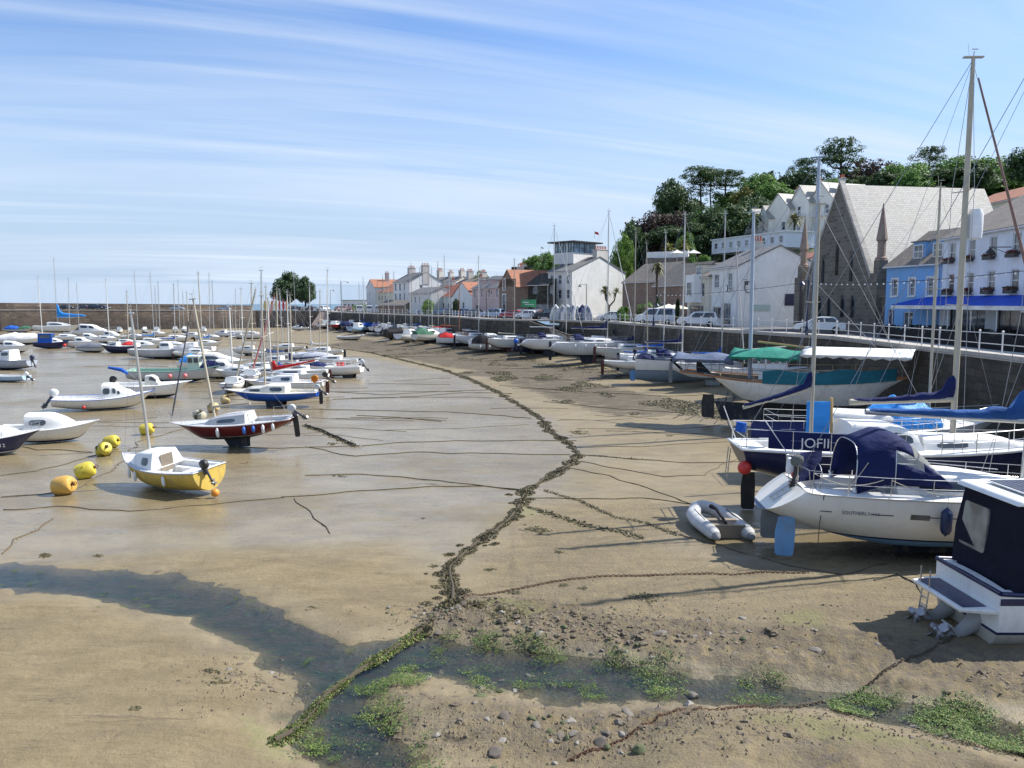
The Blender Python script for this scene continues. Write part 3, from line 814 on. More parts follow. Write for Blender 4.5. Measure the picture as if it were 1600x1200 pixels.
    gl = t.n('ShaderNodeBsdfGlossy'); gl.inputs['Roughness'].default_value = .07; gl.inputs['Color'].default_value = (.72, .84, 1, 1); t.l(nrm, gl.inputs['Normal'])
    tr = t.n('ShaderNodeBsdfTransparent'); tr.inputs[0].default_value = (.82, .83, .76, 1)
    fr = t.n('ShaderNodeFresnel'); fr.inputs[0].default_value = 1.33; t.l(nrm, fr.inputs['Normal'])
    mx = t.n('ShaderNodeMixShader'); t.l(t.math('MULTIPLY', fr.outputs[0], 1.0, True), mx.inputs[0]); t.l(tr.outputs[0], mx.inputs[1]); t.l(gl.outputs[0], mx.inputs[2]); t.l(mx.outputs[0], t.out.inputs[0])
    me.materials.append(t.m)
DRYA, DRYB = (.175, .135, .066), (.26, .205, .112)
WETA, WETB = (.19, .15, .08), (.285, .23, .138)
make_ground()

# ---------------------------------------------------------------- weed, chains, stones
WEEDM = leafmat('brown_seaweed', ((.022, .018, .008), (.06, .048, .018), (.13, .11, .035)), .1)
GWEED = leafmat('green_algae', ((.018, .05, .010), (.06, .13, .018), (.16, .25, .035)), .15)
YWEED = leafmat('yellow_green_weed', ((.04, .05, .012), (.12, .14, .03), (.24, .25, .06)), .15)
def blades(pts, mats, name, size, per, spread, hgt, seed=1, zoff=0.0, pick=None, kind=None, zfloor=-9):
    """tufts of small curled blades round the given ground points (x,y,scale)"""
    rr = random.Random(seed); mb = MB()
    P = []
    for x, y, s in pts:
        for k in range(per):
            a = rr.random() * 2 * PI; q = rr.random() ** .6 * spread * s
            P.append((x + q * math.cos(a), y + q * math.sin(a), s, q / max(spread * s, 1e-6)))
    if not P: return None
    z = terrain(np.array([p[0] for p in P]), np.array([p[1] for p in P]))[0]
    for (x, y, s, e), zz in zip(P, z):
        a = rr.random() * 2 * PI; L = size * s * rr.uniform(.5, 1.4); w = L * rr.uniform(.25, .5); h = hgt * s * rr.uniform(.1, 1) * (1 - e * .7)
        c = Vector((x, y, max(zz + zoff, zfloor))); d = Vector((math.cos(a), math.sin(a), 0)); n = Vector((-d.y, d.x, 0)) * w
        up = Vector((0, 0, 1)); t = rr.uniform(-.4, .6)
        p0 = c + up * h * .3; p1 = c + d * L * .5 + up * (h + L * t * .3); p2 = c + d * L + up * (h * .2 - .01)
        mi = 0 if pick is None else pick(rr)
        mb.add([p0 - n * .6, p0 + n * .6, p1 + n, p1 - n, p2 + n * .3, p2 - n * .3], [(0, 1, 2, 3), (3, 2, 4, 5)], mi)
    o = mb.build(name, mats, smooth=0)
    return o
def resample(pl, step):
    out = []
    for i in range(len(pl) - 1):
        a = np.array(pl[i]); b = np.array(pl[i + 1]); L = np.linalg.norm(b - a); n = max(1, int(L / step))
        for k in range(n): out.append(a + (b - a) * k / n)
    out.append(np.array(pl[-1])); return out
def wiggle(pts, amp, seed=0):
    out = []
    for i, p in enumerate(pts):
        n = noise.noise(Vector((p[0] * .8 + seed, p[1] * .8, seed * 3.1))); m = noise.noise(Vector((p[0] * .8, p[1] * .8 + seed, 7.7 + seed)))
        out.append((p[0] + n * amp, p[1] + m * amp))
    return out
def rope(name, label, cat, px, r, mat, amp=.25, seed=0, group=None, lift=.6, step=.5, z0=None, z1=None):
    pts = wiggle(resample(gp(px), step), amp, seed)
    z = terrain(np.array([p[0] for p in pts]), np.array([p[1] for p in pts]))[0]
    mb = MB(); mb.tube([(p[0], p[1], zz + r * lift) for p, zz in zip(pts, z)], r, 5)
    o = mb.build(name, mat, smooth=60); tag(o, label, cat, group); return o
def chain(name, label, px, link, mat, amp=.15, seed=0, group=None):
    pts = wiggle(resample(gp(px), link * .72), amp, seed)
    z = terrain(np.array([p[0] for p in pts]), np.array([p[1] for p in pts]))[0]
    mb = MB(); r = link * .13
    for i in range(len(pts) - 1):
        a = Vector((*pts[i], z[i])); b = Vector((*pts[i + 1], z[i + 1])); d = (b - a).normalized(); n = Vector((-d.y, d.x, 0)) if i % 2 else (Vector((-d.y, d.x, 0)) * .45 + Vector((0, 0, .9)))
        n.normalize(); c = (a + b) / 2 + Vector((0, 0, r * 1.6)); K = 8
        ring = [c + d * math.cos(2 * PI * k / K) * link * .52 + n * math.sin(2 * PI * k / K) * link * .3 for k in range(K)]
        o = len(mb.v); u3 = d.cross(n).normalized()
        for k in range(K):
            rad = (ring[k] - c).normalized()
            for q in range(4): mb.v.append(tuple(ring[k] + (rad * math.cos(q * PI / 2) + u3 * math.sin(q * PI / 2)) * r))
        for k in range(K):
            for q in range(4):
                k2 = (k + 1) % K; q2 = (q + 1) % 4
                mb.f.append([o + k * 4 + q, o + k * 4 + q2, o + k2 * 4 + q2, o + k2 * 4 + q]); mb.m.append(0)
    ob = mb.build(name, mat, smooth=60); tag(ob, label, 'chain', group); return ob
rr = random.Random(4)
# the thick weedy ground chain
pts = resample(MAINW, .12); W = []; Wg = []
for i, p in enumerate(pts):
    D = math.hypot(*p); s = .80 if D < 45 else .9 if D < 80 else 1.1
    if D > 60 and i % 2: continue
    if D > 100 and i % 4: continue
    k = max(.3, .78 + 1.1 * noise.noise(Vector((p[0] * 1.1, p[1] * 1.1, 0))))
    if p[1] < G(0, 985).y: Wg.append((p[0], p[1], .6 * k + .1))
    else:
        W.append((p[0], p[1], s * k))
        if 20 < p[1] < 34 and rr.random() < .35: W.append((p[0] + rr.gauss(0, .32), p[1] + rr.gauss(0, .32), s * rr.uniform(.2, .8)))
root = thing('weedy_ground_chain', 'long main ground chain thickly overgrown with brown seaweed curving through the harbour', 'chain', (0, 0, 0))
mb = MB(); zz = terrain(MAINW[:, 0], MAINW[:, 1])[0]
pp = wiggle(resample(MAINW, .5), .1, 2); z = terrain(np.array([p[0] for p in pp]), np.array([p[1] for p in pp]))[0]
mb.tube([(p[0], p[1], max(q, -.07) + .03) for p, q in zip(pp, z)], [.05 * (.7 + .5 * rr.random()) for _ in pp], 7); mb.build('chain', plain('mud_caked_chain', (.07, .055, .035), .95), root)
o = blades(W, WEEDM, 'seaweed', .09, 120, .36, .15, 3); o.parent = root
o = blades(Wg, [YWEED, GWEED, WEEDM], 'green_weed', .06, 110, .30, .13, 4, zfloor=-.04, pick=lambda r: r.choice((0, 0, 1, 2))); o.parent = root
# weedy branches leaving it to the right
for k, (pl, wd) in enumerate(((((850, 768), (905, 785), (960, 810), (1010, 820), (1060, 838)), .5), (((832, 796), (880, 812), (920, 825), (975, 834), (1000, 843)), .75), (((905, 712), (960, 716), (1020, 720)), .5))):
    q = [(p[0], p[1], wd * (.7 + .6 * rr.random())) for p in resample(gp(pl), .11)]
    o = blades(q, WEEDM, 'weedy_branch_chain', .13, 12, .30, .12, 20 + k)
    tag(o, ('seaweed covered branch chain running right towards the inflatable dinghy', 'shorter thicker seaweed covered branch below the dinghy chain', 'thin weedy chain leaving the bend of the main chain to the right')[k], 'chain')
RUST = plain('rusty_chain', (.11, .052, .03), .85, .2); DARKCH = plain('muddy_chain', (.10, .075, .05), .9)
chain('rusty_chain', 'brown chain crossing the sand from the weedy chain to under the blue rudder', [(718, 946), (780, 932), (860, 918), (960, 910), (1080, 907), (1180, 903), (1260, 902)], .10, plain('brown_chain', (.10, .06, .035), .85), .12, 1)
chain('rusty_chain', 'orange brown rusty chain in the bottom middle running beside the stream', [(890, 1190), (960, 1170), (1010, 1150), (1060, 1130), (1120, 1115), (1180, 1110)], .085, RUST, .1, 2)
chain('submerged_chain', 'dull chain crossing the shallow stream at bottom right', [(1190, 1110), (1260, 1098), (1340, 1080), (1400, 1060), (1440, 1040), (1500, 1000)], .10, DARKCH, .12, 3)
LN = [
 ([(440, 780), (560, 770), (680, 763), (760, 762), (820, 768)], 'long curved chain between the yellow boat and the main chain'),
 ([(480, 745), (560, 743), (640, 749), (740, 759), (810, 768)], 'chain lying just above the long curved chain on the wet sand'),
 ([(460, 782), (480, 802), (500, 825), (512, 836)], 'short rope end lying downhill on the wet sand'),
 ([(480, 700), (560, 715), (640, 708), (720, 710), (890, 712)], 'thin chain level with the bend of the main chain'),
 ([(440, 640), (560, 642), (700, 645), (830, 655)], 'thin line left of the main chain beside the blue hulled boat'),
 ([(560, 650), (640, 655), (690, 660)], 'short thin line on the sheet of wet sand'),
 ([(520, 625), (620, 622), (740, 614), (800, 616)], 'thin line crossing the wet sand behind the blue hulled boat'),
 ([(500, 612), (600, 618), (700, 612), (770, 609)], 'far thin line crossing the wet sand'),
 ([(905, 700), (980, 700), (1060, 696), (1160, 692)], 'rope right of the bend with weed scraps'),
 ([(905, 712), (980, 718), (1080, 724), (1170, 724)], 'rope from the bend towards the blue hulled yacht'),
 ([(900, 722), (960, 732), (1040, 748), (1100, 744), (1150, 718)], 'sagging rope rising to the stern of the blue hulled yacht'),
 ([(892, 732), (950, 746), (1020, 768), (1095, 795)], 'dark chain leading to the bow of the inflatable dinghy'),
 ([(830, 782), (920, 781), (1010, 781), (1090, 792)], 'straight thin chain above the weedy branches'),
 ([(1060, 838), (1120, 850), (1180, 870), (1240, 890), (1320, 905), (1400, 880)], 'dark chain running under the big white yacht'),
 ([(850, 628), (960, 640), (1080, 648), (1150, 650)], 'weedy line towards the stern of the wooden ketch'),
 ([(780, 603), (900, 612), (1040, 620), (1120, 622)], 'far weedy line to the wooden ketch'),
 ([(0, 800), (90, 795), (200, 802), (330, 790), (440, 780)], 'chain passing below the yellow boat'),
 ([(0, 780), (60, 775), (110, 768), (180, 735), (220, 690), (300, 668), (330, 650)], 'weedy chain linking the yellow mooring buoys'),
 ([(0, 745), (60, 738), (130, 720), (165, 705)], 'chain left of the green buoy'),
 ([(0, 866), (30, 845), (60, 828), (84, 812)], 'weedy chain at the left edge above the blue stream'),
 ([(-20, 690), (60, 705), (150, 708)], 'dark rope at the left edge beside the navy boat'),
 ([(560, 698), (640, 692), (740, 690), (900, 690)], 'thin rope left of the bend'),
 ([(350, 700), (440, 702), (500, 700), (560, 698)], 'rope under the stern of the red yacht'),
]
for k, (pl, lb) in enumerate(LN):
    near_ = pl[0][1] > 690
    rope('mooring_chain', lb, 'chain', pl, .02 if near_ else .024, DARKCH if k % 3 else plain('weedy_line', (.06, .055, .025), .95), .3, k + 3)
    if k in (0, 1, 8, 14, 15, 17, 19, 12):
        q = [(p[0] + rr.gauss(0, .05), p[1], (.28 if k not in (17, 19) else .5) * rr.random()) for p in resample(gp(pl), .35)]
        o = blades(q, WEEDM, 'seaweed_scraps', .14, 5, .35, .06, 60 + k); tag(o, kind='stuff')
# a fan of faint lines across the middle distance, each its own line
rl = random.Random(21)
for k in range(38):
    left = rl.random() < .62; y = rl.uniform(548, 700) if left else rl.uniform(560, 690)
    x0 = rl.uniform(20, 620) if left else rl.uniform(760, 1000); L = rl.uniform(70, 230)
    if left and x0 < 450 and rl.random() < .5: x0 += 150
    dy = rl.uniform(-9, 9) * (y - 474) / 200
    rope('mooring_line', 'thin dark mooring line lying flat across the mud of the middle distance', 'rope', [(x0, y), (x0 + L * .5, y + dy * .2 + rl.uniform(-2, 2)), (x0 + L, y + dy)], .010 + .0002 * (700 - y) * .5, DARKCH, .5, 100 + k, 'thin mooring lines across the mud', step=1.2)
# green weed in the stream, brown weed patches
S2 = []
r2 = random.Random(8)
def inpoly(poly, n, sc0, sc1, rj=None, marg=0):
    mn, mx = poly.min(0), poly.max(0); out = []
    while len(out) < n:
        x = np.array([r2.uniform(mn[0], mx[0]) for _ in range(400)]); y = np.array([r2.uniform(mn[1], mx[1]) for _ in range(400)])
        d = sdf(poly, x, y)
        for a, b, e in zip(x, y, d):
            if e < -marg and (rj is None or rj(a, b)): out.append((a, b, r2.uniform(sc0, sc1)))
    return out[:n]
algR = gp([(560, 1040), (680, 990), (900, 1010), (1080, 1030), (1220, 1060), (1230, 1100), (1000, 1100), (820, 1095), (700, 1065), (640, 1080), (690, 1200), (480, 1200), (460, 1140)])
algB = gp([(1240, 1075), (1400, 1090), (1620, 1120), (1620, 1190), (1450, 1150), (1300, 1110)])
q = inpoly(algR, 340, .10, .7, lambda a, b: noise.noise(Vector((a * 1.1, b * 1.1, 3))) > .02) + inpoly(algB, 200, .15, .8, lambda a, b: noise.noise(Vector((a * .9, b * .9, 9))) > -.05)
q += inpoly(gp([(0, 925), (300, 985), (430, 1050), (600, 1000), (420, 935), (200, 888), (0, 878)]), 40, .1, .4)
o = blades(q, [GWEED, YWEED], 'green_algae', .05, 70, .40, .03, 9, zoff=.10, pick=lambda r: 0 if r.random() < .7 else 1); tag(o, kind='stuff')
q = []
for x, y, n, s, spr in ((1010, 945, 40, .5, 18), (740, 960, 30, .6, 22), (790, 975, 40, .6, 30), (835, 830, 26, .7, 14), (845, 832, 18, .7, 8), (873, 867, 8, .5, 5), (765, 893, 10, .5, 5), (680, 887, 8, .5, 4), (684, 920, 10, .6, 4), (912, 930, 10, .5, 5), (880, 925, 6, .5, 5), (805, 933, 6, .5, 4), (1088, 795, 14, .6, 9), (905, 678, 16, 1, 12), (1048, 682, 8, .8, 6), (330, 1055, 10, .35, 16), (340, 1075, 16, .3, 20), (210, 1125, 8, .4, 5), (70, 868, 16, .5, 6), (155, 870, 12, .4, 6), (490, 952, 8, .35, 8), (380, 725, 6, .4, 6), (520, 695, 10, .7, 7), (530, 745, 8, .6, 8), (660, 812, 6, .4, 3)):
    for k in range(n):
        a = r2.gauss(0, spr * .5); b = r2.gauss(0, spr * .16); g = G(x + a, y + b); q.append((g.x, g.y, s * r2.uniform(.4, 1)))
for z_, n in ((WEEDZ[0], 650), (WEEDZ[1], 420), (WEEDZ[2], 120)):
    q += [(a, b, s) for a, b, s in inpoly(z_, n, .7, 1.7, lambda a, b: noise.noise(Vector((a * .25, b * .12, 1))) > .08)]
o = blades(q, WEEDM, 'seaweed_patches', .16, 12, .34, .07, 12); tag(o, kind='stuff')

STONE_M = []
for k, cc in enumerate(((.17, .15, .125), (.12, .10, .08), (.24, .22, .19), (.09, .10, .045))):
    STONE_M.append(plain('stone_' + ('grey', 'brown', 'pale', 'mossy')[k], cc, .85))
SM = []
for k in range(8):
    bm = bmesh.new(); bmesh.ops.create_icosphere(bm, subdivisions=3, radius=1)
    ax = [Vector((r2.gauss(0, 1), r2.gauss(0, 1), r2.gauss(0, 1))).normalized() for _ in range(9)]; th = [r2.uniform(.55, .85) for _ in ax]
    for v in bm.verts:
        p = v.co.copy()
        for a, h in zip(ax, th):
            d = p.dot(a)
            if d > h: p -= a * (d - h)
        p *= 1 + .12 * noise.noise(v.co * 2.3 + Vector((k * 3, 0, 0))) + .05 * noise.noise(v.co * 7)
        v.co = Vector((p.x * 1.25, p.y, p.z * .62))
    me = bpy.data.meshes.new('stone'); bm.to_mesh(me); bm.free(); me.polygons.foreach_set('use_smooth', [True] * len(me.polygons)); me.set_sharp_from_angle(angle=R(32))
    me.materials.append(STONE_M[k % 4]); SM.append(me)
def stones(items, label, group):
    xs = np.array([i[0] for i in items]); ys = np.array([i[1] for i in items]); zz = terrain(xs, ys)[0]
    for (x, y, s), z in zip(items, zz):
        o = bpy.data.objects.new('stone', r2.choice(SM)); C.objects.link(o); o.location = (x, y, z - s * .02); o.scale = (s, s * r2.uniform(.7, 1.1), s * r2.uniform(.7, 1.2)); o.rotation_euler = (r2.uniform(-.4, .4), r2.uniform(-.4, .4), r2.uniform(0, 6.3)); tag(o, label, 'stone', group)
it = []
for x, y, n, sx, sy, s in ((935, 1150, 14, 60, 10, .09), (880, 1175, 14, 60, 12, .08), (800, 1140, 8, 60, 14, .06)):
    for k in range(n): g = G(x + r2.gauss(0, sx), y + r2.gauss(0, sy)); it.append((g.x, g.y, s * r2.uniform(.5, 1.3)))
for x, y, s in ((893, 1133, .14), (940, 1168, .15), (1000, 1188, .15), (775, 1183, .15), (1080, 1083, .16), (1078, 1102, .13), (980, 1123, .12), (752, 1088, .15), (1028, 1122, .1), (876, 1160, .13)): g = G(x, y); it.append((g.x, g.y, s))
stones(it, 'rough grey stone among the stones by the rusty chain in the bottom middle', 'stones beside the rusty chain')
it = []
for x, y, n, sx, sy, s in ((1150, 1012, 16, 90, 14, .08), (860, 990, 26, 90, 12, .09), (1040, 1010, 12, 60, 8, .09), (690, 962, 22, 35, 9, .09), (1240, 1010, 14, 60, 26, .07), (1300, 960, 8, 50, 20, .05)):
    for k in range(n): g = G(x + r2.gauss(0, sx), y + r2.gauss(0, sy)); it.append((g.x, g.y, s * r2.uniform(.35, 1.1)))
for x, y, s in ((1030, 1005, .20), (1146, 1033, .13), (1106, 982, .08), (1160, 978, .09), (1275, 1033, .14)): g = G(x, y); it.append((g.x, g.y, s))
stones(it, 'dark muddy stone on the broken bank above the stream', 'stones on the muddy bank')
it = []
for x, y, n, sx, sy, s in ((860, 1060, 24, 120, 20, .08), (1500, 1150, 12, 70, 16, .08), (450, 1060, 8, 30, 16, .05), (600, 1150, 10, 60, 20, .06), (1260, 1095, 8, 60, 8, .05)):
    for k in range(n): g = G(x + r2.gauss(0, sx), y + r2.gauss(0, sy)); it.append((g.x, g.y, s * r2.uniform(.5, 1.3)))
stones(it, 'small weedy stone lying in the shallow stream', 'stones in the stream')
# mud clods along the broken bank: uncountable
CL = []
for x, y, n, sx, sy in ((760, 975, 110, 40, 14), (850, 990, 190, 70, 12), (950, 1002, 130, 60, 8), (1060, 1015, 60, 60, 8), (1180, 1010, 30, 60, 12), (690, 962, 110, 26, 8), (1150, 1165, 60, 110, 22), (640, 1120, 40, 30, 20), (1560, 1075, 60, 60, 12), (380, 1060, 60, 40, 20)):
    for k in range(n): g = G(x + r2.gauss(0, sx), y + r2.gauss(0, sy)); CL.append((g.x, g.y, .02 + .07 * r2.random() ** 2.2))
zz = terrain(np.array([g[0] for g in CL]), np.array([g[1] for g in CL]))[0]; mb = MB()
tb = bmesh.new(); bmesh.ops.create_icosphere(tb, subdivisions=2, radius=1); tv = [v.co.copy() for v in tb.verts]; tf = [[v.index for v in f.verts] for f in tb.faces]; tb.free()
for k, ((x, y, s), z) in enumerate(zip(CL, zz)):
    o3 = Vector((k * 1.7, k * .3, 0)); c = Vector((x, y, z - s * .25)); vs = [c + Vector((p.x * 1.25, p.y, p.z * .7)) * s * (1 + .7 * noise.noise(p * 1.6 + o3)) for p in tv]; mb.add(vs, tf)
o = mb.build('mud_clods', (lambda t: t.set(Base_Color=t.mix(t.noise(t.coord('Object'), 4, 5), (.07, .055, .035), (.20, .155, .10)), Roughness=.75, Normal=t.bump(t.noise(t.coord('Object'), 30, 4), .5, .01)))(NT('mud_clod')), smooth=0); tag(o, kind='stuff')
# loose gravel and mud crumbs: uncountable
mb = MB(); G_ = []
for x, y, n, sx, sy in ((880, 985, 500, 120, 14), (1180, 990, 200, 130, 30), (1000, 1160, 500, 200, 25), (380, 1080, 160, 60, 30), (700, 965, 250, 50, 12), (700, 1150, 260, 120, 30), (1350, 1150, 250, 200, 25)):
    for k in range(n): g = G(x + r2.gauss(0, sx), y + r2.gauss(0, sy)); G_.append((g.x, g.y))
zz = terrain(np.array([g[0] for g in G_]), np.array([g[1] for g in G_]))[0]
for (x, y), z in zip(G_, zz):
    s = r2.uniform(.012, .045); c = Vector((x, y, z + s * .3)); v = [Vector((r2.uniform(-1, 1), r2.uniform(-1, 1), r2.uniform(-.5, .6))) for _ in range(1)]
    a = r2.random() * 6.28; ca, sa = math.cos(a) * s, math.sin(a) * s
    mb.add([c + Vector((ca, sa, -s * .5)), c + Vector((-sa, ca, -s * .4)), c + Vector((-ca * 1.2, -sa * 1.2, -s * .5)), c + Vector((sa, -ca, -s * .5)), c + Vector((ca * .3, sa * .2, s * .7))], [(0, 1, 4), (1, 2, 4), (2, 3, 4), (3, 0, 4)])
o = mb.build('gravel', plain('gravel', (.20, .155, .10), .9), smooth=0); tag(o, kind='stuff')
# ------------------------------------------------------------------ quay, pier, roads
QZ = 5.4
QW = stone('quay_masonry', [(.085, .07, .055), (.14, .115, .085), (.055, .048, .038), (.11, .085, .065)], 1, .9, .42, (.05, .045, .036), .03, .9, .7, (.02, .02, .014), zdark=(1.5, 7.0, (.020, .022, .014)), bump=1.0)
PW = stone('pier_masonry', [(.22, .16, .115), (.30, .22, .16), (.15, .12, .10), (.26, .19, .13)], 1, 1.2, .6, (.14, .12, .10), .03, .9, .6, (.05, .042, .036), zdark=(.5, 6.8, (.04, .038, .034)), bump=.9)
COPE = stone('granite_coping', [(.42, .39, .35), (.50, .47, .42)], 1, 1.4, .6, (.25, .23, .2), .02, .85, .35, (.2, .18, .15))
def asphalt(name, c0, c1):
    t = NT(name); g = t.n('ShaderNodeNewGeometry'); a = t.noise(g.outputs['Position'], .25, 5); b = t.noise(g.outputs['Position'], 12, 4)
    c = t.mix(a, c0, c1); c = t.mix(t.math('MULTIPLY', b, .3), c, sh(c0, .5)); return t.set(Base_Color=c, Roughness=.85, Normal=t.bump(b, .3, .01))
ASPH = asphalt('road_asphalt', (.10, .10, .10), (.16, .155, .15)); PAVE = asphalt('pavement_concrete', (.36, .34, .31), (.46, .44, .40))
# the same polyline as QEN in the terrain code
QE = [Vector((24.2, -12)), Vector((23.6, 20)), Vector((23.4, 37)), Vector((23.6, 47)), P2(1300, 61), P2(1200, 69), P2(1060, 86), P2(950, 111), P2(874, 120), P2(866, 122), P2(828, 122.5), P2(760, 131), P2(728, 143), P2(700, 158), P2(600, 193), P2(530, 232), P2(512, 245)]
PE = [P2(505, 262, 5.6), P2(495, 268, 5.6), P2(400, 264, 5.7), P2(280, 250, 5.9), P2(120, 238, 6.1), P2(0, 229, 6.2), P2(-120, 224, 6.25), P2(-420, 215, 6.3)]
def sheet(name, poly, z, mat, kind='structure', zs=None):
    bm = bmesh.new(); vs = [bm.verts.new((p[0], p[1], (zs[i] if zs else z))) for i, p in enumerate(poly)]
    f = bm.faces.new(vs); bmesh.ops.triangulate(bm, faces=[f]); bmesh.ops.recalc_face_normals(bm, faces=bm.faces)
    if bm.faces[0].normal.z < 0: bmesh.ops.reverse_faces(bm, faces=bm.faces)
    me = bpy.data.meshes.new(name); bm.to_mesh(me); bm.free(); o = bpy.data.objects.new(name, me); C.objects.link(o); me.materials.append(mat)
    if kind: o['kind'] = kind
    return o
# slipway notch between (874) and (828)
SL0, SL1 = QE[8], QE[11]
quay_poly = QE[:9] + QE[10:] + [P2(500, 300), P2(700, 300), Vector((120, 300)), Vector((120, -12))]
sheet('quay_road', quay_poly, QZ, ASPH)
def offs(pl, d):
    out = []
    for i, p in enumerate(pl):
        a = pl[max(i - 1, 0)]; b = pl[min(i + 1, len(pl) - 1)]; t = (b - a).normalized(); out.append(p + Vector((t.y, -t.x)) * d)
    return out
inn = offs(QE, 2.2)
mb = MB()
for i in range(len(QE) - 1):
    a, b = QE[i], QE[i + 1]; c, d = inn[i + 1], inn[i]
    mb.hexa([(*a, QZ - .1), (*b, QZ - .1), (*c, QZ - .1), (*d, QZ - .1), (*a, QZ + .12), (*b, QZ + .12), (*c, QZ + .12), (*d, QZ + .12)])
o = mb.build('quay_pavement', PAVE, smooth=0); o['kind'] = 'structure'
def wall_run(name, label, pts, zt, zb, mat, th=1.0, cope=None, seglen=3.0, cat='wall', batter=.35, zts=None):
    root = thing(name, label, cat, (0, 0, 0)); mb = MB(); cb = MB(); rr = random.Random(3)
    fine = []; ft = []
    for i in range(len(pts) - 1):
        n = max(1, int((pts[i + 1] - pts[i]).length / seglen))
        for k in range(n): fine.append(pts[i].lerp(pts[i + 1], k / n)); ft.append(lerp((zts or [zt] * len(pts))[i], (zts or [zt] * len(pts))[i + 1], k / n))
    fine.append(pts[-1]); ft.append((zts or [zt] * len(pts))[-1])
    out = offs(fine, -batter); back = offs(fine, th)
    o = 0
    cols = []
    for p, q, b, z in zip(fine, out, back, ft):
        cols.append([(q.x, q.y, zb)] + [(lerp(q.x, p.x, k / 6) + rr.uniform(-.03, .03), lerp(q.y, p.y, k / 6) + rr.uniform(-.03, .03), lerp(zb, z, k / 6)) for k in range(1, 6)] + [(p.x, p.y, z), (b.x, b.y, z), (b.x, b.y, zb)])
    mb.loft([[Vector(v) for v in c] for c in cols], closed=True); mb.build('masonry', mat, root, smooth=0)
    if cope:
        pr = offs(fine, -.08); pi_ = offs(fine, .5)
        cb.loft([[Vector((*a, z + .004)), Vector((*b, z + .004)), Vector((*b, z + .28)), Vector((*a, z + .28))] for a, b, z in zip(pr, pi_, [q for q in ft])], closed=True)
        cb.build('coping', cope, root, smooth=0)
    return root
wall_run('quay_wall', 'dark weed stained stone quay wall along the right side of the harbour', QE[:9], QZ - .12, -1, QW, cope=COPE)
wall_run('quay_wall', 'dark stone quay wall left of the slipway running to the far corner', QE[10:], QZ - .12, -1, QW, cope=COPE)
# slipway
a, b = QE[8], QE[10]; dr = (b - a).normalized(); nr = Vector((-dr.y, dr.x)); nr = -nr if nr.y > 0 else nr
e0 = a + nr * 0.0; sw = MB()
S0, S1 = P2(826, 121.5), P2(886, 113); S2, S3 = P2(894, 119.5), P2(836, 126.5); sw.hexa([(*S0, -1), (*S1, -1), (*S2, -1), (*S3, -1), (*S0, QZ - .1), (*S1, 3.5), (*S2, 3.5), (*S3, QZ - .1)])
wall_run('slipway_wall', 'low dark stone wall falling away along the slipway', [S1 + Vector((.2, -.1)), S0 + Vector((-.1, -.1))], 4, -1, QW, th=.3, batter=.2, zts=[3.6, QZ])
o = sw.build('slipway', stone('slipway_setts', [(.36, .29, .21), (.42, .35, .26)], 1, .5, .3), smooth=0); o['kind'] = 'structure'
# pier
PI2 = offs(PE, 9)
mb = MB()
zz = [5.6, 5.6, 5.7, 5.9, 6.1, 6.2, 6.25, 6.3]
mb.loft([[Vector((*p, z - .3)), Vector((*q, z - .3)), Vector((*q, z)), Vector((*p, z))] for p, q, z in zip(PE, PI2, zz)])
o = mb.build('pier_road', PAVE, smooth=0); o['kind'] = 'structure'
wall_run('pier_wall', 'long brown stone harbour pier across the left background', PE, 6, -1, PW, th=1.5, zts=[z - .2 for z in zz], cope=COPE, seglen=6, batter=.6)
pp_ = offs(PE, 8.6)[2:]; PT = [7.3, 7.75, 8.0, 8.15, 8.2, 8.3]
wall_run('pier_parapet', 'brown stone parapet wall along the seaward side of the pier', pp_, 8, 5.6, PW, th=.9, zts=PT, seglen=8, batter=.0)
corner = [QE[-1], PE[0], PE[1], PI2[1], P2(520, 300), P2(600, 300), inn[-1]]
sheet('quay_corner', corner, 5.5, PAVE)
wall_run('corner_wall', 'short stone wall with ramp at the far harbour corner', [QE[-1], PE[0]], 5.4, -1, QW, cope=COPE)
mb = MB(); q0 = QE[-1]; q1 = P2(500, 258)
mb.hexa([(q0.x, q0.y, -.5), (q1.x, q1.y, -.5), (q1.x + 3, q1.y - 18, -.6), (q0.x + 5, q0.y - 14, -.6), (q0.x, q0.y, 5.3), (q1.x, q1.y, 5.3), (q1.x + 1, q1.y - 16, 1.5), (q0.x + 1, q0.y - 10, 1.5)])
o = mb.build('stone_ramp', stone('pink_setts', [(.42, .27, .2), (.5, .34, .25)], 1, .4, .2), smooth=0); o['kind'] = 'structure'
# distant land behind the corner, sea
sheet('sea', [(-3000, 246), (-3000, 9000), (3000, 9000), (3000, 290), (-40, 290)], .2, (lambda t: t.set(Base_Color=(.10, .17, .22), Roughness=.35, Normal=t.bump(t.noise(t.coord('Object', (.02, .3, 1)), 3, 5), .3, .5)))(NT('sea_water')))
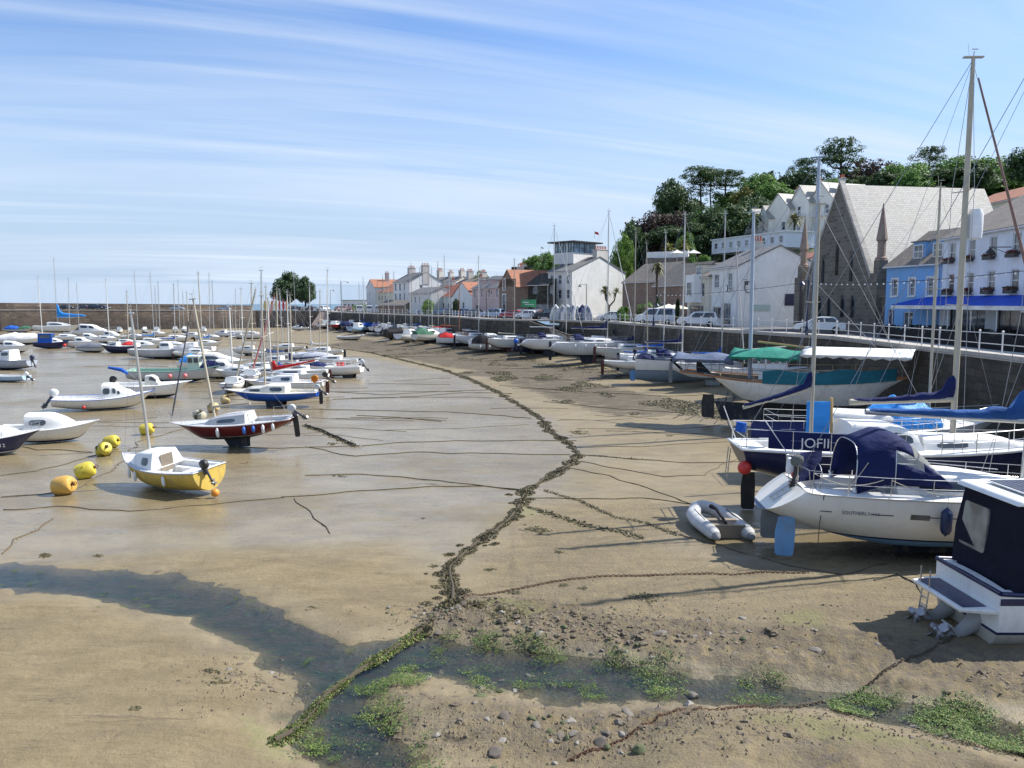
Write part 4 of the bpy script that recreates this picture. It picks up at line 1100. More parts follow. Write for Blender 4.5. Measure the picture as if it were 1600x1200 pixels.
# railings
RAILM = paint('white_railing_paint', (.66, .66, .64), .5, .1, dirt=.4)
def railing(name, label, pl, z, hh=1.05, step=2.2, r=.035, nr=2, mat=RAILM, cat='railing', back=.35):
    root = thing(name, label, cat, (0, 0, 0)); pl = offs(pl, back); pts = []
    for i in range(len(pl) - 1):
        n = max(1, round((pl[i + 1] - pl[i]).length / step))
        for k in range(n): pts.append(pl[i].lerp(pl[i + 1], k / n))
    pts.append(pl[-1])
    m0 = MB(); m0.lathe([(r * 1.5, 0), (r * 1.2, .05), (r, .08), (r, hh), (r * 1.7, hh + .02), (r * 1.7, hh + .08), (r * .3, hh + .12)], 8)
    p0 = m0.build('post', mat, root, smooth=40, loc=(*pts[0], z))
    for p in pts[1:]:
        c = p0.copy(); C.objects.link(c); c.parent = root; c.location = (*p, z)
    for k in range(nr):
        m = MB(); m.tube([(*p, z + hh * (k + 1) / nr - .04) for p in pts], r * .65, 6); m.build('rail', mat, root, smooth=60)
    return root
railing('quay_railing', 'white pipe railing along the near right quay in front of the blue and white hotel', QE[2:5], QZ + .12)
railing('quay_railing', 'white pipe railing along the quay in front of the church and white gabled pub', QE[4:7], QZ + .12)
railing('quay_railing', 'white pipe railing along the quay in front of the tall white house', QE[6:9], QZ + .12)
railing('quay_railing', 'white pipe railing left of the slipway in front of the brick gabled house', QE[10:12], QZ + .12)
railing('quay_railing', 'white pipe railing of the far quay in front of the pink house', QE[11:14], QZ + .12, step=2.6)
railing('quay_railing', 'white pipe railing at the far end of the quay by the three parked vans', QE[13:16], QZ + .12, step=3)

# ------------------------------------------------------------------ buildings
SLATE = stone('slate_roof', [(.16, .16, .165), (.21, .205, .20), (.13, .13, .14)], 1, .5, .3, (.09, .09, .09), .02, .7, .3, (.1, .09, .07), bump=.4)
SLATEL = stone('pale_slate_roof', [(.37, .355, .32), (.45, .43, .385), (.31, .295, .265)], 1, .36, .22, (.2, .2, .2), .018, .6, .35, (.34, .30, .2), bump=.5)
SLATEB = stone('brown_slate_roof', [(.20, .175, .15), (.26, .22, .18), (.17, .15, .13)], 1, .5, .3, (.1, .09, .08), .02, .8, .3, (.1, .09, .07), bump=.4)
TILEO = stone('orange_tile_roof', [(.40, .16, .085), (.50, .21, .11), (.33, .13, .08)], 1, .4, .35, (.2, .08, .05), .03, .8, .35, (.2, .12, .08), bump=.5)
TILER = stone('red_tile_roof', [(.32, .09, .055), (.40, .13, .08), (.26, .08, .05)], 1, .4, .35, (.12, .06, .04), .03, .8, .35, (.14, .08, .06), bump=.5)
BRICK = stone('brown_stone_wall', [(.26, .15, .10), (.34, .21, .14), (.20, .13, .10)], 1, .5, .25, (.32, .27, .22), .03, .9, .3, (.12, .09, .07), bump=.5)
GRAN = stone('church_granite', [(.155, .14, .115), (.215, .19, .16), (.11, .10, .085)], 1, .7, .34, (.24, .21, .17), .03, .92, .45, (.10, .085, .07), bump=.6)
BURNT = stone('burnt_timber_and_stone', [(.05, .045, .035), (.09, .08, .06), (.03, .03, .025)], 1, .8, .4, (.04, .04, .03), .03, .95, .5, (.015, .015, .015), bump=.9)
WWHITE = render_wall('white_render', (.80, .80, .78)); WGREY = render_wall('pale_grey_render', (.72, .71, .68), .35)
WBLUE = render_wall('blue_render', (.20, .42, .74), .2); WPINK = render_wall('pink_render', (.62, .47, .44), .25); WCREAM = render_wall('cream_render', (.68, .63, .50))
WHOT = render_wall('pale_hotel_render', (.72, .76, .82), .2)
FRAMEW = plain('white_window_frame', (.72, .72, .72), .5); FRAMED = plain('dark_window_frame', (.04, .035, .03), .5); CHIM = render_wall('chimney_render', (.55, .52, .48), .5)
POT = plain('terracotta_pot', (.42, .12, .05), .8); FLOWER = leafmat('window_box_plants', ((.02, .05, .015), (.06, .05, .02), (.25, .03, .05)), .1)
PANE = (lambda t: t.set(Base_Color=t.mix(t.ramp(t.noise(t.coord('Object'), .8, 2), [(.4, 0), (.6, 1)]), (.03, .035, .045), (.16, .17, .18)), Roughness=.08, Specular_IOR_Level=.9))(NT('window_pane'))
def wallgrid(mb, O, ux, uz, W, Hh, holes, nrm, dep=.14, mi=0):
    """rectangular wall with real openings; returns nothing. O origin, ux/uz unit vectors, nrm outward"""
    xs = sorted(set([0, W] + [v for h in holes for v in (h[0], h[0] + h[2])])); zs = sorted(set([0, Hh] + [v for h in holes for v in (h[1], h[1] + h[3])]))
    def P(x, z, d=0): return O + ux * x + uz * z - nrm * d
    for i in range(len(xs) - 1):
        for j in range(len(zs) - 1):
            cx, cz = (xs[i] + xs[i + 1]) / 2, (zs[j] + zs[j + 1]) / 2
            if any(h[0] < cx < h[0] + h[2] and h[1] < cz < h[1] + h[3] for h in holes): continue
            mb.add([P(xs[i], zs[j]), P(xs[i + 1], zs[j]), P(xs[i + 1], zs[j + 1]), P(xs[i], zs[j + 1])], [(0, 1, 2, 3)], mi)
    for x, z, w, h in [q[:4] for q in holes]:
        c = [(x, z), (x + w, z), (x + w, z + h), (x, z + h)]
        for k in range(4):
            a, b = c[k], c[(k + 1) % 4]; mb.add([P(*a), P(*b), P(*b, dep), P(*a, dep)], [(0, 1, 2, 3)], mi)
def window(parent, O, ux, uz, nrm, x, z, w, h, frame=FRAMEW, bars=1, vb=0, sill=True, dep=.12, name='window', pane=PANE, box=False, surround=None):
    def P(a, b, d=0): return O + ux * a + uz * b - nrm * d
    mb = MB(); fw = .07
    def bar(a0, b0, a1, b1, d0=dep - .05, d1=dep):
        mb.hexa([P(a0, b0, d1), P(a1, b0, d1), P(a1, b1, d1), P(a0, b1, d1), P(a0, b0, d0), P(a1, b0, d0), P(a1, b1, d0), P(a0, b1, d0)])
    bar(x, z, x + fw, z + h); bar(x + w - fw, z, x + w, z + h); bar(x + fw, z, x + w - fw, z + fw); bar(x + fw, z + h - fw, x + w - fw, z + h)
    for k in range(bars): zz = z + h * (k + 1) / (bars + 1); bar(x + fw, zz - .025, x + w - fw, zz + .025, dep - .04)
    for k in range(vb): xx = x + w * (k + 1) / (vb + 1); bar(xx - .02, z + fw, xx + .02, z + h - fw, dep - .035, dep - .002)
    if sill: mb.hexa([P(x - .1, z - .1, .02), P(x + w + .1, z - .1, .02), P(x + w + .1, z - .003, .02), P(x - .1, z - .003, .02), P(x - .1, z - .1, -.12), P(x + w + .1, z - .1, -.12), P(x + w + .1, z - .003, -.12), P(x - .1, z - .003, -.12)])
    if surround:
        s_ = surround
        for a0, b0, a1, b1 in ((x - s_, z - .0, x, z + h + s_), (x + w, z, x + w + s_, z + h + s_), (x, z + h, x + w, z + h + s_)): bar(a0, b0, a1, b1, -.04, .01)
    fr = mb.build(name, frame, parent, smooth=0)
    m = MB(); m.hexa([P(x + .02, z + .02, dep + .03), P(x + w - .02, z + .02, dep + .03), P(x + w - .02, z + h - .02, dep + .03), P(x + .02, z + h - .02, dep + .03), P(x + .02, z + .02, dep - .015), P(x + w - .02, z + .02, dep - .015), P(x + w - .02, z + h - .02, dep - .015), P(x + .02, z + h - .02, dep - .015)])
    m.build('pane', pane, fr, smooth=0)
    if box:
        m = MB(); rr = random.Random(int(x * 100 + z * 7)); m.hexa([P(x - .08, z - .12, -.12), P(x + w + .08, z - .12, -.12), P(x + w + .08, z - .12, -.42), P(x - .08, z - .12, -.42), P(x - .08, z + .12, -.12), P(x + w + .08, z + .12, -.12), P(x + w + .08, z + .12, -.42), P(x - .08, z + .12, -.42)])
        m.build('window_box', FRAMED, fr, smooth=0)
        m = MB()
        for k in range(70):
            c = P(x + rr.uniform(-.05, w + .05), z + .12 + rr.uniform(0, .2), -.27 + rr.uniform(-.18, .18)); q = Vector((rr.gauss(0, 1), rr.gauss(0, 1), rr.gauss(0, 1))).normalized() * .09; p = q.orthogonal().normalized() * .07
            m.add([c - q, c - p, c + q, c + p], [(0, 1, 2, 3)])
        m.build('flowers', FLOWER, fr, smooth=0)
    return fr
def chimney(parent, c, sx, sy, z0, z1, mat=CHIM, pots=3, rz=0, potm=POT):
    m = MB(); m.box((c[0], c[1], (z0 + z1) / 2), (sx, sy, z1 - z0), rz=rz); m.box((c[0], c[1], z1 + .06), (sx + .14, sy + .14, .12), rz=rz)
    ch = m.build('chimney', mat, parent, smooth=0)
    m = MB()
    for k in range(pots):
        f = (k + .5) / pots - .5; d = Matrix.Rotation(rz, 3, 'Z') @ Vector((0, sy * f, 0) if sy > sx else (sx * f, 0, 0))
        m.lathe([(.13, 0), (.15, .05), (.11, .1), (.10, .5), (.13, .52), (.13, .6)], 8, M=Matrix.Translation(Vector((c[0] + d.x, c[1] + d.y, z1 + .12))))
    m.build('chimney_pot', potm, ch, smooth=40)
    return ch
def house(name, label, cat, PL, PR, depth, eave, ridge, wall=WWHITE, roof=SLATE, front=(), right=(), left=(), axis='along', chim=(), base=QZ, over=.25, wmat=None, doors=(), frame=FRAMEW, bars=1, dormers=(), box=False, sidewall=None, parapet=0, surround=None, ridge_off=0., gut=True):
    """local x along facade (left to right seen from outside), y inwards"""
    d = (PR - PL); W = d.length; ang = math.atan2(d.y, d.x)
    root = thing(name, label, cat, (PL.x, PL.y, base), rz=ang)
    ux, uy, uz = Vector((1, 0, 0)), Vector((0, 1, 0)), Vector((0, 0, 1)); D = depth
    mb = MB()
    fh = [f[:4] for f in front] + [f[:4] for f in doors]
    wallgrid(mb, Vector((0, 0, 0)), ux, uz, W, eave, fh, -uy)
    wallgrid(mb, Vector((W, 0, 0)), uy, uz, D, eave, [q[:4] for q in right if q[1] + q[3] < eave], ux)
    wallgrid(mb, Vector((0, D, 0)), -uy, uz, D, eave, [q[:4] for q in left if q[1] + q[3] < eave], -ux)
    wallgrid(mb, Vector((W, D, 0)), -ux, uz, W, eave, [], uy)
    ym = D / 2 + ridge_off
    if axis == 'along':
        for x in (0, W): mb.add([(x, 0, eave), (x, D, eave), (x, ym, ridge)], [(0, 1, 2)])
    elif axis == 'across':
        for y in (0, D): mb.add([(0, y, eave), (W, y, eave), (W / 2, y, ridge)], [(0, 1, 2)])
    mb.build('wall', [wall], root, smooth=0)
    rb = MB(); th = .14
    def slab(a, b, c, e):
        n = (Vector(b) - Vector(a)).cross(Vector(e) - Vector(a)).normalized()
        if n.z < 0: n = -n
        q = [Vector(v) for v in (a, b, c, e)]; rb.hexa([v + n * .01 for v in q] + [v + n * (th) for v in q])
    if axis == 'along':
        s = (ridge - eave) / ym; s2 = (ridge - eave) / (D - ym); o = over
        slab((-o * .5, -o, eave - s * o), (W + o * .5, -o, eave - s * o), (W + o * .5, ym, ridge), (-o * .5, ym, ridge))
        slab((W + o * .5, D + o, eave - s2 * o), (-o * .5, D + o, eave - s2 * o), (-o * .5, ym, ridge), (W + o * .5, ym, ridge))
    elif axis == 'across':
        s = (ridge - eave) / (W / 2); o = over
        slab((-o, -o * .5, eave - s * o), (-o, D + o * .5, eave - s * o), (W / 2, D + o * .5, ridge), (W / 2, -o * .5, ridge))
        slab((W + o, D + o * .5, eave - s * o), (W + o, -o * .5, eave - s * o), (W / 2, -o * .5, ridge), (W / 2, D + o * .5, ridge))
    elif axis == 'hip':
        o = over; h = min(D, W) / 2; e = eave - .1
        A, B_, C_, D_ = (-o, -o, e), (W + o, -o, e), (W + o, D + o, e), (-o, D + o, e); R0, R1 = (h, D / 2, ridge), (W - h, D / 2, ridge)
        rb.add([A, B_, C_, D_, R0, R1], [(0, 1, 5, 4), (1, 2, 5), (2, 3, 4, 5), (3, 0, 4), (0, 3, 2, 1)])
    elif axis == 'flat':
        rb.box((W / 2, D / 2, eave + .1), (W + over * 2, D + over * 2, .2))
    rb.build('roof', roof, root, smooth=0)
    if gut and axis == 'along':
        m = MB(); m.tube([(-.1, -over - .05, eave - .12), (W + .1, -over - .05, eave - .12)], .06, 6); m.tube([(W - .25, -.07, eave - .2), (W - .25, -.07, 0)], .045, 6); m.build('gutter', FRAMEW, root, smooth=50)
    for q in front: window(root, Vector((0, 0, 0)), ux, uz, -uy, *q[:4], frame=frame, bars=bars, box=box, surround=surround, vb=(q[4] if len(q) > 4 else 0))
    for q in right: window(root, Vector((W, 0, 0)), uy, uz, ux, *q[:4], frame=frame, bars=bars, dep=.12 if q[1] + q[3] < eave else -.03)
    for q in left: window(root, Vector((0, D, 0)), -uy, uz, -ux, *q[:4], frame=frame, bars=bars, dep=.12 if q[1] + q[3] < eave else -.03)
    for q in doors: window(root, Vector((0, 0, 0)), ux, uz, -uy, *q[:4], frame=(q[4] if len(q) > 4 else FRAMED), bars=0, vb=(q[5] if len(q) > 5 else 0), sill=False, name='door', pane=(q[6] if len(q) > 6 else PANE))
    for (cx, cy, sx, sy, z1, n) in chim: chimney(root, (cx * W, cy * D), sx, sy, eave - .5, z1, pots=n, mat=CHIM)
    for (x, w_, z, h_) in dormers:
        s = (ridge - eave) / ym; y0 = (z - eave) / s; y1 = min(ym, (z + h_ - eave) / s + .3)
        m = MB(); m.hexa([(x, y0, z - .1), (x + w_, y0, z - .1), (x + w_, y1, z - .1), (x, y1, z - .1), (x, y0, z + h_), (x + w_, y0, z + h_), (x + w_, y1 + .2, z + h_), (x, y1 + .2, z + h_)])
        dm = m.build('dormer', wall, root, smooth=0)
        m = MB(); m.box((x + w_ / 2, (y0 + y1) / 2, z + h_ + .05), (w_ + .2, y1 - y0 + .4, .1)); m.build('dormer_roof', SLATE, dm, smooth=0)
        window(dm, Vector((0, y0, 0)), ux, uz, -uy, x + .15, z + .1, w_ - .3, h_ - .3, dep=-.04, bars=1, vb=1, sill=False)
    return root, W
def winrow(W, n, z, w, h, m=.6, vb=0):
    g = (W - 2 * m - n * w) / max(n - 1, 1); return [(m + k * (w + g), z, w, h, vb) for k in range(n)]

# hotel on the right
a, b = P2(1467, 62), Vector((31.2, 39)); W = (b - a).length
r_, W = house('seafront_hotel', 'three storey white hotel with window boxes and blue awning at the right edge', 'hotel', a, b, 12, 7.5, 10.8, WHOT, SLATEB,
   front=[(k * 2.9 + 1.0, z, 1.0, 1.45) for k in range(8) for z in (3.35, 5.65) if k * 2.9 + 2.2 < W], doors=[(1.6, .05, 5.2, 2.3, FRAMED, 3), (8.4, .05, 5.4, 2.3, FRAMED, 3), (15.5, .05, 5.4, 2.3, FRAMED, 3)],
   box=True, chim=[(.30, .5, 3.2, .9, 11.7, 8), (.9, .5, 2.5, .9, 11.7, 6)])
mb = MB(); mb.hexa([(-2.8, -2.6, 2.42), (W, -2.6, 2.42), (W, -.02, 3.05), (-2.8, -.02, 3.05), (-2.8, -2.6, 2.50), (W, -2.6, 2.50), (W, -.02, 3.13), (-2.8, -.02, 3.13)])
aw = mb.build('awning', cloth('royal_blue_awning', (.010, .075, .50), .7, .15), r_, smooth=0)
mb = MB(); mb.box((W / 2 - 1.4, -2.62, 2.32), (W + 2.8, .04, .26)); mb.build('awning_valance', WHITEC, aw, smooth=0)
mb = MB()
for k in range(9): mb.tube([(-2.7 + k * (W + 2.5) / 8, -2.5, .0), (-2.7 + k * (W + 2.5) / 8, -2.5, 2.4)], .04, 6)
mb.build('awning_post', FRAMEW, aw, smooth=50)
# terrace tables
tb = thing('terrace_table', 'dark table with four chairs on the hotel terrace under the blue awning', 'table', (0, 0, 0), group='tables on the hotel terrace')
m = MB(); m.box((0, 0, .74), (.9, .9, .04)); m.tube([(0, 0, 0), (0, 0, .72)], .05, 6); m.box((0, 0, .02), (.5, .5, .04)); m.build('tabletop', FRAMED, tb, smooth=0)
for k in range(4):
    c = math.cos(k * PI / 2) * .75; s = math.sin(k * PI / 2) * .75; m = MB(); m.box((c, s, .45), (.42, .42, .05)); m.box((c * 1.27, s * 1.27, .7), (.42 if s else .05, .05 if s else .42, .5))
    for dx, dy in ((-.18, -.18), (.18, -.18), (.18, .18), (-.18, .18)): m.tube([(c + dx, s + dy, 0), (c + dx, s + dy, .45)], .02, 4)
    m.build('chair', BLACKP, tb, smooth=0)
d = (b - a).normalized(); n_ = Vector((d.y, -d.x)); n_ = n_ if n_.x < 0 else -n_
first = True
for k in range(10):
    for q in (1.3, 3.2):
        p = a + d * (k * 2.2 + .5) + n_ * q
        if first: tb.location = (*p, QZ + .01); first = False
        else: copy_tree(tb, (*p, QZ + .01), rz=k * .7)
mb = MB(); p0 = a + n_ * 4.4; p1 = b + n_ * 4.4
mb.hexa([(*p0, QZ), (*p1, QZ), (*(p1 - n_ * .12), QZ), (*(p0 - n_ * .12), QZ), (*p0, QZ + .75), (*p1, QZ + .75), (*(p1 - n_ * .12), QZ + .75), (*(p0 - n_ * .12), QZ + .75)])
tag(mb.build('terrace_screen', cloth('dark_terrace_screen', (.02, .02, .022)), smooth=0), 'low dark canvas screen round the hotel terrace', 'screen')
# hotel hanging lantern / sign
lt = MB(); lt.tube([(9.8, -.1, 6.2), (9.8, -1.5, 6.2)], .03, 5); lt.tube([(9.8, -.1, 5.7), (9.8, -1.2, 6.15)], .02, 5); lt.lathe([(.05, .3), (.12, .2), (.3, 0), (.28, -.02)], 10, M=Matrix.Translation((9.8, -1.4, 5.85))); lt.build('wall_lantern', BLACKP, r_, smooth=30)
# blue house
a, b = P2(1381, 68.6), P2(1466, 62.2)
r_, W = house('blue_house', 'bright blue two storey house with slate roof and dormers beside the church', 'house', a, b, 8, 5.7, 8.6, WBLUE, SLATEB,
   front=[(1.1, 3.2, .85, 1.55), (3.6, 3.2, .85, 1.55), (6.4, 3.2, .85, 1.55)] if (b - a).length > 9.6 else winrow((b - a).length, 3, 3.2, .7, 1.4, .8), doors=[(.4, .02, .8, 2.1, FRAMEW, 0, NAVYP), (2.4, .5, 1.1, 1.4, FRAMEW, 1)], surround=.12, dormers=[((b - a).length * .38, 1.4, 6.1, 1.4), ((b - a).length * .72, 1.4, 6.1, 1.4)])
# church
a, b = P2(1250, 82), P2(1366, 70); W = (b - a).length; D = 14.8
dd = (b - a).normalized(); ang = math.atan2(dd.y, dd.x)
ch = thing('stone_church', 'large brown granite church with steep pale slate roof and pointed pinnacles', 'church', (a.x, a.y, QZ), rz=ang)
RZ, EZ = 13.3, 3.2
mb = MB(); lan = [(W * .5 - 3.0, 1.3, .7, 2.0), (W * .5 - 1.4, 1.3, .7, 2.0), (W * .5 + .8, 1.3, .7, 2.0), (W * .5 + 2.4, 1.3, .7, 2.0)]
wallgrid(mb, Vector((0, 0, 0)), Vector((1, 0, 0)), Vector((0, 0, 1)), W, EZ + .1, [l for l in lan], Vector((0, -1, 0)))
def gabpt(x): return EZ + .1 + (RZ - EZ) * (1 - abs(x - W / 2) / (W / 2))
tall = [(W / 2 - 2.6, 4.6, .6, 2.6), (W / 2 - .3, 5.2, .6, 3.2), (W / 2 + 2.0, 4.6, .6, 2.6)]
xs = sorted(set([0, W / 2, W] + [v for h in tall for v in (h[0], h[0] + h[2])]))
for i in range(len(xs) - 1):
    x0, x1 = xs[i], xs[i + 1]; hl = [h for h in tall if h[0] <= (x0 + x1) / 2 <= h[0] + h[2]]; zb = EZ + .1
    if hl:
        h = hl[0]; mb.add([(x0, 0, zb), (x1, 0, zb), (x1, 0, h[1]), (x0, 0, h[1])], [(0, 1, 2, 3)]); zb = h[1] + h[3]
        for p, q in (((x0, h[1]), (x1, h[1])), ((x1, h[1]), (x1, zb)), ((x1, zb), (x0, zb)), ((x0, zb), (x0, h[1]))): mb.add([(p[0], 0, p[1]), (q[0], 0, q[1]), (q[0], .3, q[1]), (p[0], .3, p[1])], [(0, 1, 2, 3)])
    mb.add([(x0, 0, zb), (x1, 0, zb), (x1, 0, gabpt(x1)), (x0, 0, gabpt(x0))], [(0, 1, 2, 3)])
for x in (0, W): mb.add([(x, 0, 0), (x, D, 0), (x, D, EZ + .1), (x, 0, EZ + .1)], [(0, 1, 2, 3)])
mb.add([(0, D, 0), (W, D, 0), (W, D, EZ + .1), (W / 2, D, RZ), (0, D, EZ + .1)], [(0, 1, 2, 3, 4)])
mb.build('wall', GRAN, ch, smooth=0)
mb = MB()
for sx in (-1, 1):
    s = (RZ - EZ) / (W / 2); e = (W / 2 + sx * (W / 2 + .5), EZ - s * .5 + .15)
    q = [Vector((e[0], .35, e[1])), Vector((e[0], D + .3, e[1])), Vector((W / 2, D + .3, RZ + .15)), Vector((W / 2, .35, RZ + .15))]; n = Vector((sx * s, 0, 1)).normalized() * .16
    mb.hexa(q + [p + n for p in q])
mb.build('roof', SLATEL, ch, smooth=0)
mb = MB()
for sx in (-1, 1):
    pts = [Vector((W / 2 + sx * (W / 2 + .15), -.06, EZ - .2)), Vector((W / 2, -.06, RZ + .25))]
    d_ = (pts[1] - pts[0]); mb.hexa([pts[0], pts[1], pts[1] + Vector((0, .5, 0)), pts[0] + Vector((0, .5, 0)), pts[0] + Vector((sx * .15, 0, .38)), pts[1] + Vector((0, 0, .38)), pts[1] + Vector((0, .5, .38)), pts[0] + Vector((sx * .15, .5, .38))])
mb.build('gable_coping', COPE, ch, smooth=0)
for l in lan + tall:
    m = MB(); x, z, w, h = l; m.box((x + w / 2, .22, z + h / 2), (w, .04, h)); wn = m.build('window', DGLASS, ch, smooth=0)
    m = MB(); m.loft([[Vector((x - .1, -.03 + k, z - .02)), Vector((x - .1, -.03 + k, z + h * .75)), Vector((x + w / 2, -.03 + k, z + h + .2)), Vector((x + w + .1, -.03 + k, z + h * .75)), Vector((x + w + .1, -.03 + k, z - .02)), Vector((x + w, -.03 + k, z)), Vector((x + w, -.03 + k, z + h * .72)), Vector((x + w / 2, -.03 + k, z + h * .98)), Vector((x, -.03 + k, z + h * .72)), Vector((x, -.03 + k, z))] for k in (0, .06)], caps=False); m.build('tracery', COPE, wn, smooth=0)
for x, hz_ in ((-.25, 6.6), (W + .05, 6.6)):
    m = MB(); m.box((x, .3, 2.6), (1.0, 1.3, 5.2)); m.box((x, .3, 5.7), (.8, .8, 1.2)); m.build('buttress', GRAN, ch, smooth=0)
    m = MB(); m.lathe([(.46, 6.2), (.5, 6.25), (.5, 6.5), (.34, 6.6), (.34, 7.9), (.46, 8.0), (.46, 8.15), (.02, 11.2)], 8, M=Matrix.Translation((x, .3, 0))); m.build('pinnacle', stone('pinnacle_stone', [(.30, .2, .16), (.36, .25, .19)], 1, .4, .2), ch, smooth=0)
# low stone annex of the church
a2, b2 = P2(1362, 69.9), P2(1381, 68.8)
house('church_hall', 'low brown stone annex between the church and the blue house', 'building', a2 + Vector((.3, 0)), b2 + Vector((.3, 0)), 5, 3.1, 3.3, GRAN, SLATEB, front=[(.35, 1.0, .35, 1.2)], axis='flat', frame=COPE)
# white pub with gable
a, b = P2(1108, 97), P2(1152, 89)
W = (b - a).length; dir_ = (b - a).normalized(); br = P2(1247, 88)
dep = (br - b).length
r_, W = house('white_pub', 'white two storey pub with plain gable wall carrying round black signs', 'pub', a, b, 9.5, 6.7, 8.9, WWHITE, SLATE, front=[(1.2, 4.4, 1.5, 1.6, 1), (5.2, 4.4, 1.2, 1.6, 1)], doors=[(W - 4.5, .05, 2.6, 2.6, FRAMEW, 2), (1, .7, 2.4, 1.5, FRAMEW, 1)], right=[(1.6, 1.2, .02, .02)], chim=[(.3, .5, .8, 1.0, 9.7, 3)])
def disc_sign(parent, c, nrm_axis, r, marks):
    M = Matrix.Translation(c) @ (Matrix.Rotation(PI / 2, 4, 'Y') if nrm_axis == 'x' else Matrix.Rotation(PI / 2, 4, 'X'))
    m = MB(); m.lathe([(r, 0), (r, .06), (r * .96, .08), (.01, .08)], 28, M=M); s_ = m.build('round_sign', BLACKP, parent, smooth=30)
    m = MB(); rr = random.Random(5)
    for k, (u0, v0, u1, v1) in enumerate(marks):
        m.hexa([M @ Vector((x * r, y * r, z)) for z in (.085, .095) for x, y in ((v0, u0), (v0, u1), (v1, u1), (v1, u0))])
    m.lathe([(r * .86, .086), (r * .90, .086), (r * .90, .094), (r * .86, .094)], 28, M=M)
    m.build('sign_lettering', FRAMEW, s_, smooth=0)
disc_sign(r_, (W + .02, 1.3, 4.35), 'x', .62, [(-.6, .0, .55, .25), (-.3, -.35, .4, -.2), (-.2, .35, .25, .55)])
disc_sign(r_, (W - 2.0, -.5, 4.25), 'y', .42, [(-.6, -.1, .6, .15)])
m = MB(); m.box((W + .05, 2.6, 2.1), (.06, 2.3, .7)); m.build('menu_board', plain('pale_green_board', (.42, .52, .48), .6), r_, smooth=0)
m = MB(); m.box((W + .05, 6.0, 3.0), (.08, 1.1, 1.3)); w2 = m.build('wall_sign', NAVYP, r_, smooth=0)
m = MB(); m.tube([(W + .05, .5, 5.2), (W + .9, .5, 5.2)], .03, 5); m.box((W + .9, .5, 4.8), (.3, .3, .45)); m.build('wall_lantern', BLACKP, r_, smooth=0)
# cream bay fronted house left of it
a, b = P2(1074, 102), P2(1109, 96.5)
r_, W = house('cream_house', 'narrow cream and white house with a bay window left of the white pub', 'house', a, b, 8, 5.8, 7.6, WCREAM, SLATEB, front=[(.7, 3.4, .8, 1.7), (3.4, 3.4, .8, 1.7)], doors=[(.5, .1, 3.6, 2.3, FRAMEW, 3)], dormers=[(1.2, 1.7, 6.0, 1.3)])
m = MB(); m.loft([[Vector((x, y, z)) for x, y in ((.3, -.003), (.8, -.8), (3.0, -.8), (3.5, -.003))] for z in (2.7, 6.1)]); bay = m.build('bay_window', WWHITE, r_, smooth=0)
window(bay, Vector((0, -.8, 0)), Vector((1, 0, 0)), Vector((0, 0, 1)), Vector((0, -1, 0)), 1.3, 3.5, 1.2, 1.7, dep=-.03)
# stone barns behind palm
house('brick_barn', 'long brown brick barn with grey roof right of the tall white house', 'building', P2(972, 133), P2(1030, 124), 9, 6.0, 9.0, BRICK, SLATEB, right=[(2, 3, 1, 1)], over=.2)
house('brick_cottage', 'lower brown brick building with grey roof behind the black palm trunk', 'building', P2(1020, 122), P2(1076, 112), 8, 5.2, 8.4, BRICK, SLATEB, front=[(2, 1.4, 1.4, 1.3), (6, 1.4, 1.4, 1.3)], over=.2)
mb = MB(); p0, p1 = P2(975, 116), P2(1030, 109); mb.hexa([(*p0, QZ), (*p1, QZ), (p1.x + .3, p1.y + .3, QZ), (p0.x + .3, p0.y + .3, QZ), (*p0, QZ + 2.1), (*p1, QZ + 2.1), (p1.x + .3, p1.y + .3, QZ + 2.1), (p0.x + .3, p0.y + .3, QZ + 2.1)])
tag(mb.build('garden_wall', BRICK, smooth=0), 'brown brick garden wall behind the parked white van', 'wall')
# tall white house with glass pavilion
b = Vector((10.45, 141)); a = b + Vector((-.71, .704)) * 5.6; br = b + Vector((.704, .71)) * 15.3
r_, W = house('tall_white_house', 'tall white three storey house with blank gable and glass rooftop pavilion', 'house', a, b, (br - b).length, 8.2, 10.9, WGREY, SLATE, front=[(x, z, .85, 1.6) for x in (.5, 2.35, 4.2) for z in (3.4, 6.0)], doors=[(.5, .05, .9, 2.2), (2.35, .6, .9, 1.5), (4.2, .6, .9, 1.5)], chim=[(.9, .56, 1.0, 3.4, 12.2, 7)])
Dp = (br - b).length
m = MB(); m.box((W * .1, Dp * .44, 10.7), (4.6, 6.4, 2.0)); m.build('pavilion_base', WGREY, r_, smooth=0)
m = MB(); m.box((W * .1, Dp * .44, 12.6), (4.4, 6.0, 1.8)); pv = m.build('glass_pavilion', glass('pavilion_glass', (.16, .22, .26), .05), r_, smooth=0)
m = MB(); m.box((W * .1, Dp * .44, 13.6), (6.4, 8.2, .25)); m.build('pavilion_roof', FRAMED, pv, smooth=0)
m = MB()
for k in range(8):
    for y in (-1, 1): m.box((W * .1 - 2.2 + k * .63, Dp * .44 + y * 3.02, 12.6), (.12, .1, 1.8))
for k in range(5):
    for x in (-1, 1): m.box((W * .1 + x * 2.22, Dp * .44 - 3.0 + k * 1.5, 12.6), (.1, .12, 1.8))
m.build('pavilion_frame', FRAMED, pv, smooth=0)
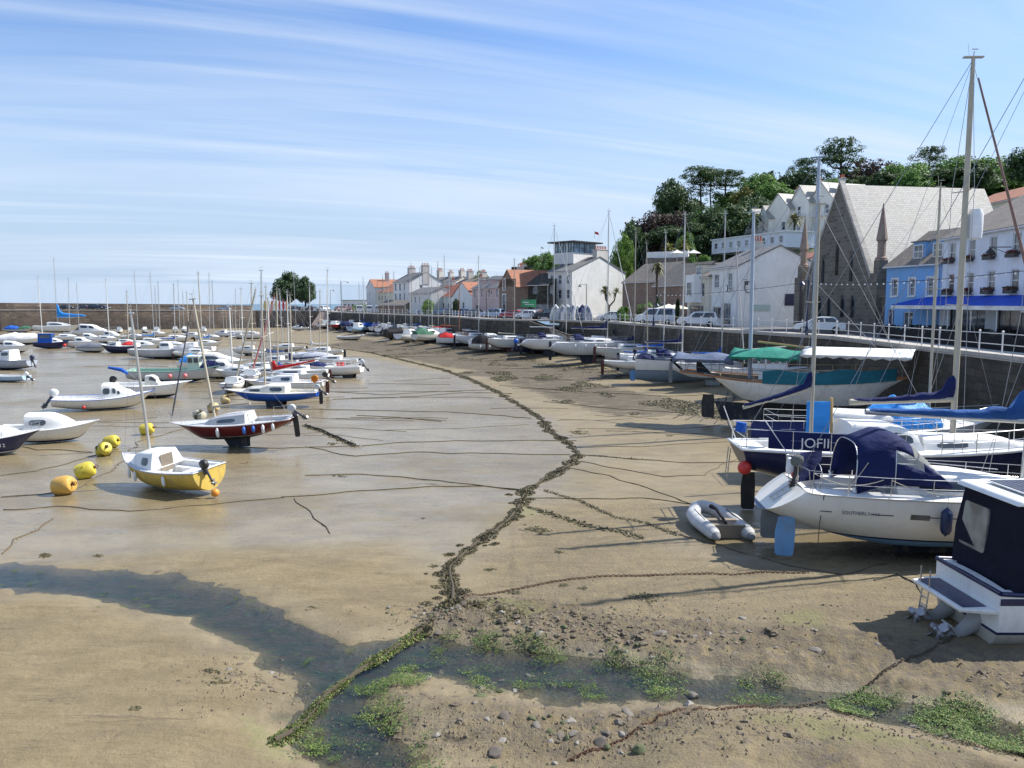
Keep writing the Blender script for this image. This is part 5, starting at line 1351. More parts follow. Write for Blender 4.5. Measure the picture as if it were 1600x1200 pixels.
# green sign + burnt out structure + brick gabled house
a, b = P2(780, 150), P2(806, 144)
house('brick_gabled_house', 'brown stone house with tall white bay and bright orange tiled roof', 'house', a, b, 9, 5.6, 8.6, BRICK, TILEO, front=[(1.6, 5.0, .9, 2.0), (1.4, .8, 1.3, 3.4)], axis='across', frame=FRAMEW, surround=.18, chim=[])
house('dark_derelict_building', 'dark burnt out building hung with netting left of the tall white house', 'building', P2(816, 146), P2(858, 142), 9, 5.9, 7.9, BURNT, BURNT, front=[(2.2, 4.2, 1.3, 1.6), (6, 4.2, 1.3, 1.6), (1.5, .3, 5, 2.2)], axis='along', frame=FRAMED)
p = P2(826, 139); o = thing('green_sign', 'green hoarding board on posts in front of the dark building', 'sign', (*p, QZ))
m = MB(); m.box((0, 0, 2.6), (2.6, .08, 1.3)); m.build('board', plain('green_board', (.04, .30, .12), .5), o, smooth=0)
m = MB(); m.tube([(-1.1, .08, 0), (-1.1, .08, 3.1)], .05, 5); m.tube([(1.1, .08, 0), (1.1, .08, 3.1)], .05, 5); m.build('post', WOODG, o)
m = MB(); m.box((-.5, -.05, 2.75), (1.0, .02, .18)); m.box((.1, -.05, 2.4), (1.6, .02, .1)); m.build('lettering', FRAMEW, o, smooth=0)
m = MB(); a, b = P2(808, 140), P2(855, 136); m.hexa([(*a, QZ), (*b, QZ), (b.x, b.y + .25, QZ), (a.x, a.y + .25, QZ), (*a, QZ + 1.6), (*b, QZ + 1.6), (b.x, b.y + .25, QZ + 1.6), (a.x, a.y + .25, QZ + 1.6)])
tag(m.build('white_wall', WWHITE, smooth=0), 'low white wall in front of the dark derelict building', 'wall')
# pink house
a, b = P2(738, 172), P2(781, 158); house('pink_house', 'pale pink house with grey slate roof and small dormers', 'house', a, b, 9, 5.8, 8.2, WPINK, SLATE, front=winrow((b - a).length, 4, 3.8, .9, 1.7, 1.0), doors=[(2, .3, 2.6, 2.0, FRAMEW, 2)], dormers=[(3, 1.4, 6.0, 1.3), (8, 1.4, 6.0, 1.3)], chim=[(.98, .5, .8, 1.2, 9.6, 3)])
# red roofed terrace
a, b = P2(672, 196), P2(737, 176); W = (b - a).length
house('red_roofed_row', 'row of low houses with long red tiled roofs and dormers', 'house', a, P2(706, 185), 9, 4.2, 6.9, WGREY, TILER, front=winrow((P2(706, 185) - a).length, 4, 1.2, 1.2, 1.5, 1), dormers=[(2, 1.4, 4.5, 1.1), (6, 1.4, 4.5, 1.1)], chim=[(.3, .5, .9, .9, 8.0, 3)])
house('orange_roofed_house', 'white house with steep orange tiled roof left of the pink house', 'house', P2(707, 184), P2(738, 174), 9, 4.2, 7.2, WWHITE, TILEO, front=winrow(8, 2, 1.4, 1.0, 1.5, 1.2), axis='across', chim=[(.9, .3, .8, .8, 8.2, 2)])
house('back_row_house', 'grey roofed house with several chimneys behind the red roofs', 'house', P2(668, 222), P2(706, 216), 9, 7.6, 9.8, WGREY, SLATE, front=winrow(7, 3, 5.5, .9, 1.6, .6), chim=[(.05, .5, 1.0, 1.6, 11.6, 4), (.5, .5, 1.0, 1.4, 11.0, 3), (.95, .5, 1.0, 1.6, 11.4, 3)])
house('back_row_house', 'dark roofed house with tall brown chimneys behind the orange roof', 'house', P2(706, 214), P2(738, 206), 9, 7.2, 9.2, WGREY, SLATEB, front=winrow(7, 3, 5.5, .9, 1.6, .6), chim=[(.2, .5, 1.2, 1.6, 11.0, 4), (.85, .5, 1.0, 1.4, 10.6, 3)])
# white house with tall chimneys
a, b = P2(615, 221), P2(640, 213); br = P2(668, 220)
house('white_chimney_house', 'white three storey house with two big white chimneys and slate roof', 'house', a, b, (br - b).length + 2, 8.2, 10.8, WWHITE, SLATE, front=[(x, z, 1.1, 1.9) for x in (.9, 3.6, 6.3) for z in (3.4, 6.0)], right=[(3, 6.0, .9, 1.5)], chim=[(.12, .5, 1.2, 1.9, 12.2, 4), (.95, .5, 1.2, 2.0, 12.6, 4)])
house('grey_front_house', 'low grey shop building in front of the white chimney house', 'building', P2(640, 200), P2(673, 188), 7, 5.0, 6.4, WGREY, SLATE, front=winrow(8, 3, 2.8, 1.0, 1.4, .8), axis='along')
a, b = P2(573, 262), P2(586, 246); 
house('white_end_house', 'pale gabled house with red tiled roof at the far end of the row', 'house', a, b, 10, 7.4, 10.0, WGREY, TILEO, front=[(x, z, 1.1, 1.7) for x in (2, 6) for z in (1.2, 4.2)], axis='across', chim=[(.6, .5, .9, 1.2, 12, 2)])
house('cream_end_house', 'cream and grey building between the red roofed end house and the chimney house', 'building', P2(590, 240), P2(616, 226), 9, 5.8, 8.2, WCREAM, TILEO, front=winrow(12, 4, 3.4, 1.1, 1.4, 1), dormers=[(3, 1.6, 6.1, 1.2)])
house('flat_roofed_kiosk', 'low flat roofed grey building by the sea at the far end', 'building', P2(535, 285), P2(572, 275), 7, 3.6, 4, WGREY, SLATE, front=winrow(8, 3, 1, 1.6, 1.4, .8), axis='flat')
house('low_brown_shed', 'long low brown shed roof behind the parked vans', 'building', P2(592, 215), P2(634, 200), 5, 2.2, 3.4, BRICK, SLATEB, axis='along')

# ------------------------------------------------------------------ hillside
def hz(x, y):
    q = (x - 28) * .55 + (y - 110) * .5
    h = min(5.3 + .36 * max(0, q), 34 + 4 * math.sin(x * .05)) - 5.3
    b = cl((x / y - .105) / .10)
    return 5.3 + h * b * b * (3 - 2 * b) + 10.5 * math.exp(-((x - 7) / 13) ** 2 - ((y - 203) / 14) ** 2)
mb = MB(); nx, ny = 70, 60; X0, X1, Y0, Y1 = -60, 330, 95, 420
for j in range(ny + 1):
    for i in range(nx + 1):
        x = lerp(X0, X1, i / nx); y = lerp(Y0, Y1, j / ny); z = hz(x, y); z += (noise.noise(Vector((x * .05, y * .05, 0))) * 2.0 if z > 6 else -.4); mb.v.append((x, y, z))
for j in range(ny):
    for i in range(nx):
        a = j * (nx + 1) + i
        if max(mb.v[q][2] for q in (a, a + 1, a + nx + 1, a + nx + 2)) > 5.6: mb.f.append([a, a + 1, a + nx + 2, a + nx + 1]); mb.m.append(0)
t = NT('hillside_scrub'); n = t.noise(t.coord('Object'), .25, 6, .7); c = t.ramp(n, [(.35, (.02, .035, .012)), (.55, (.05, .075, .02)), (.75, (.11, .12, .04))]); t.set(Base_Color=c, Roughness=.9, Normal=t.bump(n, 1, 1.5))
o = mb.build('hillside', t.m, smooth=60); o['kind'] = 'structure'

# trees
DK = leafmat('dark_foliage', ((.018, .042, .016), (.05, .095, .03), (.10, .165, .05)), .3)
MD = leafmat('mid_foliage', ((.04, .095, .022), (.11, .21, .045), (.21, .36, .09)), .4)
BR = leafmat('bright_foliage', ((.05, .11, .015), (.11, .21, .03), (.22, .34, .05)), .3)
PU = leafmat('copper_foliage', ((.022, .018, .016), (.06, .042, .035), (.11, .07, .05)), .25)
YG = leafmat('olive_foliage', ((.05, .06, .015), (.14, .15, .03), (.28, .27, .06)), .25)
BARK = plain('tree_bark', (.06, .045, .032), .95)
def crown_mesh(name, blobs, n, size, mat, seed, flat=1., hole=.08, fr=.55):
    rr = random.Random(seed); mb = MB(); vol = [b[3] * b[4] * b[5] for b in blobs]; tot = sum(vol)
    for b, v in zip(blobs, vol):
        cnt = int(n * v / tot); k = 0; tries = 0
        while k < cnt and tries < cnt * 6:
            tries += 1
            d = Vector((rr.gauss(0, 1), rr.gauss(0, 1), rr.gauss(0, 1))).normalized(); q = rr.uniform(.35, 1) ** .5
            q *= 1 + .22 * noise.noise(d * 2.1 + Vector((seed, b[0], b[2])))
            p = Vector((b[0] + d.x * b[3] * q, b[1] + d.y * b[4] * q, b[2] + d.z * b[5] * q))
            if noise.noise(p * fr + Vector((seed * 1.7, 0, 0))) < -hole - .1 * (1 - q): continue
            nn = (d + Vector((rr.gauss(0, .6), rr.gauss(0, .6), rr.gauss(0, .6) + .3))).normalized(); u = nn.orthogonal().normalized(); w = nn.cross(u); a = rr.random() * 6.28
            u2 = u * math.cos(a) + w * math.sin(a); w2 = nn.cross(u2); s = size * rr.uniform(.5, 1.3)
            if flat < 1: u2.z *= flat; w2.z *= flat
            mb.add([p - u2 * s, p - w2 * s * .6 + nn * s * .15, p + u2 * s, p + w2 * s * .6 + nn * s * .15], [(0, 1, 2, 3)]); k += 1
    me_o = mb.build(name, mat, smooth=0); me = me_o.data; bpy.data.objects.remove(me_o); return me
def trunk_mesh(name, H, r, limbs, seed):
    rr = random.Random(seed); mb = MB(); pts = [Vector((rr.uniform(-.02, .02) * H * (k > 0), rr.uniform(-.02, .02) * H * (k > 0), H * k / 5)) for k in range(6)]
    mb.tube(pts, [r * (1.25 - k * .17) for k in range(6)], 8)
    for (zf, dx, dy, dz) in limbs:
        b = pts[min(5, int(zf * 5))].lerp(pts[min(5, int(zf * 5) + 1)], zf * 5 % 1); e = Vector((dx, dy, zf * H + dz)); m = b.lerp(e, .5) + Vector((0, 0, -.05 * H))
        mb.tube([b, m, e], [r * .5, r * .35, r * .12], 6)
    o = mb.build(name, BARK, smooth=60); me = o.data; bpy.data.objects.remove(o); return me
PROTO = {}
def proto(key, crown, trunk): PROTO[key] = (crown, trunk)
def mkround(key, mat, seed, n=6500, size=.30, H=12, wf=.5, top=1., hole=.12):
    rr = random.Random(seed); bl = []
    for k in range(11):
        a = rr.random() * 6.28; q = rr.uniform(.15, 1) * H * wf * .62; z = H * rr.uniform(.38, .84); e = 1 - abs(z / H - .55) * 1.1
        s = H * rr.uniform(.13, .24); bl.append((q * e * math.cos(a), q * e * math.sin(a), z, s * 1.15, s * 1.15, s * .85))
    bl.append((0, 0, H * .55, H * wf * .6, H * wf * .6, H * .3)); bl.append((0, 0, H * .86, H * .14, H * .14, H * .14))
    proto(key, crown_mesh('crown', bl, n, size, mat, seed, hole=hole), trunk_mesh('trunk', H * .7, H * .03, [(.4, H * .25, 0, H * .2), (.5, -H * .2, H * .1, H * .2), (.6, 0, -H * .22, H * .2), (.7, H * .1, H * .15, H * .15)], seed))
mkround('dark', DK, 1); mkround('dark2', DK, 2, wf=.6); mkround('mid', MD, 3); mkround('mid2', MD, 4, wf=.6); mkround('bright', BR, 5); mkround('copper', PU, 6, wf=.6); mkround('olive', YG, 7)
# big umbrella shaped tree by the pier, and layered conifers
def layered(key, mat, seed, H, levels, n=3000, size=.32, tr=.03):
    rr = random.Random(seed); bl = []; limbs = []
    for zf, rad, cnt, th in levels:
        for k in range(cnt):
            a = rr.random() * 6.28; q = rad * H * rr.uniform(.3, 1); x, y = q * math.cos(a), q * math.sin(a); s = H * rr.uniform(.10, .17)
            bl.append((x, y, zf * H + rr.uniform(-.03, .03) * H, s * 1.3, s * 1.3, s * th)); limbs.append((max(.2, zf * .8), x, y, H * .12 * zf))
    proto(key, crown_mesh('crown', bl, n, size, mat, seed, flat=.5, hole=.05), trunk_mesh('trunk', H * .95, H * tr, limbs[:10], seed))
layered('cedar', DK, 11, 16, [(.95, .16, 5, .4), (.86, .34, 9, .3), (.74, .46, 12, .28), (.6, .55, 12, .28), (.48, .5, 8, .3)], 7500)
layered('pine', DK, 12, 18, [(.95, .18, 7, .4), (.86, .28, 9, .32), (.76, .26, 6, .3), (.62, .2, 3, .3)], 4200, tr=.018)
layered('pine2', DK, 13, 18, [(.95, .14, 6, .4), (.86, .28, 8, .32), (.72, .28, 7, .3), (.55, .25, 5, .28)], 4200, tr=.02)
mkround('holm', leafmat('holm_oak_foliage', ((.015, .04, .015), (.04, .085, .028), (.085, .15, .05)), .25), 14, n=11000, size=.30, H=12, wf=.66, hole=.18)
TREEN = {}
def tree(kind, name, label, px, ytop, Y, wpx=None, base=None, rz=None, group=None, yb=None):
    x = XD(px, Y, 20); zb = base if base is not None else hz(x, Y) - .6; zt = ZY(ytop, Y); H0 = {'cedar': 16, 'pine': 18, 'pine2': 18}.get(kind, 12)
    s = max(.15, (zt - zb) / H0 / .99); cm, tm = PROTO[kind]
    sw = s
    if wpx: sw = (wpx / F * Y) / ({'cedar': 16 * 1.12, 'pine': 9.5, 'pine2': 10, 'holm': 12 * 1.0, 'dark2': 9.5, 'mid2': 9.5, 'copper': 9.5}.get(kind, 8.6))
    o = thing(name, label, 'tree', (x, Y, zb), rz=rz if rz is not None else r2.random() * 6.28, group=group); o.scale = (sw, sw, s)
    for nm, me in (('crown', cm), ('trunk', tm)):
        c = bpy.data.objects.new(nm, me); C.objects.link(c); c.parent = o
    return o
def palm(name, label, x, y, zb, H, n=34, L=1.3, mat=None, heads=1, cat='palm tree', seed=1, droop=.6):
    rr = random.Random(seed); o = thing(name, label, cat, (x, y, zb)); mt = MB(); mc = MB()
    tops = []
    if heads == 1: mt.tube([(0, 0, 0), (.05, 0, H * .5), (0, 0, H)], [.2, .15, .17], 8); tops = [Vector((0, 0, H))]
    else:
        mt.tube([(0, 0, 0), (0, 0, H * .45)], [.22, .17], 8)
        for k in range(heads):
            a = 6.28 * k / heads; e = Vector((math.cos(a) * H * .22, math.sin(a) * H * .22, H * rr.uniform(.8, 1))); mt.tube([(0, 0, H * .42), e * .7, e], [.14, .11, .1], 6); tops.append(e)
    mt.build('trunk', BARK, o, smooth=60)
    for tp in tops:
        for k in range(n):
            a = rr.random() * 6.28; el = rr.uniform(-.6, 1.3); d = Vector((math.cos(a) * math.cos(el), math.sin(a) * math.cos(el), math.sin(el))); s = d.cross(Vector((0, 0, 1))).normalized(); Lk = L * rr.uniform(.7, 1.1)
            p0 = tp; p1 = tp + d * Lk * .5; p2 = tp + d * Lk + Vector((0, 0, -Lk * droop * .5))
            w = .09 * L
            mc.add([p0 - s * w * .4, p0 + s * w * .4, p1 + s * w, p1 - s * w, p2], [(0, 1, 2, 3), (3, 2, 4)])
    mc.build('fronds', mat or MD, o, smooth=0); return o
# the harbour end tree (double crown)
tree('holm', 'evergreen_tree', 'dark rounded evergreen tree standing alone at the landward end of the pier', 447, 424, 285, 54, base=4.6, rz=.4)
tree('holm', 'evergreen_tree', 'right hand lower crown beside the lone evergreen at the end of the pier', 476, 431, 283, 42, base=4.9, rz=2)
# left hillside group
T = [
 ('dark', 'evergreen_tree', 'dark tree at the left foot of the wooded hill beside the bright tree', 990, 345, 175, 50),
 ('bright', 'broadleaf_tree', 'bright green tree just right of the tall white house', 976, 367, 158, 34),
 ('copper', 'copper_beech', 'dark purple leaved tree low on the left of the wood', 1016, 330, 182, 70),
 ('dark2', 'evergreen_tree', 'tall dark tree at the left end of the wood', 1048, 274, 200, 62),
 ('pine', 'pine_tree', 'flat topped pine, left one of the tall pine group', 1092, 261, 205, 44),
 ('pine', 'pine_tree', 'flat topped pine with bare trunk in the middle of the pine group', 1108, 266, 208, 40),
 ('pine2', 'pine_tree', 'spreading pine on the right of the pine group', 1132, 268, 210, 52),
 ('copper', 'copper_beech', 'dark copper beech in front of the pine group', 1060, 330, 180, 60),
 ('dark2', 'evergreen_tree', 'large dark rounded tree left of the cream hillside hotel', 1128, 313, 165, 90),
 ('dark', 'evergreen_tree', 'dark tree between the copper beech and the big rounded tree', 1090, 345, 162, 60),
 ('mid', 'broadleaf_tree', 'green bush tree below the big dark rounded tree', 1074, 362, 152, 26),
 ('olive', 'broadleaf_tree', 'yellow green tree behind the gables of the hillside hotel', 1165, 290, 205, 44),
 ('mid2', 'broadleaf_tree', 'mid green tree on the ridge right of the pines', 1178, 270, 225, 56),
 ('dark', 'evergreen_tree', 'dark tree on the ridge behind the hotel gables', 1205, 266, 230, 56),
 ('dark2', 'evergreen_tree', 'dark ridge tree left of the great cedar', 1246, 258, 228, 60),
 ('cedar', 'cedar_tree', 'great flat layered cedar rising above the ridge', 1308, 217, 225, 84),
 ('pine2', 'pine_tree', 'small wispy pine left of the great cedar', 1252, 250, 232, 34),
 ('copper', 'copper_beech', 'brown purple tree to the right below the cedar', 1345, 248, 226, 80),
 ('mid', 'broadleaf_tree', 'green rounded tree above the church roof', 1395, 254, 215, 60),
 ('mid2', 'broadleaf_tree', 'broad green tree above the middle of the church roof', 1430, 252, 205, 72),
 ('pine2', 'pine_tree', 'thin topped tree sticking up over the green trees', 1446, 232, 235, 40),
 ('mid2', 'broadleaf_tree', 'large green tree left of the tallest mast', 1478, 246, 205, 70),
 ('dark', 'evergreen_tree', 'dark tree just behind the tallest mast', 1505, 240, 230, 60),
 ('mid', 'broadleaf_tree', 'sunlit green tree right of the tallest mast', 1535, 243, 205, 84),
 ('dark2', 'evergreen_tree', 'dark tree low on the ridge near the right edge', 1572, 262, 215, 50),
 ('dark2', 'evergreen_tree', 'tall dark tree cut by the right edge of the picture', 1604, 222, 180, 60),
 ('dark', 'evergreen_tree', 'dark tree filling the ridge behind the church ridge', 1375, 268, 198, 70),
 ('mid', 'broadleaf_tree', 'low green tree behind the chimney of the white hotel', 1550, 275, 190, 60),
 ('mid', 'broadleaf_tree', 'bright green garden tree by the house on the low rise', 858, 392, 190, 44),
 ('olive', 'broadleaf_tree', 'olive green tree above the pink house roof', 752, 422, 215, 44),
 ('mid', 'broadleaf_tree', 'green tree behind the grey roofs left of the pink house', 736, 426, 222, 26),
 ('bright', 'broadleaf_tree', 'small bright green tree in front of the grey shop', 668, 468, 186, 20),
 ('mid', 'broadleaf_tree', 'pale green tree at the left edge of the low rise', 835, 398, 200, 30),
 ('mid2', 'broadleaf_tree', 'green tree right of the white house on the low rise', 872, 398, 196, 34),
 ('dark', 'evergreen_tree', 'dark green tree just behind the orange gabled roof', 812, 424, 190, 40),
 ('mid', 'broadleaf_tree', 'low green tree between the pink house and orange roof', 776, 430, 190, 30),
 ('dark', 'evergreen_tree', 'small dark tree between the red roofs and the pink house', 712, 466, 168, 14),
]
for k, nm, lb, px, yt, Y, w in T:
    b_ = QZ if yt > 460 else None
    tree(k, nm, lb, px, yt, Y, w, base=b_)
fill = random.Random(77)
for k in range(38):
    px = fill.uniform(1000, 1600); Y = fill.uniform(165, 235); 
    x = XD(px, Y, 25); zb = hz(x, Y); top = zb + fill.uniform(7, 10)
    tree(fill.choice(('dark', 'dark2', 'mid', 'mid2', 'dark')), 'broadleaf_tree', 'tree of the dense wood covering the hillside behind the church', px, 474 - (top - 8) / Y * F, Y, fill.uniform(50, 80) * 190 / Y, group='trees packed in the hillside wood')
# palms, shrubs
p = P2(951, 118); palm('cabbage_palm', 'branching cabbage palm in front of the blank white gable', p.x, p.y, QZ, 5.0, 40, 1.2, leafmat('palm_leaf', ((.05, .06, .02), (.12, .13, .05), (.22, .21, .09)), .2), heads=3, seed=3)
p = P2(1025, 110); palm('tall_palm', 'tall dark trunked palm in front of the brick barn', p.x, p.y, QZ, 7.4, 60, 1.5, MC['palm_leaf'], seed=4, droop=1.3)
p = P2(1236, 140); palm('hillside_palm', 'palm in front of the cream hillside hotel', p.x + .0, p.y, ZY(385, 140), 4.4, 70, 2.2, MC['palm_leaf'], seed=5)
p = P2(1044, 145); palm('terrace_palm', 'yellowish palm, left of the pair above the stone terrace wall', p.x, p.y, ZY(408, 145), 2.0, 60, 2.0, YG, seed=6)
p = P2(1066, 147); palm('terrace_palm', 'yellowish palm, right of the pair above the stone terrace wall', p.x, p.y, ZY(408, 147), 2.6, 70, 2.2, YG, seed=7)
def bush(label, px, Y, ytop, w, mat, zb=QZ, seed=1, name='shrub', hole=.1):
    x = XD(px, Y, zb); H = ZY(ytop, Y) - zb; W_ = w / F * Y / 2
    me = crown_mesh('foliage', [(0, 0, H * .5, W_, W_, H * .5), (W_ * .4, 0, H * .6, W_ * .5, W_ * .5, H * .4), (-W_ * .4, 0, H * .45, W_ * .5, W_ * .5, H * .4)], 900, .16, mat, seed, hole=hole)
    o = bpy.data.objects.new(name, me); C.objects.link(o); o.location = (x, Y, zb); tag(o, label, 'shrub'); return o
bush('round green bush at the corner of the tall white house', 883, 134, 473, 24, MD, seed=1)
bush('spiky green shrub left of the brick garden wall', 974, 112, 478, 22, MD, seed=2)
bush('green shrub spilling over the brick garden wall', 1008, 113, 471, 30, MD, seed=3)
bush('slim dark cypress left of the white van roof', 1027, 106, 464, 6, DK, seed=4, name='cypress')
bush('slim dark cypress beside the cream house', 1058, 100, 466, 6, DK, seed=5, name='cypress')
bush('green hedge bush behind the far parked cars', 563, 240, 474, 28, MD, seed=6)
bush('lime green bush left of the red roofed row', 668, 184, 474, 20, BR, seed=7)
bush('green hedge bush above the stone terrace wall', 1092, 135, 398, 36, MD, zb=ZY(412, 135), seed=8)
# terrace wall, hill hotel
def hwall(name, label, p0, p1, Y0, Y1, yt, yb, mat, th=.4):
    a, b = P2(p0, Y0, 15), P2(p1, Y1, 15); z0, z1 = ZY(yt, Y0), ZY(yt, Y1); m = MB(); n = (b - a).normalized(); n = Vector((-n.y, n.x)) * th; zb0, zb1 = ZY(yb, Y0), ZY(yb, Y1)
    m.hexa([(*a, zb0), (*b, zb1), (*(b + n), zb1), (*(a + n), zb0), (*a, z0), (*b, z0), (*(b + n), z0), (*(a + n), z0)]); return tag(m.build(name, mat, smooth=0), label, 'wall')
hwall('terrace_wall', 'high grey stone terrace wall behind the barns', 1008, 1100, 142, 136, 404, 460, GRAN)
hwall('white_balustrade', 'long white balustrade wall of the hillside terrace', 1010, 1075, 143, 139, 394, 403, WWHITE)
for k, (px, Y) in enumerate(((1058, 137), (1084, 136))):
    x = XD(px, Y, 17); zb = ZY(413, Y); o = thing('parasol', 'white parasol open on the hillside restaurant terrace', 'parasol', (x, Y, zb), group='parasols on the hillside terrace'); m = MB(); m.lathe([(1.3, 1.8), (.05, 2.4), (.03, 2.5)], 8); m.build('canopy', WHITEC, o, smooth=0); m = MB(); m.tube([(0, 0, 0), (0, 0, 2.4)], .04, 6); m.build('pole', FRAMEW, o)
for k, (px, Y, w) in enumerate(((1056, 104, 2.2), (1044, 105, 2.2))):
    x = XD(px, Y, QZ); o = thing('parasol', 'cream parasol in the garden behind the parked van', 'parasol', (x, Y, QZ), group='garden parasols by the cream house'); m = MB(); m.lathe([(1.9, 1.9), (.05, 2.5), (.03, 2.6)], 8); m.build('canopy', cloth('cream_canvas', (.70, .66, .55)), o, smooth=0); m = MB(); m.tube([(0, 0, 0), (0, 0, 2.4)], .04, 6); m.build('pole', WOODG, o)
HZB = ZY(392, 150)
a, b = P2(1112, 158, 18), P2(1228, 138, 18)
house('terrace_restaurant', 'long low white terrace building with many windows below the hillside hotel', 'building', a, b, 6, 2.6, 2.8, WHOT, WWHITE, front=winrow((b - a).length, 9, .9, 1.0, 1.1, .8), axis='flat', base=ZY(392, 148))
# big cream hotel: five gabled fronts stepping up the hill
seg = [(1164, 1183, 327, 168), (1183, 1200, 322, 164), (1197, 1232, 303, 160), (1232, 1262, 290, 156), (1262, 1300, 285, 152)]
LB = ['lowest left gabled bay of the cream hillside hotel', 'second small gabled bay of the cream hillside hotel', 'broad gabled bay with balconies in the middle of the hillside hotel', 'twin balconied bay of the hillside hotel', 'tallest right bay of the cream hillside hotel beside the church gable']
HW = render_wall('cream_hotel_render', (.76, .74, .66), .12)
hr = thing('hillside_hotel', 'large cream gabled hotel stepping up the wooded hillside', 'hotel', (0, 0, 0))
for k, (x0, x1, yt, Y) in enumerate(seg):
    a, b = P2(x0, Y + 3, 20), P2(x1, Y - 3, 20); W = (b - a).length; zb = ZY(392, Y) - 4; tot = ZY(yt, Y) - zb; ev = tot * .80
    nf = max(1, int(W / 3.2)); fr = [(W * (i + .5) / nf - .55, zb_, 1.1, 1.6) for i in range(nf) for zb_ in [5 + 2.9 * q for q in range(int((ev - 6) / 2.9) + 1)] if zb_ + 1.7 < ev]
    before = None
    h_, W2 = house('hotel_bay', LB[k], 'hotel', a, b, 10, ev, tot, HW, SLATEL, front=fr, right=[(2, 6, 1, 1.6), (5, 6, 1, 1.6), (2, 9, 1, 1.6), (5, 9, 1, 1.6)] if k > 1 else (), axis='across', base=zb, over=.35, surround=.1)
    for q in range(1, int((ev - 4) / 2.9)):
        m = MB(); m.box((W2 / 2, -.5, 4.6 + 2.9 * q), (W2 * .8, .9, .12)); bl = m.build('balcony', FRAMEW, h_, smooth=0)
        m = MB(); m.box((W2 / 2, -.92, 5.5 + 2.9 * q), (W2 * .8, .05, .06))
        for i in range(int(W2 * .8 / .5) + 1): m.box((W2 * .1 + i * .5, -.92, 5.05 + 2.9 * q), (.05, .05, .85))
        m.build('balustrade', FRAMEW, bl, smooth=0)
    if k in (2, 3, 4): chimney(h_, (W2 * .8, 3), 1.0, .8, ev, tot + .6, pots=3)
bpy.data.objects.remove(hr)
# roof line seen right of the church, house on the low rise
house('ridge_house', 'long orange brown roof seen behind the hotel chimneys', 'house', P2(1500, 115, 15), P2(1600, 100, 15), 9, ZY(318, 108) - 8, ZY(293, 108) - 8, WCREAM, TILEO, base=8)
house('rise_house', 'white house with red roof on the low rise behind the orange roof', 'house', P2(812, 205, 14), P2(848, 198, 14), 8, 4.0, 5.6, WWHITE, TILER, base=ZY(420, 200) - 2.6, front=winrow(5.5, 2, 1, 1.4, 1.4, .6))
hwall('rise_wall', 'dark ivy covered retaining wall on the low rise', 799, 860, 196, 190, 417, 440, BURNT)
house('link_roofs', 'small white building with rusty red roof between the pub and the church', 'building', P2(1196, 104), P2(1252, 96), 8, 7.6, 8.8, WWHITE, TILER, front=[(3, 5.2, 1.0, 1.3), (7, 5.2, 1.0, 1.3)])

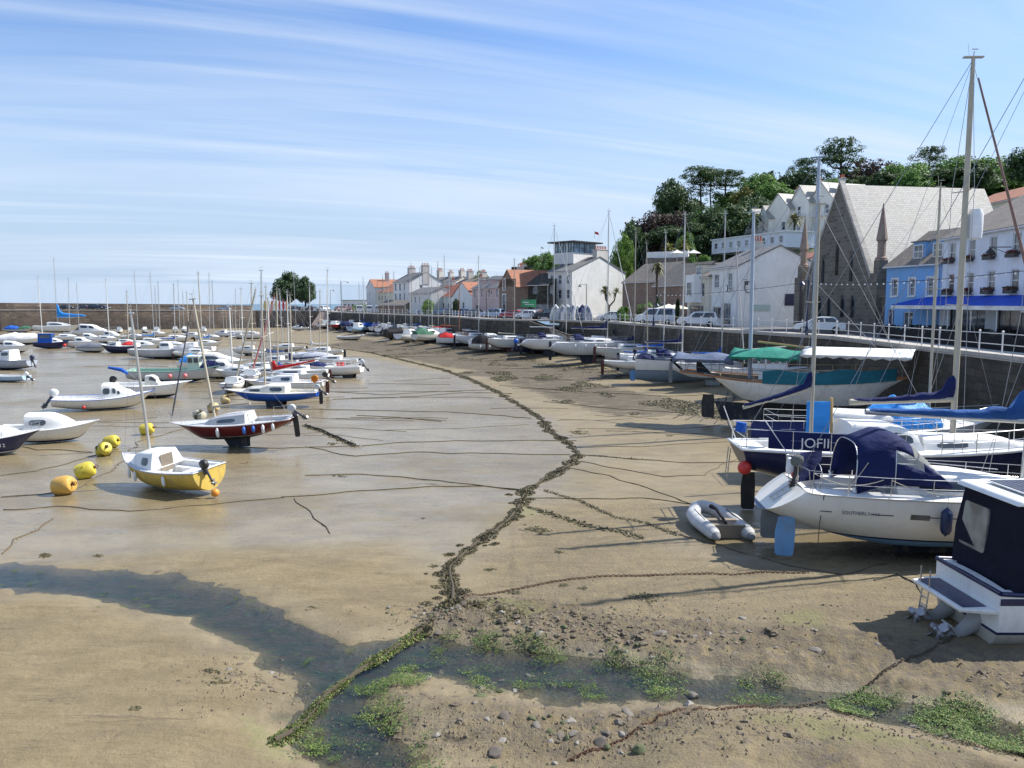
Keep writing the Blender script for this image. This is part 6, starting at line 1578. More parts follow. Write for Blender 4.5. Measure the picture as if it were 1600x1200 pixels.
# ------------------------------------------------------------------ cars, vans
TYRE = plain('tyre_rubber', (.02, .02, .02), .8); RIM = plain('wheel_rim', (.45, .45, .46), .35, .8); LAMP = plain('headlamp_lens', (.7, .7, .7), .1); TAIL = plain('tail_lamp_red', (.5, .02, .02), .3)
def vehicle(name, label, cat, px, Y, heading, mat, kind='car', group=None, z=QZ, s=1.):
    prof = {'car': dict(L=4.2, W=1.75, h1=.9, h2=1.45, pts=[(-2.1, .35), (-2.1, .8), (-1.95, .95), (-1.6, 1.0), (-1.2, 1.42), (-.2, 1.47), (.5, 1.38), (1.15, .95), (1.9, .82), (2.1, .6), (2.1, .35)]),
            'suv': dict(L=4.5, W=1.85, h1=1., h2=1.7, pts=[(-2.2, .4), (-2.2, 1.0), (-2.1, 1.1), (-1.95, 1.6), (-.9, 1.7), (.4, 1.66), (1.05, 1.12), (2.0, 1.0), (2.2, .75), (2.2, .4)]),
            'van': dict(L=4.9, W=1.95, h1=1.15, h2=2.0, pts=[(-2.45, .4), (-2.45, 1.2), (-2.4, 1.95), (-1.8, 2.02), (.9, 2.0), (1.55, 1.3), (2.3, 1.1), (2.45, .8), (2.45, .4)])}[kind]
    x = XD(px, Y, z); root = thing(name, label, cat, (x, Y, z), rz=R(heading), group=group); pts = prof['pts']; W = prof['W'] / 2; h1 = prof['h1']
    def wy(zz): return W * (1 if zz < h1 + .05 else lerp(1, .80, cl((zz - h1) / (prof['h2'] - h1))))
    mb = MB(); n = len(pts); ys = (-1, -.9, .9, 1)
    rings = [[Vector((px_, wy(pz) * f, pz - (.0 if abs(f) < 1 else .03 * (pz > h1)))) for px_, pz in pts] for f in ys]
    mb.loft(rings); mb.build('body', mat, root, smooth=30, bevel=.03)
    # glazing
    g = [p for p in pts if p[1] > h1 + .03]; zt = max(p[1] for p in pts)
    xr = pts[[i for i, p in enumerate(pts) if p[1] > h1][0]][0]; top = [p for p in pts if p[1] > zt - .12]; xa, xf = top[0][0], top[-1][0]
    low = [p for p in pts if abs(p[1] - h1) < .25 and p[0] > 0]; xfl = low[0][0]
    for sd in (1, -1):
        spans = [(0.03, .46), (.52, .95)] if kind != 'van' else [(.62, .96)]
        if 'windows' and kind == 'van' and label.find('windows') > 0: spans = [(.05, .55), (.62, .96)]
        for s0, s1 in spans:
            bl = lerp(xr + .15, xfl - .1, s0); brr = lerp(xr + .15, xfl - .1, s1); tl = lerp(xa + .12, xf - .05, s0); tr = lerp(xa + .12, xf - .05, s1); z0, z1 = h1 + .06, zt - .12
            m = MB(); q = [Vector((bl, sd * (wy(z0) + .008), z0)), Vector((brr, sd * (wy(z0) + .008), z0)), Vector((tr, sd * (wy(z1) + .008), z1)), Vector((tl, sd * (wy(z1) + .008), z1))]
            m.hexa([v - Vector((0, sd * .06, 0)) for v in q] + q); m.build('side_window', DGLASS, root, smooth=0)
    m = MB(); ia = [i for i, p in enumerate(pts) if p[0] == xf and p in top][0]; A, B = Vector((pts[ia][0], 0, pts[ia][1])), Vector((pts[ia + 1][0], 0, pts[ia + 1][1])); nn = Vector((B.z - A.z, 0, A.x - B.x)).normalized(); nn = nn if nn.x > 0 else -nn
    a, b = A.lerp(B, .1) + nn * .012, A.lerp(B, .92) + nn * .012; q = [Vector((b.x, -wy(b.z) * .86, b.z)), Vector((b.x, wy(b.z) * .86, b.z)), Vector((a.x, wy(a.z) * .86, a.z)), Vector((a.x, -wy(a.z) * .86, a.z))]; m.hexa([v - nn * .05 for v in q] + q); m.build('windscreen', DGLASS, root, smooth=0)
    m = MB(); q = [Vector((xr - .03 + .0, s_ * W * f, zz)) for s_, f, zz in ((-1, .78, h1 + .1), (1, .78, h1 + .1), (1, .66, zt - .2), (-1, .66, zt - .2))]; xo = (xa - xr) * .7; q[2].x += xo; q[3].x += xo; m.hexa([v + Vector((.05, 0, 0)) for v in q] + q); m.build('rear_window', DGLASS, root, smooth=0)
    for sx in (-1, 1):
        for sd in (-1, 1):
            Mx = Matrix.Translation((sx * prof['L'] * .31, sd * (W - .1), .33)) @ Matrix.Rotation(PI / 2, 4, 'X')
            m = MB(); m.lathe([(.2, -.1), (.31, -.11), (.33, -.08), (.33, .08), (.31, .11), (.2, .1)], 16, M=Mx); w = m.build('wheel', TYRE, root, smooth=40)
            m = MB(); m.lathe([(.2, -.09), (.2, .09), (.06, .115 if True else .1), (.01, .115)], 12, M=Mx); m.lathe([(.2, .09), (.2, -.09), (.06, -.115), (.01, -.115)], 12, M=Mx); m.build('rim', RIM, w, smooth=30)
    zl = pts[-1][1] + .3
    for sd in (-1, 1):
        m = MB(); m.box((pts[-1][0] + .005, sd * W * .72, zl), (.06, .34, .16)); m.build('headlight', LAMP, root, smooth=0)
        m = MB(); m.box((pts[0][0] - .005, sd * W * .8, zl + .1), (.05, .22, .22)); m.build('tail_light', TAIL, root, smooth=0)
    root.scale = (s,) * 3
    return root
CW = paint('car_white', (.70, .72, .74), .2, .02, dirt=.05); CS = paint('car_silver', (.40, .42, .44), .25, .03, .5, dirt=.05); CK = paint('car_dark', (.02, .025, .035), .2, .05, dirt=.05); CB = paint('car_blue', (.10, .22, .40), .25, .03, dirt=.05); CR = paint('car_red', (.35, .03, .03), .25, .03, dirt=.05); CG = paint('car_grey', (.16, .17, .18), .25, .03, dirt=.05)
vehicle('panel_van', 'white van with dark side windows parked before the brick garden wall', 'van', 1023, 101, 172, CW, 'van')
vehicle('family_car', 'white estate car parked in front of the cream house', 'car', 1089, 90, 168, CW, 'suv')
vehicle('family_car', 'white hatchback parked in front of the church door', 'car', 1280, 70, 160, CW, 'car')
vehicle('family_car', 'pale blue people carrier parked in front of the pink house', 'car', 770, 144, 150, paint('car_pale_blue', (.38, .48, .60), .25, .03, dirt=.05), 'suv')
vehicle('family_car', 'small red car parked left of the slipway', 'car', 800, 136, 170, CR, 'car')
vehicle('family_car', 'white car parked before the low white wall', 'car', 824, 133, 165, CW, 'car')
vehicle('family_car', 'dark grey car parked at the head of the slipway', 'car', 851, 131, 200, CK, 'suv')
vehicle('panel_van', 'white van with blue lettering parked before the tall white house', 'van', 893, 128, 172, CW, 'van')
vehicle('family_car', 'white car parked behind the low railing right of the tall white house', 'car', 955, 118, 172, CW, 'car')
for k, px in enumerate((562, 577, 591)): vehicle('panel_van', ('leftmost of the three white vans parked at the far quay', 'middle one of the three white vans at the far quay', 'rightmost of the three white vans at the far quay')[k], 'van', px, 226 - k * 4, 100, CW, 'van')
for k, (px, Y, m, kd, lb, hd) in enumerate(((105, 243, CK, 'car', 'dark car at the left on the pier', 0), (128, 243.5, CK, 'car', 'dark blue car second from the left on the pier', 180), (150, 244.5, CK, 'suv', 'larger dark car right of the two on the pier', 0), (160, 245, CK, 'car', 'dark car close behind the larger dark car on the pier', 5), (277, 254, CS, 'car', 'silver car parked alone on the pier', 0), (350, 262, CS, 'car', 'silver estate car on the right part of the pier', 180))):
    vehicle('family_car', lb, 'car', px, Y, hd, m, kd, z=6.1 - (px > 200) * .25 - (px > 300) * .15)
for k, (px, Y, m, kd, lb) in enumerate(((462, 274, CK, 'suv', 'dark car directly under the lone evergreen'), (473, 276, CG, 'car', 'grey car right of the evergreen trunk'), (484, 275, CK, 'suv', 'black car among those parked by the evergreen'), (491, 278, CS, 'car', 'pale car at the right of the row by the evergreen'), (507, 276, CW, 'suv', 'white car parked alone near the far lamp post'), (527, 262, CG, 'car', 'grey car left of the pale pink car at the far corner'), (537, 260, paint('car_pink', (.55, .38, .35), .3, dirt=.05), 'suv', 'pale pink car at the far corner'), (546, 262, CR, 'car', 'reddish car right of the pale pink car at the far corner'))):
    vehicle('family_car', lb, 'car', px, Y, 30 + 40 * (k % 3), m, kd, z=5.55)
for k, (px, m) in enumerate(((636, CB), (650, CW), (664, CB), (690, CB), (704, CG), (722, CB), (742, CG))):
    vehicle('family_car', 'car parked behind the far quay railing between the chimney house and the pink house', 'car', px, 205 - (px - 636) * .42, 130, m, 'car', group='cars behind the far railing')
# kayaks / coloured boards standing on the pier end
for k, (px, c) in enumerate(((414, 'y'), (419, 'y'), (425, 'o'), (431, 'y'), (437, 'r'), (443, 'r'), (448, 'o'))):
    p = P2(px, 268, 5.7); m = MB(); m.loft([[Vector((math.cos(q) * w, math.sin(q) * .12 * w, z)) for q in [2 * PI * i / 8 for i in range(8)]] for z, w in ((0, .1), (.5, .35), (1.8, .42), (2.8, .3), (3.3, .05))])
    o = m.build('kayak', {'y': YELP, 'o': ORANGE, 'r': BRED}[c], smooth=60); o.location = (*p, 5.7); tag(o, 'upright %s kayak in the rack beside the lone evergreen' % {'y': 'yellow', 'o': 'orange', 'r': 'red'}[c], 'kayak', 'kayaks racked by the evergreen')
# lamp posts and flag poles
def lamp_post(label, px, Y, ytop, z=QZ, arm=1.0, side=1, mat=BLACKP, head=.28):
    x = XD(px, Y, z); H = ZY(ytop, Y) - z; o = thing('lamp_post', label, 'street lamp', (x, Y, z)); m = MB(); m.lathe([(.14, 0), (.14, .5), (.09, .7), (.06, 1.0), (.045, H)], 8); m.build('column', mat, o, smooth=40)
    m = MB(); m.tube([(0, 0, H - .1), (side * arm * .5, 0, H), (side * arm, 0, H - .05)], .03, 5); a_ = m.build('arm', mat, o); m = MB(); m.lathe([(.05, .25), (head * .5, .12), (head, -.02), (head * .9, -.08), (.02, -.1)], 10, M=Matrix.Translation((side * arm, 0, H - .3))); m.build('lantern', mat, o, smooth=30); return o
lamp_post('black street lamp by the far lone evergreen', 517, 250, 453, z=5.5, side=1)
lamp_post('tall double height lamp post at the far corner of the harbour', 534, 246, 440, z=5.5, arm=2.0)
lamp_post('black swan neck lamp in front of the tall white house', 916, 122, 444, side=-1)
lamp_post('dark blue lamp post in front of the church', 1260, 63.5, 438, z=QZ + .12, mat=NAVYP, side=-1, arm=.5)
lamp_post('lamp post before the pink house', 760, 140, 455, side=1)
lamp_post('dark lamp post by the white estate car', 1021, 92, 474, mat=NAVYP, side=1, arm=.4)
def pole(label, px, Y, ytop, zb, flag=None, name='flagpole'):
    x = XD(px, Y, zb); H = ZY(ytop, Y) - zb; o = thing(name, label, 'flagpole', (x, Y, zb)); m = MB(); m.tube([(0, 0, 0), (0, 0, H)], [.06, .035], 6); m.build('pole', FRAMEW, o)
    if flag: m = MB(); m.loft([[Vector((.05 + k * .13, .07 * math.sin(k * 1.3), H - .05 - k * .05)), Vector((.05 + k * .13, .07 * math.sin(k * 1.3), H - .42 - k * .06))] for k in range(6)], closed=False); m.build('flag', flag, o, smooth=0)
pole('flagpole with small flag on the roof of the glass pavilion', 929, 138, 361, 19, REDC)
pole('flagpole with flag in the green trees on the low rise', 845, 198, 385, ZY(412, 198), WHITEC)
# festoon lights
def catenary(a, b, sag, n): return [Vector(a).lerp(Vector(b), k / n) - Vector((0, 0, sag * 4 * (k / n) * (1 - k / n))) for k in range(n + 1)]
def festoon(label, a, b, sag, n):
    o = thing('festoon_lights', label, 'string lights', (0, 0, 0)); pts = catenary(a, b, sag, n); m = MB(); m.tube(pts, .02, 4); m.build('cable', RUBBER, o); bm_ = MB(); bm_.ball((0, 0, 0), .06, 5); b0 = None
    for p in pts[1:-1]:
        if b0 is None: b0 = bm_.build('bulb', LAMP, o, loc=p - Vector((0, 0, .1)))
        else: c = b0.copy(); C.objects.link(c); c.parent = o; c.location = p - Vector((0, 0, .1))
a = (XD(1260, 63.5, 9.5), 63.5, ZY(441, 63.5)); b = (27, 40, ZY(416, 40)); festoon('string of white bulbs hung across the front of the church and hotel', a, b, .35, 34)
a2 = (XD(1021, 92, 8), 92, ZY(460, 92)); festoon('string of white bulbs hung across the white pub gable', a2, a, .3, 30)

# ------------------------------------------------------------------ sky, light, camera
SUNV = Vector((.953, .303, 0)).normalized(); SEL = R(47)
w = bpy.data.worlds.new('World'); sc.world = w; w.use_nodes = True; nt = w.node_tree; bg = nt.nodes['Background']
sk = nt.nodes.new('ShaderNodeTexSky'); sk.sky_type = 'NISHITA'; sk.sun_disc = False; sk.sun_elevation = SEL; sk.sun_rotation = math.atan2(SUNV.x, SUNV.y); sk.air_density = 1.0; sk.dust_density = .9; sk.ozone_density = 1.6; sk.altitude = 0
tc = nt.nodes.new('ShaderNodeTexCoord'); sx = nt.nodes.new('ShaderNodeSeparateXYZ'); nt.links.new(tc.outputs['Generated'], sx.inputs[0])
def WM(op, a, b=0, c=None, cl_=False):
    x = nt.nodes.new('ShaderNodeMath'); x.operation = op; x.use_clamp = cl_
    for s, v in zip(x.inputs, (a, b, c)):
        if v is None: continue
        if isinstance(v, (int, float)): s.default_value = v
        else: nt.links.new(v, s)
    return x.outputs[0]
zc = WM('MAXIMUM', sx.outputs[2], .02); dv = WM('ADD', zc, .10)
u = WM('DIVIDE', sx.outputs[0], dv); v = WM('DIVIDE', sx.outputs[1], dv)
cb0 = nt.nodes.new('ShaderNodeCombineXYZ'); nt.links.new(u, cb0.inputs[0]); nt.links.new(v, cb0.inputs[1]); cb = nt.nodes.new('ShaderNodeMapping'); cb.inputs['Rotation'].default_value = (0, 0, -.36); nt.links.new(cb0.outputs[0], cb.inputs[0])
def wn(scale, sc_, rot, detail, rough, dist, off=(0, 0, 0)):
    mp = nt.nodes.new('ShaderNodeMapping'); mp.inputs['Scale'].default_value = sc_; mp.inputs['Rotation'].default_value = (0, 0, rot); mp.inputs['Location'].default_value = off; nt.links.new(cb.outputs[0], mp.inputs[0])
    n = nt.nodes.new('ShaderNodeTexNoise'); n.inputs['Scale'].default_value = scale; n.inputs['Detail'].default_value = detail; n.inputs['Roughness'].default_value = rough; n.inputs['Distortion'].default_value = dist; nt.links.new(mp.outputs[0], n.inputs['Vector']); return n.outputs['Fac']
def wr(fac, stops):
    x = nt.nodes.new('ShaderNodeValToRGB'); e = x.color_ramp.elements
    while len(e) < len(stops): e.new(.5)
    for i, (p, c) in enumerate(stops): e[i].position = p; e[i].color = (c, c, c, 1)
    nt.links.new(fac, x.inputs[0]); return x.outputs[0]
c1 = wn(.9, (.22, 1.2, 1), 0, 8, .55, .9, CLOFF); c2 = wn(.45, (.4, .9, 1), .1, 4, .5, .4, (1.7, 6.4, 0)); c3 = wn(2.2, (.14, 1.5, 1), .05, 7, .6, .5, (2, 9, 0))
den = WM('MULTIPLY', wr(c1, [(.38, 0), (.66, 1)]), wr(c2, [(.34, .3), (.56, 1)]))
den = WM('ADD', den, WM('MULTIPLY', wr(c3, [(.52, 0), (.78, 1)]), WM('MULTIPLY', wr(c2, [(.36, .2), (.56, 1)]), .9)))
hb = nt.nodes.new('ShaderNodeMapRange'); nt.links.new(sx.outputs[2], hb.inputs[0]); hb.inputs[1].default_value = .0; hb.inputs[2].default_value = .32; hb.inputs[3].default_value = .97; hb.inputs[4].default_value = .0
den = WM('MULTIPLY', den, .85, None, True)
m0 = nt.nodes.new('ShaderNodeMix'); m0.data_type = 'RGBA'; m0.blend_type = 'MULTIPLY'; m0.inputs[0].default_value = 1; nt.links.new(sk.outputs[0], m0.inputs[6]); m0.inputs[7].default_value = (.62, .86, 1.17, 1)
m1 = nt.nodes.new('ShaderNodeMix'); m1.data_type = 'RGBA'; nt.links.new(hb.outputs[0], m1.inputs[0]); nt.links.new(m0.outputs[2], m1.inputs[6]); hr = nt.nodes.new('ShaderNodeValToRGB'); e = hr.color_ramp.elements; e.new(.5); e.new(.7); e[0].position = .0; e[0].color = (.54, .71, .95, 1); e[1].position = .07; e[1].color = (.62, .755, .95, 1); e[2].position = .13; e[2].color = (.73, .83, .97, 1); e[3].position = .2; e[3].color = (.64, .80, .98, 1); nt.links.new(sx.outputs[2], hr.inputs[0])
hs = nt.nodes.new('ShaderNodeVectorMath'); hs.operation = 'SCALE'; hs.inputs['Scale'].default_value = 5.6; nt.links.new(hr.outputs[0], hs.inputs[0]); nt.links.new(hs.outputs[0], m1.inputs[7])
mx = nt.nodes.new('ShaderNodeMix'); mx.data_type = 'RGBA'; nt.links.new(den, mx.inputs[0]); nt.links.new(m1.outputs[2], mx.inputs[6]); mx.inputs[7].default_value = CLOUDC
nt.links.new(mx.outputs[2], bg.inputs[0]); bg.inputs[1].default_value = SKYS
L = bpy.data.lights.new('sun', 'SUN'); L.energy = SUNE; L.angle = R(.53); L.color = (1, .955, .88); lo = bpy.data.objects.new('sun', L); C.objects.link(lo)
sd_ = Vector((SUNV.x * math.cos(SEL), SUNV.y * math.cos(SEL), math.sin(SEL))); lo.rotation_euler = sd_.to_track_quat('Z', 'Y').to_euler(); lo.location = (60, 20, 60)
cam = bpy.data.cameras.new('camera'); co = bpy.data.objects.new('camera', cam); C.objects.link(co); co.location = (0, 0, CAMH); co.rotation_euler = (PI / 2 - PITCH, 0, 0)
cam.sensor_width = 36; cam.lens = 36 * F / 1600; cam.clip_end = 20000; cam.clip_start = .1; sc.camera = co
sc.view_settings.view_transform = 'Standard'; sc.view_settings.look = 'None'; sc.view_settings.exposure = EXPO
# ------------------------------------------------------------------ the boats
def text_on(parent, s, name, M, size, mat, depth=.004):
    cu = bpy.data.curves.new(name, 'FONT'); cu.body = s; cu.size = size; cu.extrude = depth; cu.align_x = 'LEFT'
    o = bpy.data.objects.new(name, cu); C.objects.link(o); dg = bpy.context.evaluated_depsgraph_get(); me = bpy.data.meshes.new_from_object(o.evaluated_get(dg)); bpy.data.objects.remove(o)
    me.transform(M); me.materials.clear(); me.materials.append(mat); q = bpy.data.objects.new(name, me); C.objects.link(q); q.parent = parent; return q
def hull_panel(h, parent, t0, t1, z0, z1, side, mat, name, off=.012, n=4):
    lo = [h.pt(lerp(t0, t1, k / n), z0, side) + Vector((0, side * off, 0)) for k in range(n + 1)]; up = [h.pt(lerp(t0, t1, k / n), z1, side) + Vector((0, side * off, 0)) for k in range(n + 1)]
    m = MB(); a = lo + up; b = [p - Vector((0, side * .04, 0)) for p in a]; m.v = [tuple(p) for p in a + b]; N = 2 * (n + 1)
    for k in range(n):
        m.f.append([k, k + 1, n + 2 + k, n + 1 + k]); m.f.append([N + k, N + k + 1, k + 1, k]); m.f.append([N + n + 1 + k, N + n + 2 + k, n + 2 + k, n + 1 + k])
    m.f += [[0, n + 1, N + n + 1, N], [n, 2 * n + 1, N + 2 * n + 1, N + n]]; m.m = [0] * len(m.f)
    return m.build(name, mat, parent, smooth=30)
def box_part(parent, name, c, d, mat, bevel=.01, rz=0): m = MB(); m.box(c, d, rz=rz); return m.build(name, mat, parent, smooth=0, bevel=bevel)
def tubes(parent, name, lists, r, mat, n=6): 
    m = MB()
    for l in lists: m.tube(l, r, n)
    return m.build(name, mat, parent, smooth=60)
def wheelhouse(h, parent, t0, t1, wr, hgt, mat, roofm=WHITE, base=0, winm=None, nw=2, name='wheelhouse'):
    x0, x1 = h.x(t0, 1), h.x(t1, 1); b = min(h.b(t0), h.b(t1)) * wr; z = min(h.zs(t0), h.zs(t1)) + base - .05; zt = z + hgt; k = .9; f = .12
    A = [Vector((x0, -b, z)), Vector((x1, -b, z)), Vector((x1, b, z)), Vector((x0, b, z)), Vector((x0, -b * k, zt)), Vector((x1 - f, -b * k, zt)), Vector((x1 - f, b * k, zt)), Vector((x0, b * k, zt))]
    m = MB(); m.hexa(A); w = m.build(name, mat, parent, smooth=0, bevel=.03)
    m = MB(); m.box(((x0 + x1 - f) / 2, 0, zt + .03), (x1 - x0 + .1, 2 * b * k + .16, .07)); m.build('roof', roofm, w, smooth=0, bevel=.02)
    for a, c, d, e, n in ((A[0], A[1], A[5], A[4], nw), (A[2], A[3], A[7], A[6], nw), (A[1], A[2], A[6], A[5], 3), (A[3], A[0], A[4], A[7], 1)):
        for i in range(n):
            g = .12 / n; m = MB(); m.panel(a, c, d, e, i / n + g, (i + 1) / n - g, .55, .9, .012, rnd_=.12); m.build('window', winm or DGLASS, w, smooth=0)
    return w

# --- yellow open boat, left foreground
r, h = ship('yellow_cabin_boat', 'yellow hulled white decked little cabin boat lying among the yellow buoys, stern outboard raised', 'boat', 264, 764, 5.4, 152, B=2.15, H=1.0, pitch=1.5, roll=-6, mats=(YELP, AFGREY, YELP), deck=paint('grey_white_deck', (.62, .64, .66), .5), well=(.03, .50, .74, .42), inner=DECK, gun=DECKG,
            hk=dict(wl=.12, shb=.38, st=.80, kb=.7, ks=.12, rake=.10, fp=2.0, lift=.05), stripe=.02, gr=.035)
c, sp_, tp_ = cabin(h, r, .47, .80, .80, [(0, .62), (.6, .50), (.85, .30), (1, .10)], WHITE, wins=[(.18, .42, .25, .75)], front=.1, aft=.10, tw=.70)
box_part(c, 'hatch_board', (h.x(.47, 1) + .02, 0, h.zs(.47) + .12), (.03, .62, .75), WOODG)
box_part(r, 'thwart', (h.x(.26, 1), 0, h.zs(.3) - .24), (.35, 1.3, .04), DECK); box_part(r, 'stern_locker', (h.x(.08, 1), .1, h.zs(.1) - .22), (.3, 1.3, .3), DECK)
mast(r, h.x(.66, 1), h.zs(.66) + .4, 7.6, r=.07, h=h, spreaders=(), lean=(-.3, .1), fore=(h.x(.98, 1), 0, h.zs(1)))
outboard(r, (h.x(0, 1) - .12, .28, h.zs(0) + .02), .9, BLACKP, tilt=28)
for t in (.62, .72, .28): fender(r, h.pt(t, h.zs(t), 1) + Vector((0, .08, -.10)), .42, .07)
tubes(r, 'bow_rail', [[(h.x(.9, 1), s * .3, h.zs(.9)), (h.x(.96, 1), s * .15, h.zs(.96) + .3), (h.x(1, 1), 0, h.zs(1) + .32)] for s in (1, -1)], .012, STEEL)
m = MB(); m.ball((h.x(0, 1) - .55, .35, .18), .17, 8); m.build('stern_buoy', ORANGE, r, smooth=60)
# --- red sloop
r, h = ship('red_sloop', 'dark red yacht resting bow down on its keel with white and blue fenders', 'sailing boat', 366, 700, 7.3, 171, B=2.3, H=.95, pitch=5, roll=-4, mats=(REDP, AFNAVY, WHITE), deck=DECKG, well=(.04, .34, .6, .35), inner=DECKG, gun=DECK, hk=dict(wl=.25, st=.62, shb=.25, kb=.95, ks=.8, rake=.16, rt=-.1, fp=1.7, lift=.48), stripe=.02)
c, a_, b_ = cabin(h, r, .33, .70, .66, [(0, .48), (.5, .40), (.8, .24), (1, .06)], DECKG, wins=[(.22, .62, .28, .68)], roofmat=WHITE, tw=.8)
box_part(c, 'companionway', (h.x(.33, 1), 0, h.zs(.33) + .2), (.05, .55, .5), WHITE)
keel(r, h, 'fin', AFNAVY, t=.47); rudder(r, h, BLACKP, depth=.35, w=.32, x=h.x(0, .2) + .0)
mast(r, h.x(.62, 1), h.zs(.62) + .3, 8.3, mat=MASTT, r=.085, h=h, spreaders=(.55,), lean=(.25, -.1), boom=(h.zs(.5) + .9, 2.2, .05), furl=.05, furlmat=cloth('grey_jib_cover', (.12, .12, .14)))
outboard(r, (h.x(0, 1) - .2, .2, h.zs(0) + .35), .95, GREYP, tilt=50)
for t, mt, L in ((.52, FENW, .5), (.31, FENB, .42), (.24, FENB, .36), (.17, FENW, .5), (.10, FENW, .42)): fender(r, h.pt(t, h.zs(t), 1) + Vector((0, .1, -.08)), L, .09, mt)
rails(h, r, .02, .2, .5, 2, close_aft=True); rails(h, r, .86, .98, .5, 1, close_bow=True, name='bow_rail')
# --- white cabin boat and navy bow at the left
r, h = ship('white_cabin_boat', 'small white cabin boat with large side window beside the navy bow at the left edge', 'boat', 80, 691, 5.2, 14, B=2.0, H=.85, roll=4, mats=(CREAM, AFNAVY, NAVYP), well=(.04, .30, .7, .4), hk=dict(wl=.18, shb=.4, rake=.12, lift=.03), gun=FRAMEW)
cabin(h, r, .28, .74, .80, [(0, .75), (.5, .72), (.75, .45), (1, .12)], WHITE, wins=[(.12, .48, .35, .75)], front=.1, tw=.8)
tubes(r, 'roof_hatch', [[(h.x(.4, 1), -.25, 1.62), (h.x(.4, 1), .25, 1.62)]], .05, WHITE); box_part(r, 'hatch', (h.x(.46, 1), 0, h.zs(.45) + .78), (.5, .5, .06), DECK)
r, h = ship('navy_motor_boat', 'bow of a dark navy boat with white letters cut by the left edge', 'boat', -22, 712, 5.6, 12, B=2.1, H=.95, roll=3, mats=(NAVYP, AFGREY, WHITE), well=(.05, .45, .7, .4), gun=WHITE, hk=dict(wl=.2, shb=.4, rake=.16))
cabin(h, r, .42, .80, .75, [(0, .5), (.5, .42), (1, .1)], WHITE, wins=[(.15, .5, .3, .75)]); rails(h, r, .7, .98, .4, 3, close_bow=True, name='bow_rail')
text_on(r, 'J Y 2 2', 'registration_lettering', Matrix.Translation((h.x(.62, .8), -h.b(.70) - .06, h.zs(.6) - .40)) @ Matrix.Rotation(-.22, 4, 'Z') @ Matrix.Rotation(PI / 2 + .2, 4, 'X'), .26, WHITE)
# --- white launch with big outboard
r, h = ship('white_launch', 'white launch with forward cuddy, large white outboard and small red ball on its side', 'boat', 166, 640, 7.0, 17, B=2.4, H=.9, roll=4, mats=(CREAM, AFNAVY, NAVYP), well=(.04, .52, .76, .45), hk=dict(wl=.15, shb=.5, rake=.12, lift=.03), gun=BLUEP)
cabin(h, r, .48, .80, .72, [(0, .95), (.35, .92), (.6, .45), (1, .12)], WHITE, wins=[(.05, .26, .35, .80), (.34, .44, .4, .8), (.48, .56, .4, .75)], tw=.82)
outboard(r, (h.x(0, 1) - .1, 0, h.zs(0) + .1), 1.3, WHITE, tilt=35); rails(h, r, .05, .5, .35, 3, mids=False)
m = MB(); m.ball((h.x(.32, 1), -h.b(.32) - .08, .42), .13, 6); m.build('red_buoy', FENR, r, smooth=60)
r, h = ship('open_motor_boat', 'white open motor boat with black outboard and blue folded bimini behind the white launch', 'boat', 240, 622, 6.4, 8, B=2.3, H=1.15, roll=4, mats=(WHITE, AFNAVY, AFNAVY), well=(.04, .6, .76, .5), hk=dict(wl=.25, shb=.25, rake=.16), gun=WHITE)
cabin(h, r, .42, .60, .4, [(0, .7), (.5, .75), (1, .3)], CREAM, wins=[(.3, .8, .5, .9)], name='console'); outboard(r, (h.x(0, 1) - .1, 0, h.zs(0) + .15), 1.2, BLACKP, tilt=40)
tubes(r, 'bimini_frame', [[(h.x(.3, 1), s * .9, h.zs(.3)), (h.x(.12, 1), s * .8, h.zs(.3) + 1.2)] for s in (1, -1)], .015, STEEL); m = MB(); m.tube([(h.x(.10, 1) - .9, 0, h.zs(.3) + 1.45), (h.x(.12, 1), 0, h.zs(.3) + 1.25), (h.x(.2, 1), 0, h.zs(.3) + .9)], [.1, .17, .1], 8); m.build('folded_bimini', BLUEC, r, smooth=60)
hull_panel(h, r, .55, .57, .45, 1.0, -1, BLACKP, 'side_ladder')
# --- grey fishing boat with pale green wheelhouse
r, h = ship('fishing_boat', 'grey fishing boat with pale green wheelhouse and two pink buoys on its side', 'fishing boat', 274, 598, 8.8, 5, B=2.8, H=1.25, roll=3, mats=(GREYP, AFNAVY, AFNAVY), deck=plain('green_deck', (.30, .42, .34), .7), well=(.04, .62, .76, .55), hk=dict(wl=.32, shb=.35, st=.85, rake=.08), gun=plain('green_gunwale', (.18, .36, .30), .6), gr=.05)
wheelhouse(h, r, .66, .80, .6, 1.35, paint('pale_green_wheelhouse', (.52, .60, .50), .5), WHITE)
tarp(h, r, .80, .99, .7, NAVYC, over=.75, name='bow_cover')
for t in (.50, .66): m = MB(); m.ball(h.pt(t, .85, -1) + Vector((0, -.15, 0)), .22, 7); m.build('pink_buoy', FENP, r, smooth=60)
# --- blue sloop row, middle left
r, h = ship('blue_hulled_sloop', 'bright blue hulled yacht with cream deck and two large cabin windows', 'sailing boat', 425, 636, 7.4, 178, B=2.4, H=.8, roll=-3, mats=(BLUEP, AFNAVY, AFNAVY), deck=CREAM, well=(.05, .33, .65, .35), gun=CREAM, hk=dict(wl=.1, st=.7, shb=.2, ks=.5, kb=.9, rake=.14, lift=.4, fp=2.0), gr=.03)
cabin(h, r, .32, .80, .70, [(0, .52), (.42, .50), (.5, .34), (.85, .24), (1, .05)], CREAM, wins=[(.07, .34, .25, .8), (.55, .8, .25, .8)]); keel(r, h, 'bilge', AFNAVY); rudder(r, h, BLACKP, depth=.2, w=.3)
mast(r, h.x(.56, 1), h.zs(.5) + .4, 8.5, mat=MASTT, r=.085, h=h, spreaders=(.55,), lean=(0, -.1)); outboard(r, (h.x(0, 1) - .15, .3, h.zs(0) + .2), .9, GREYP, tilt=48)
rails(h, r, .02, .18, .45, 2, close_aft=True)
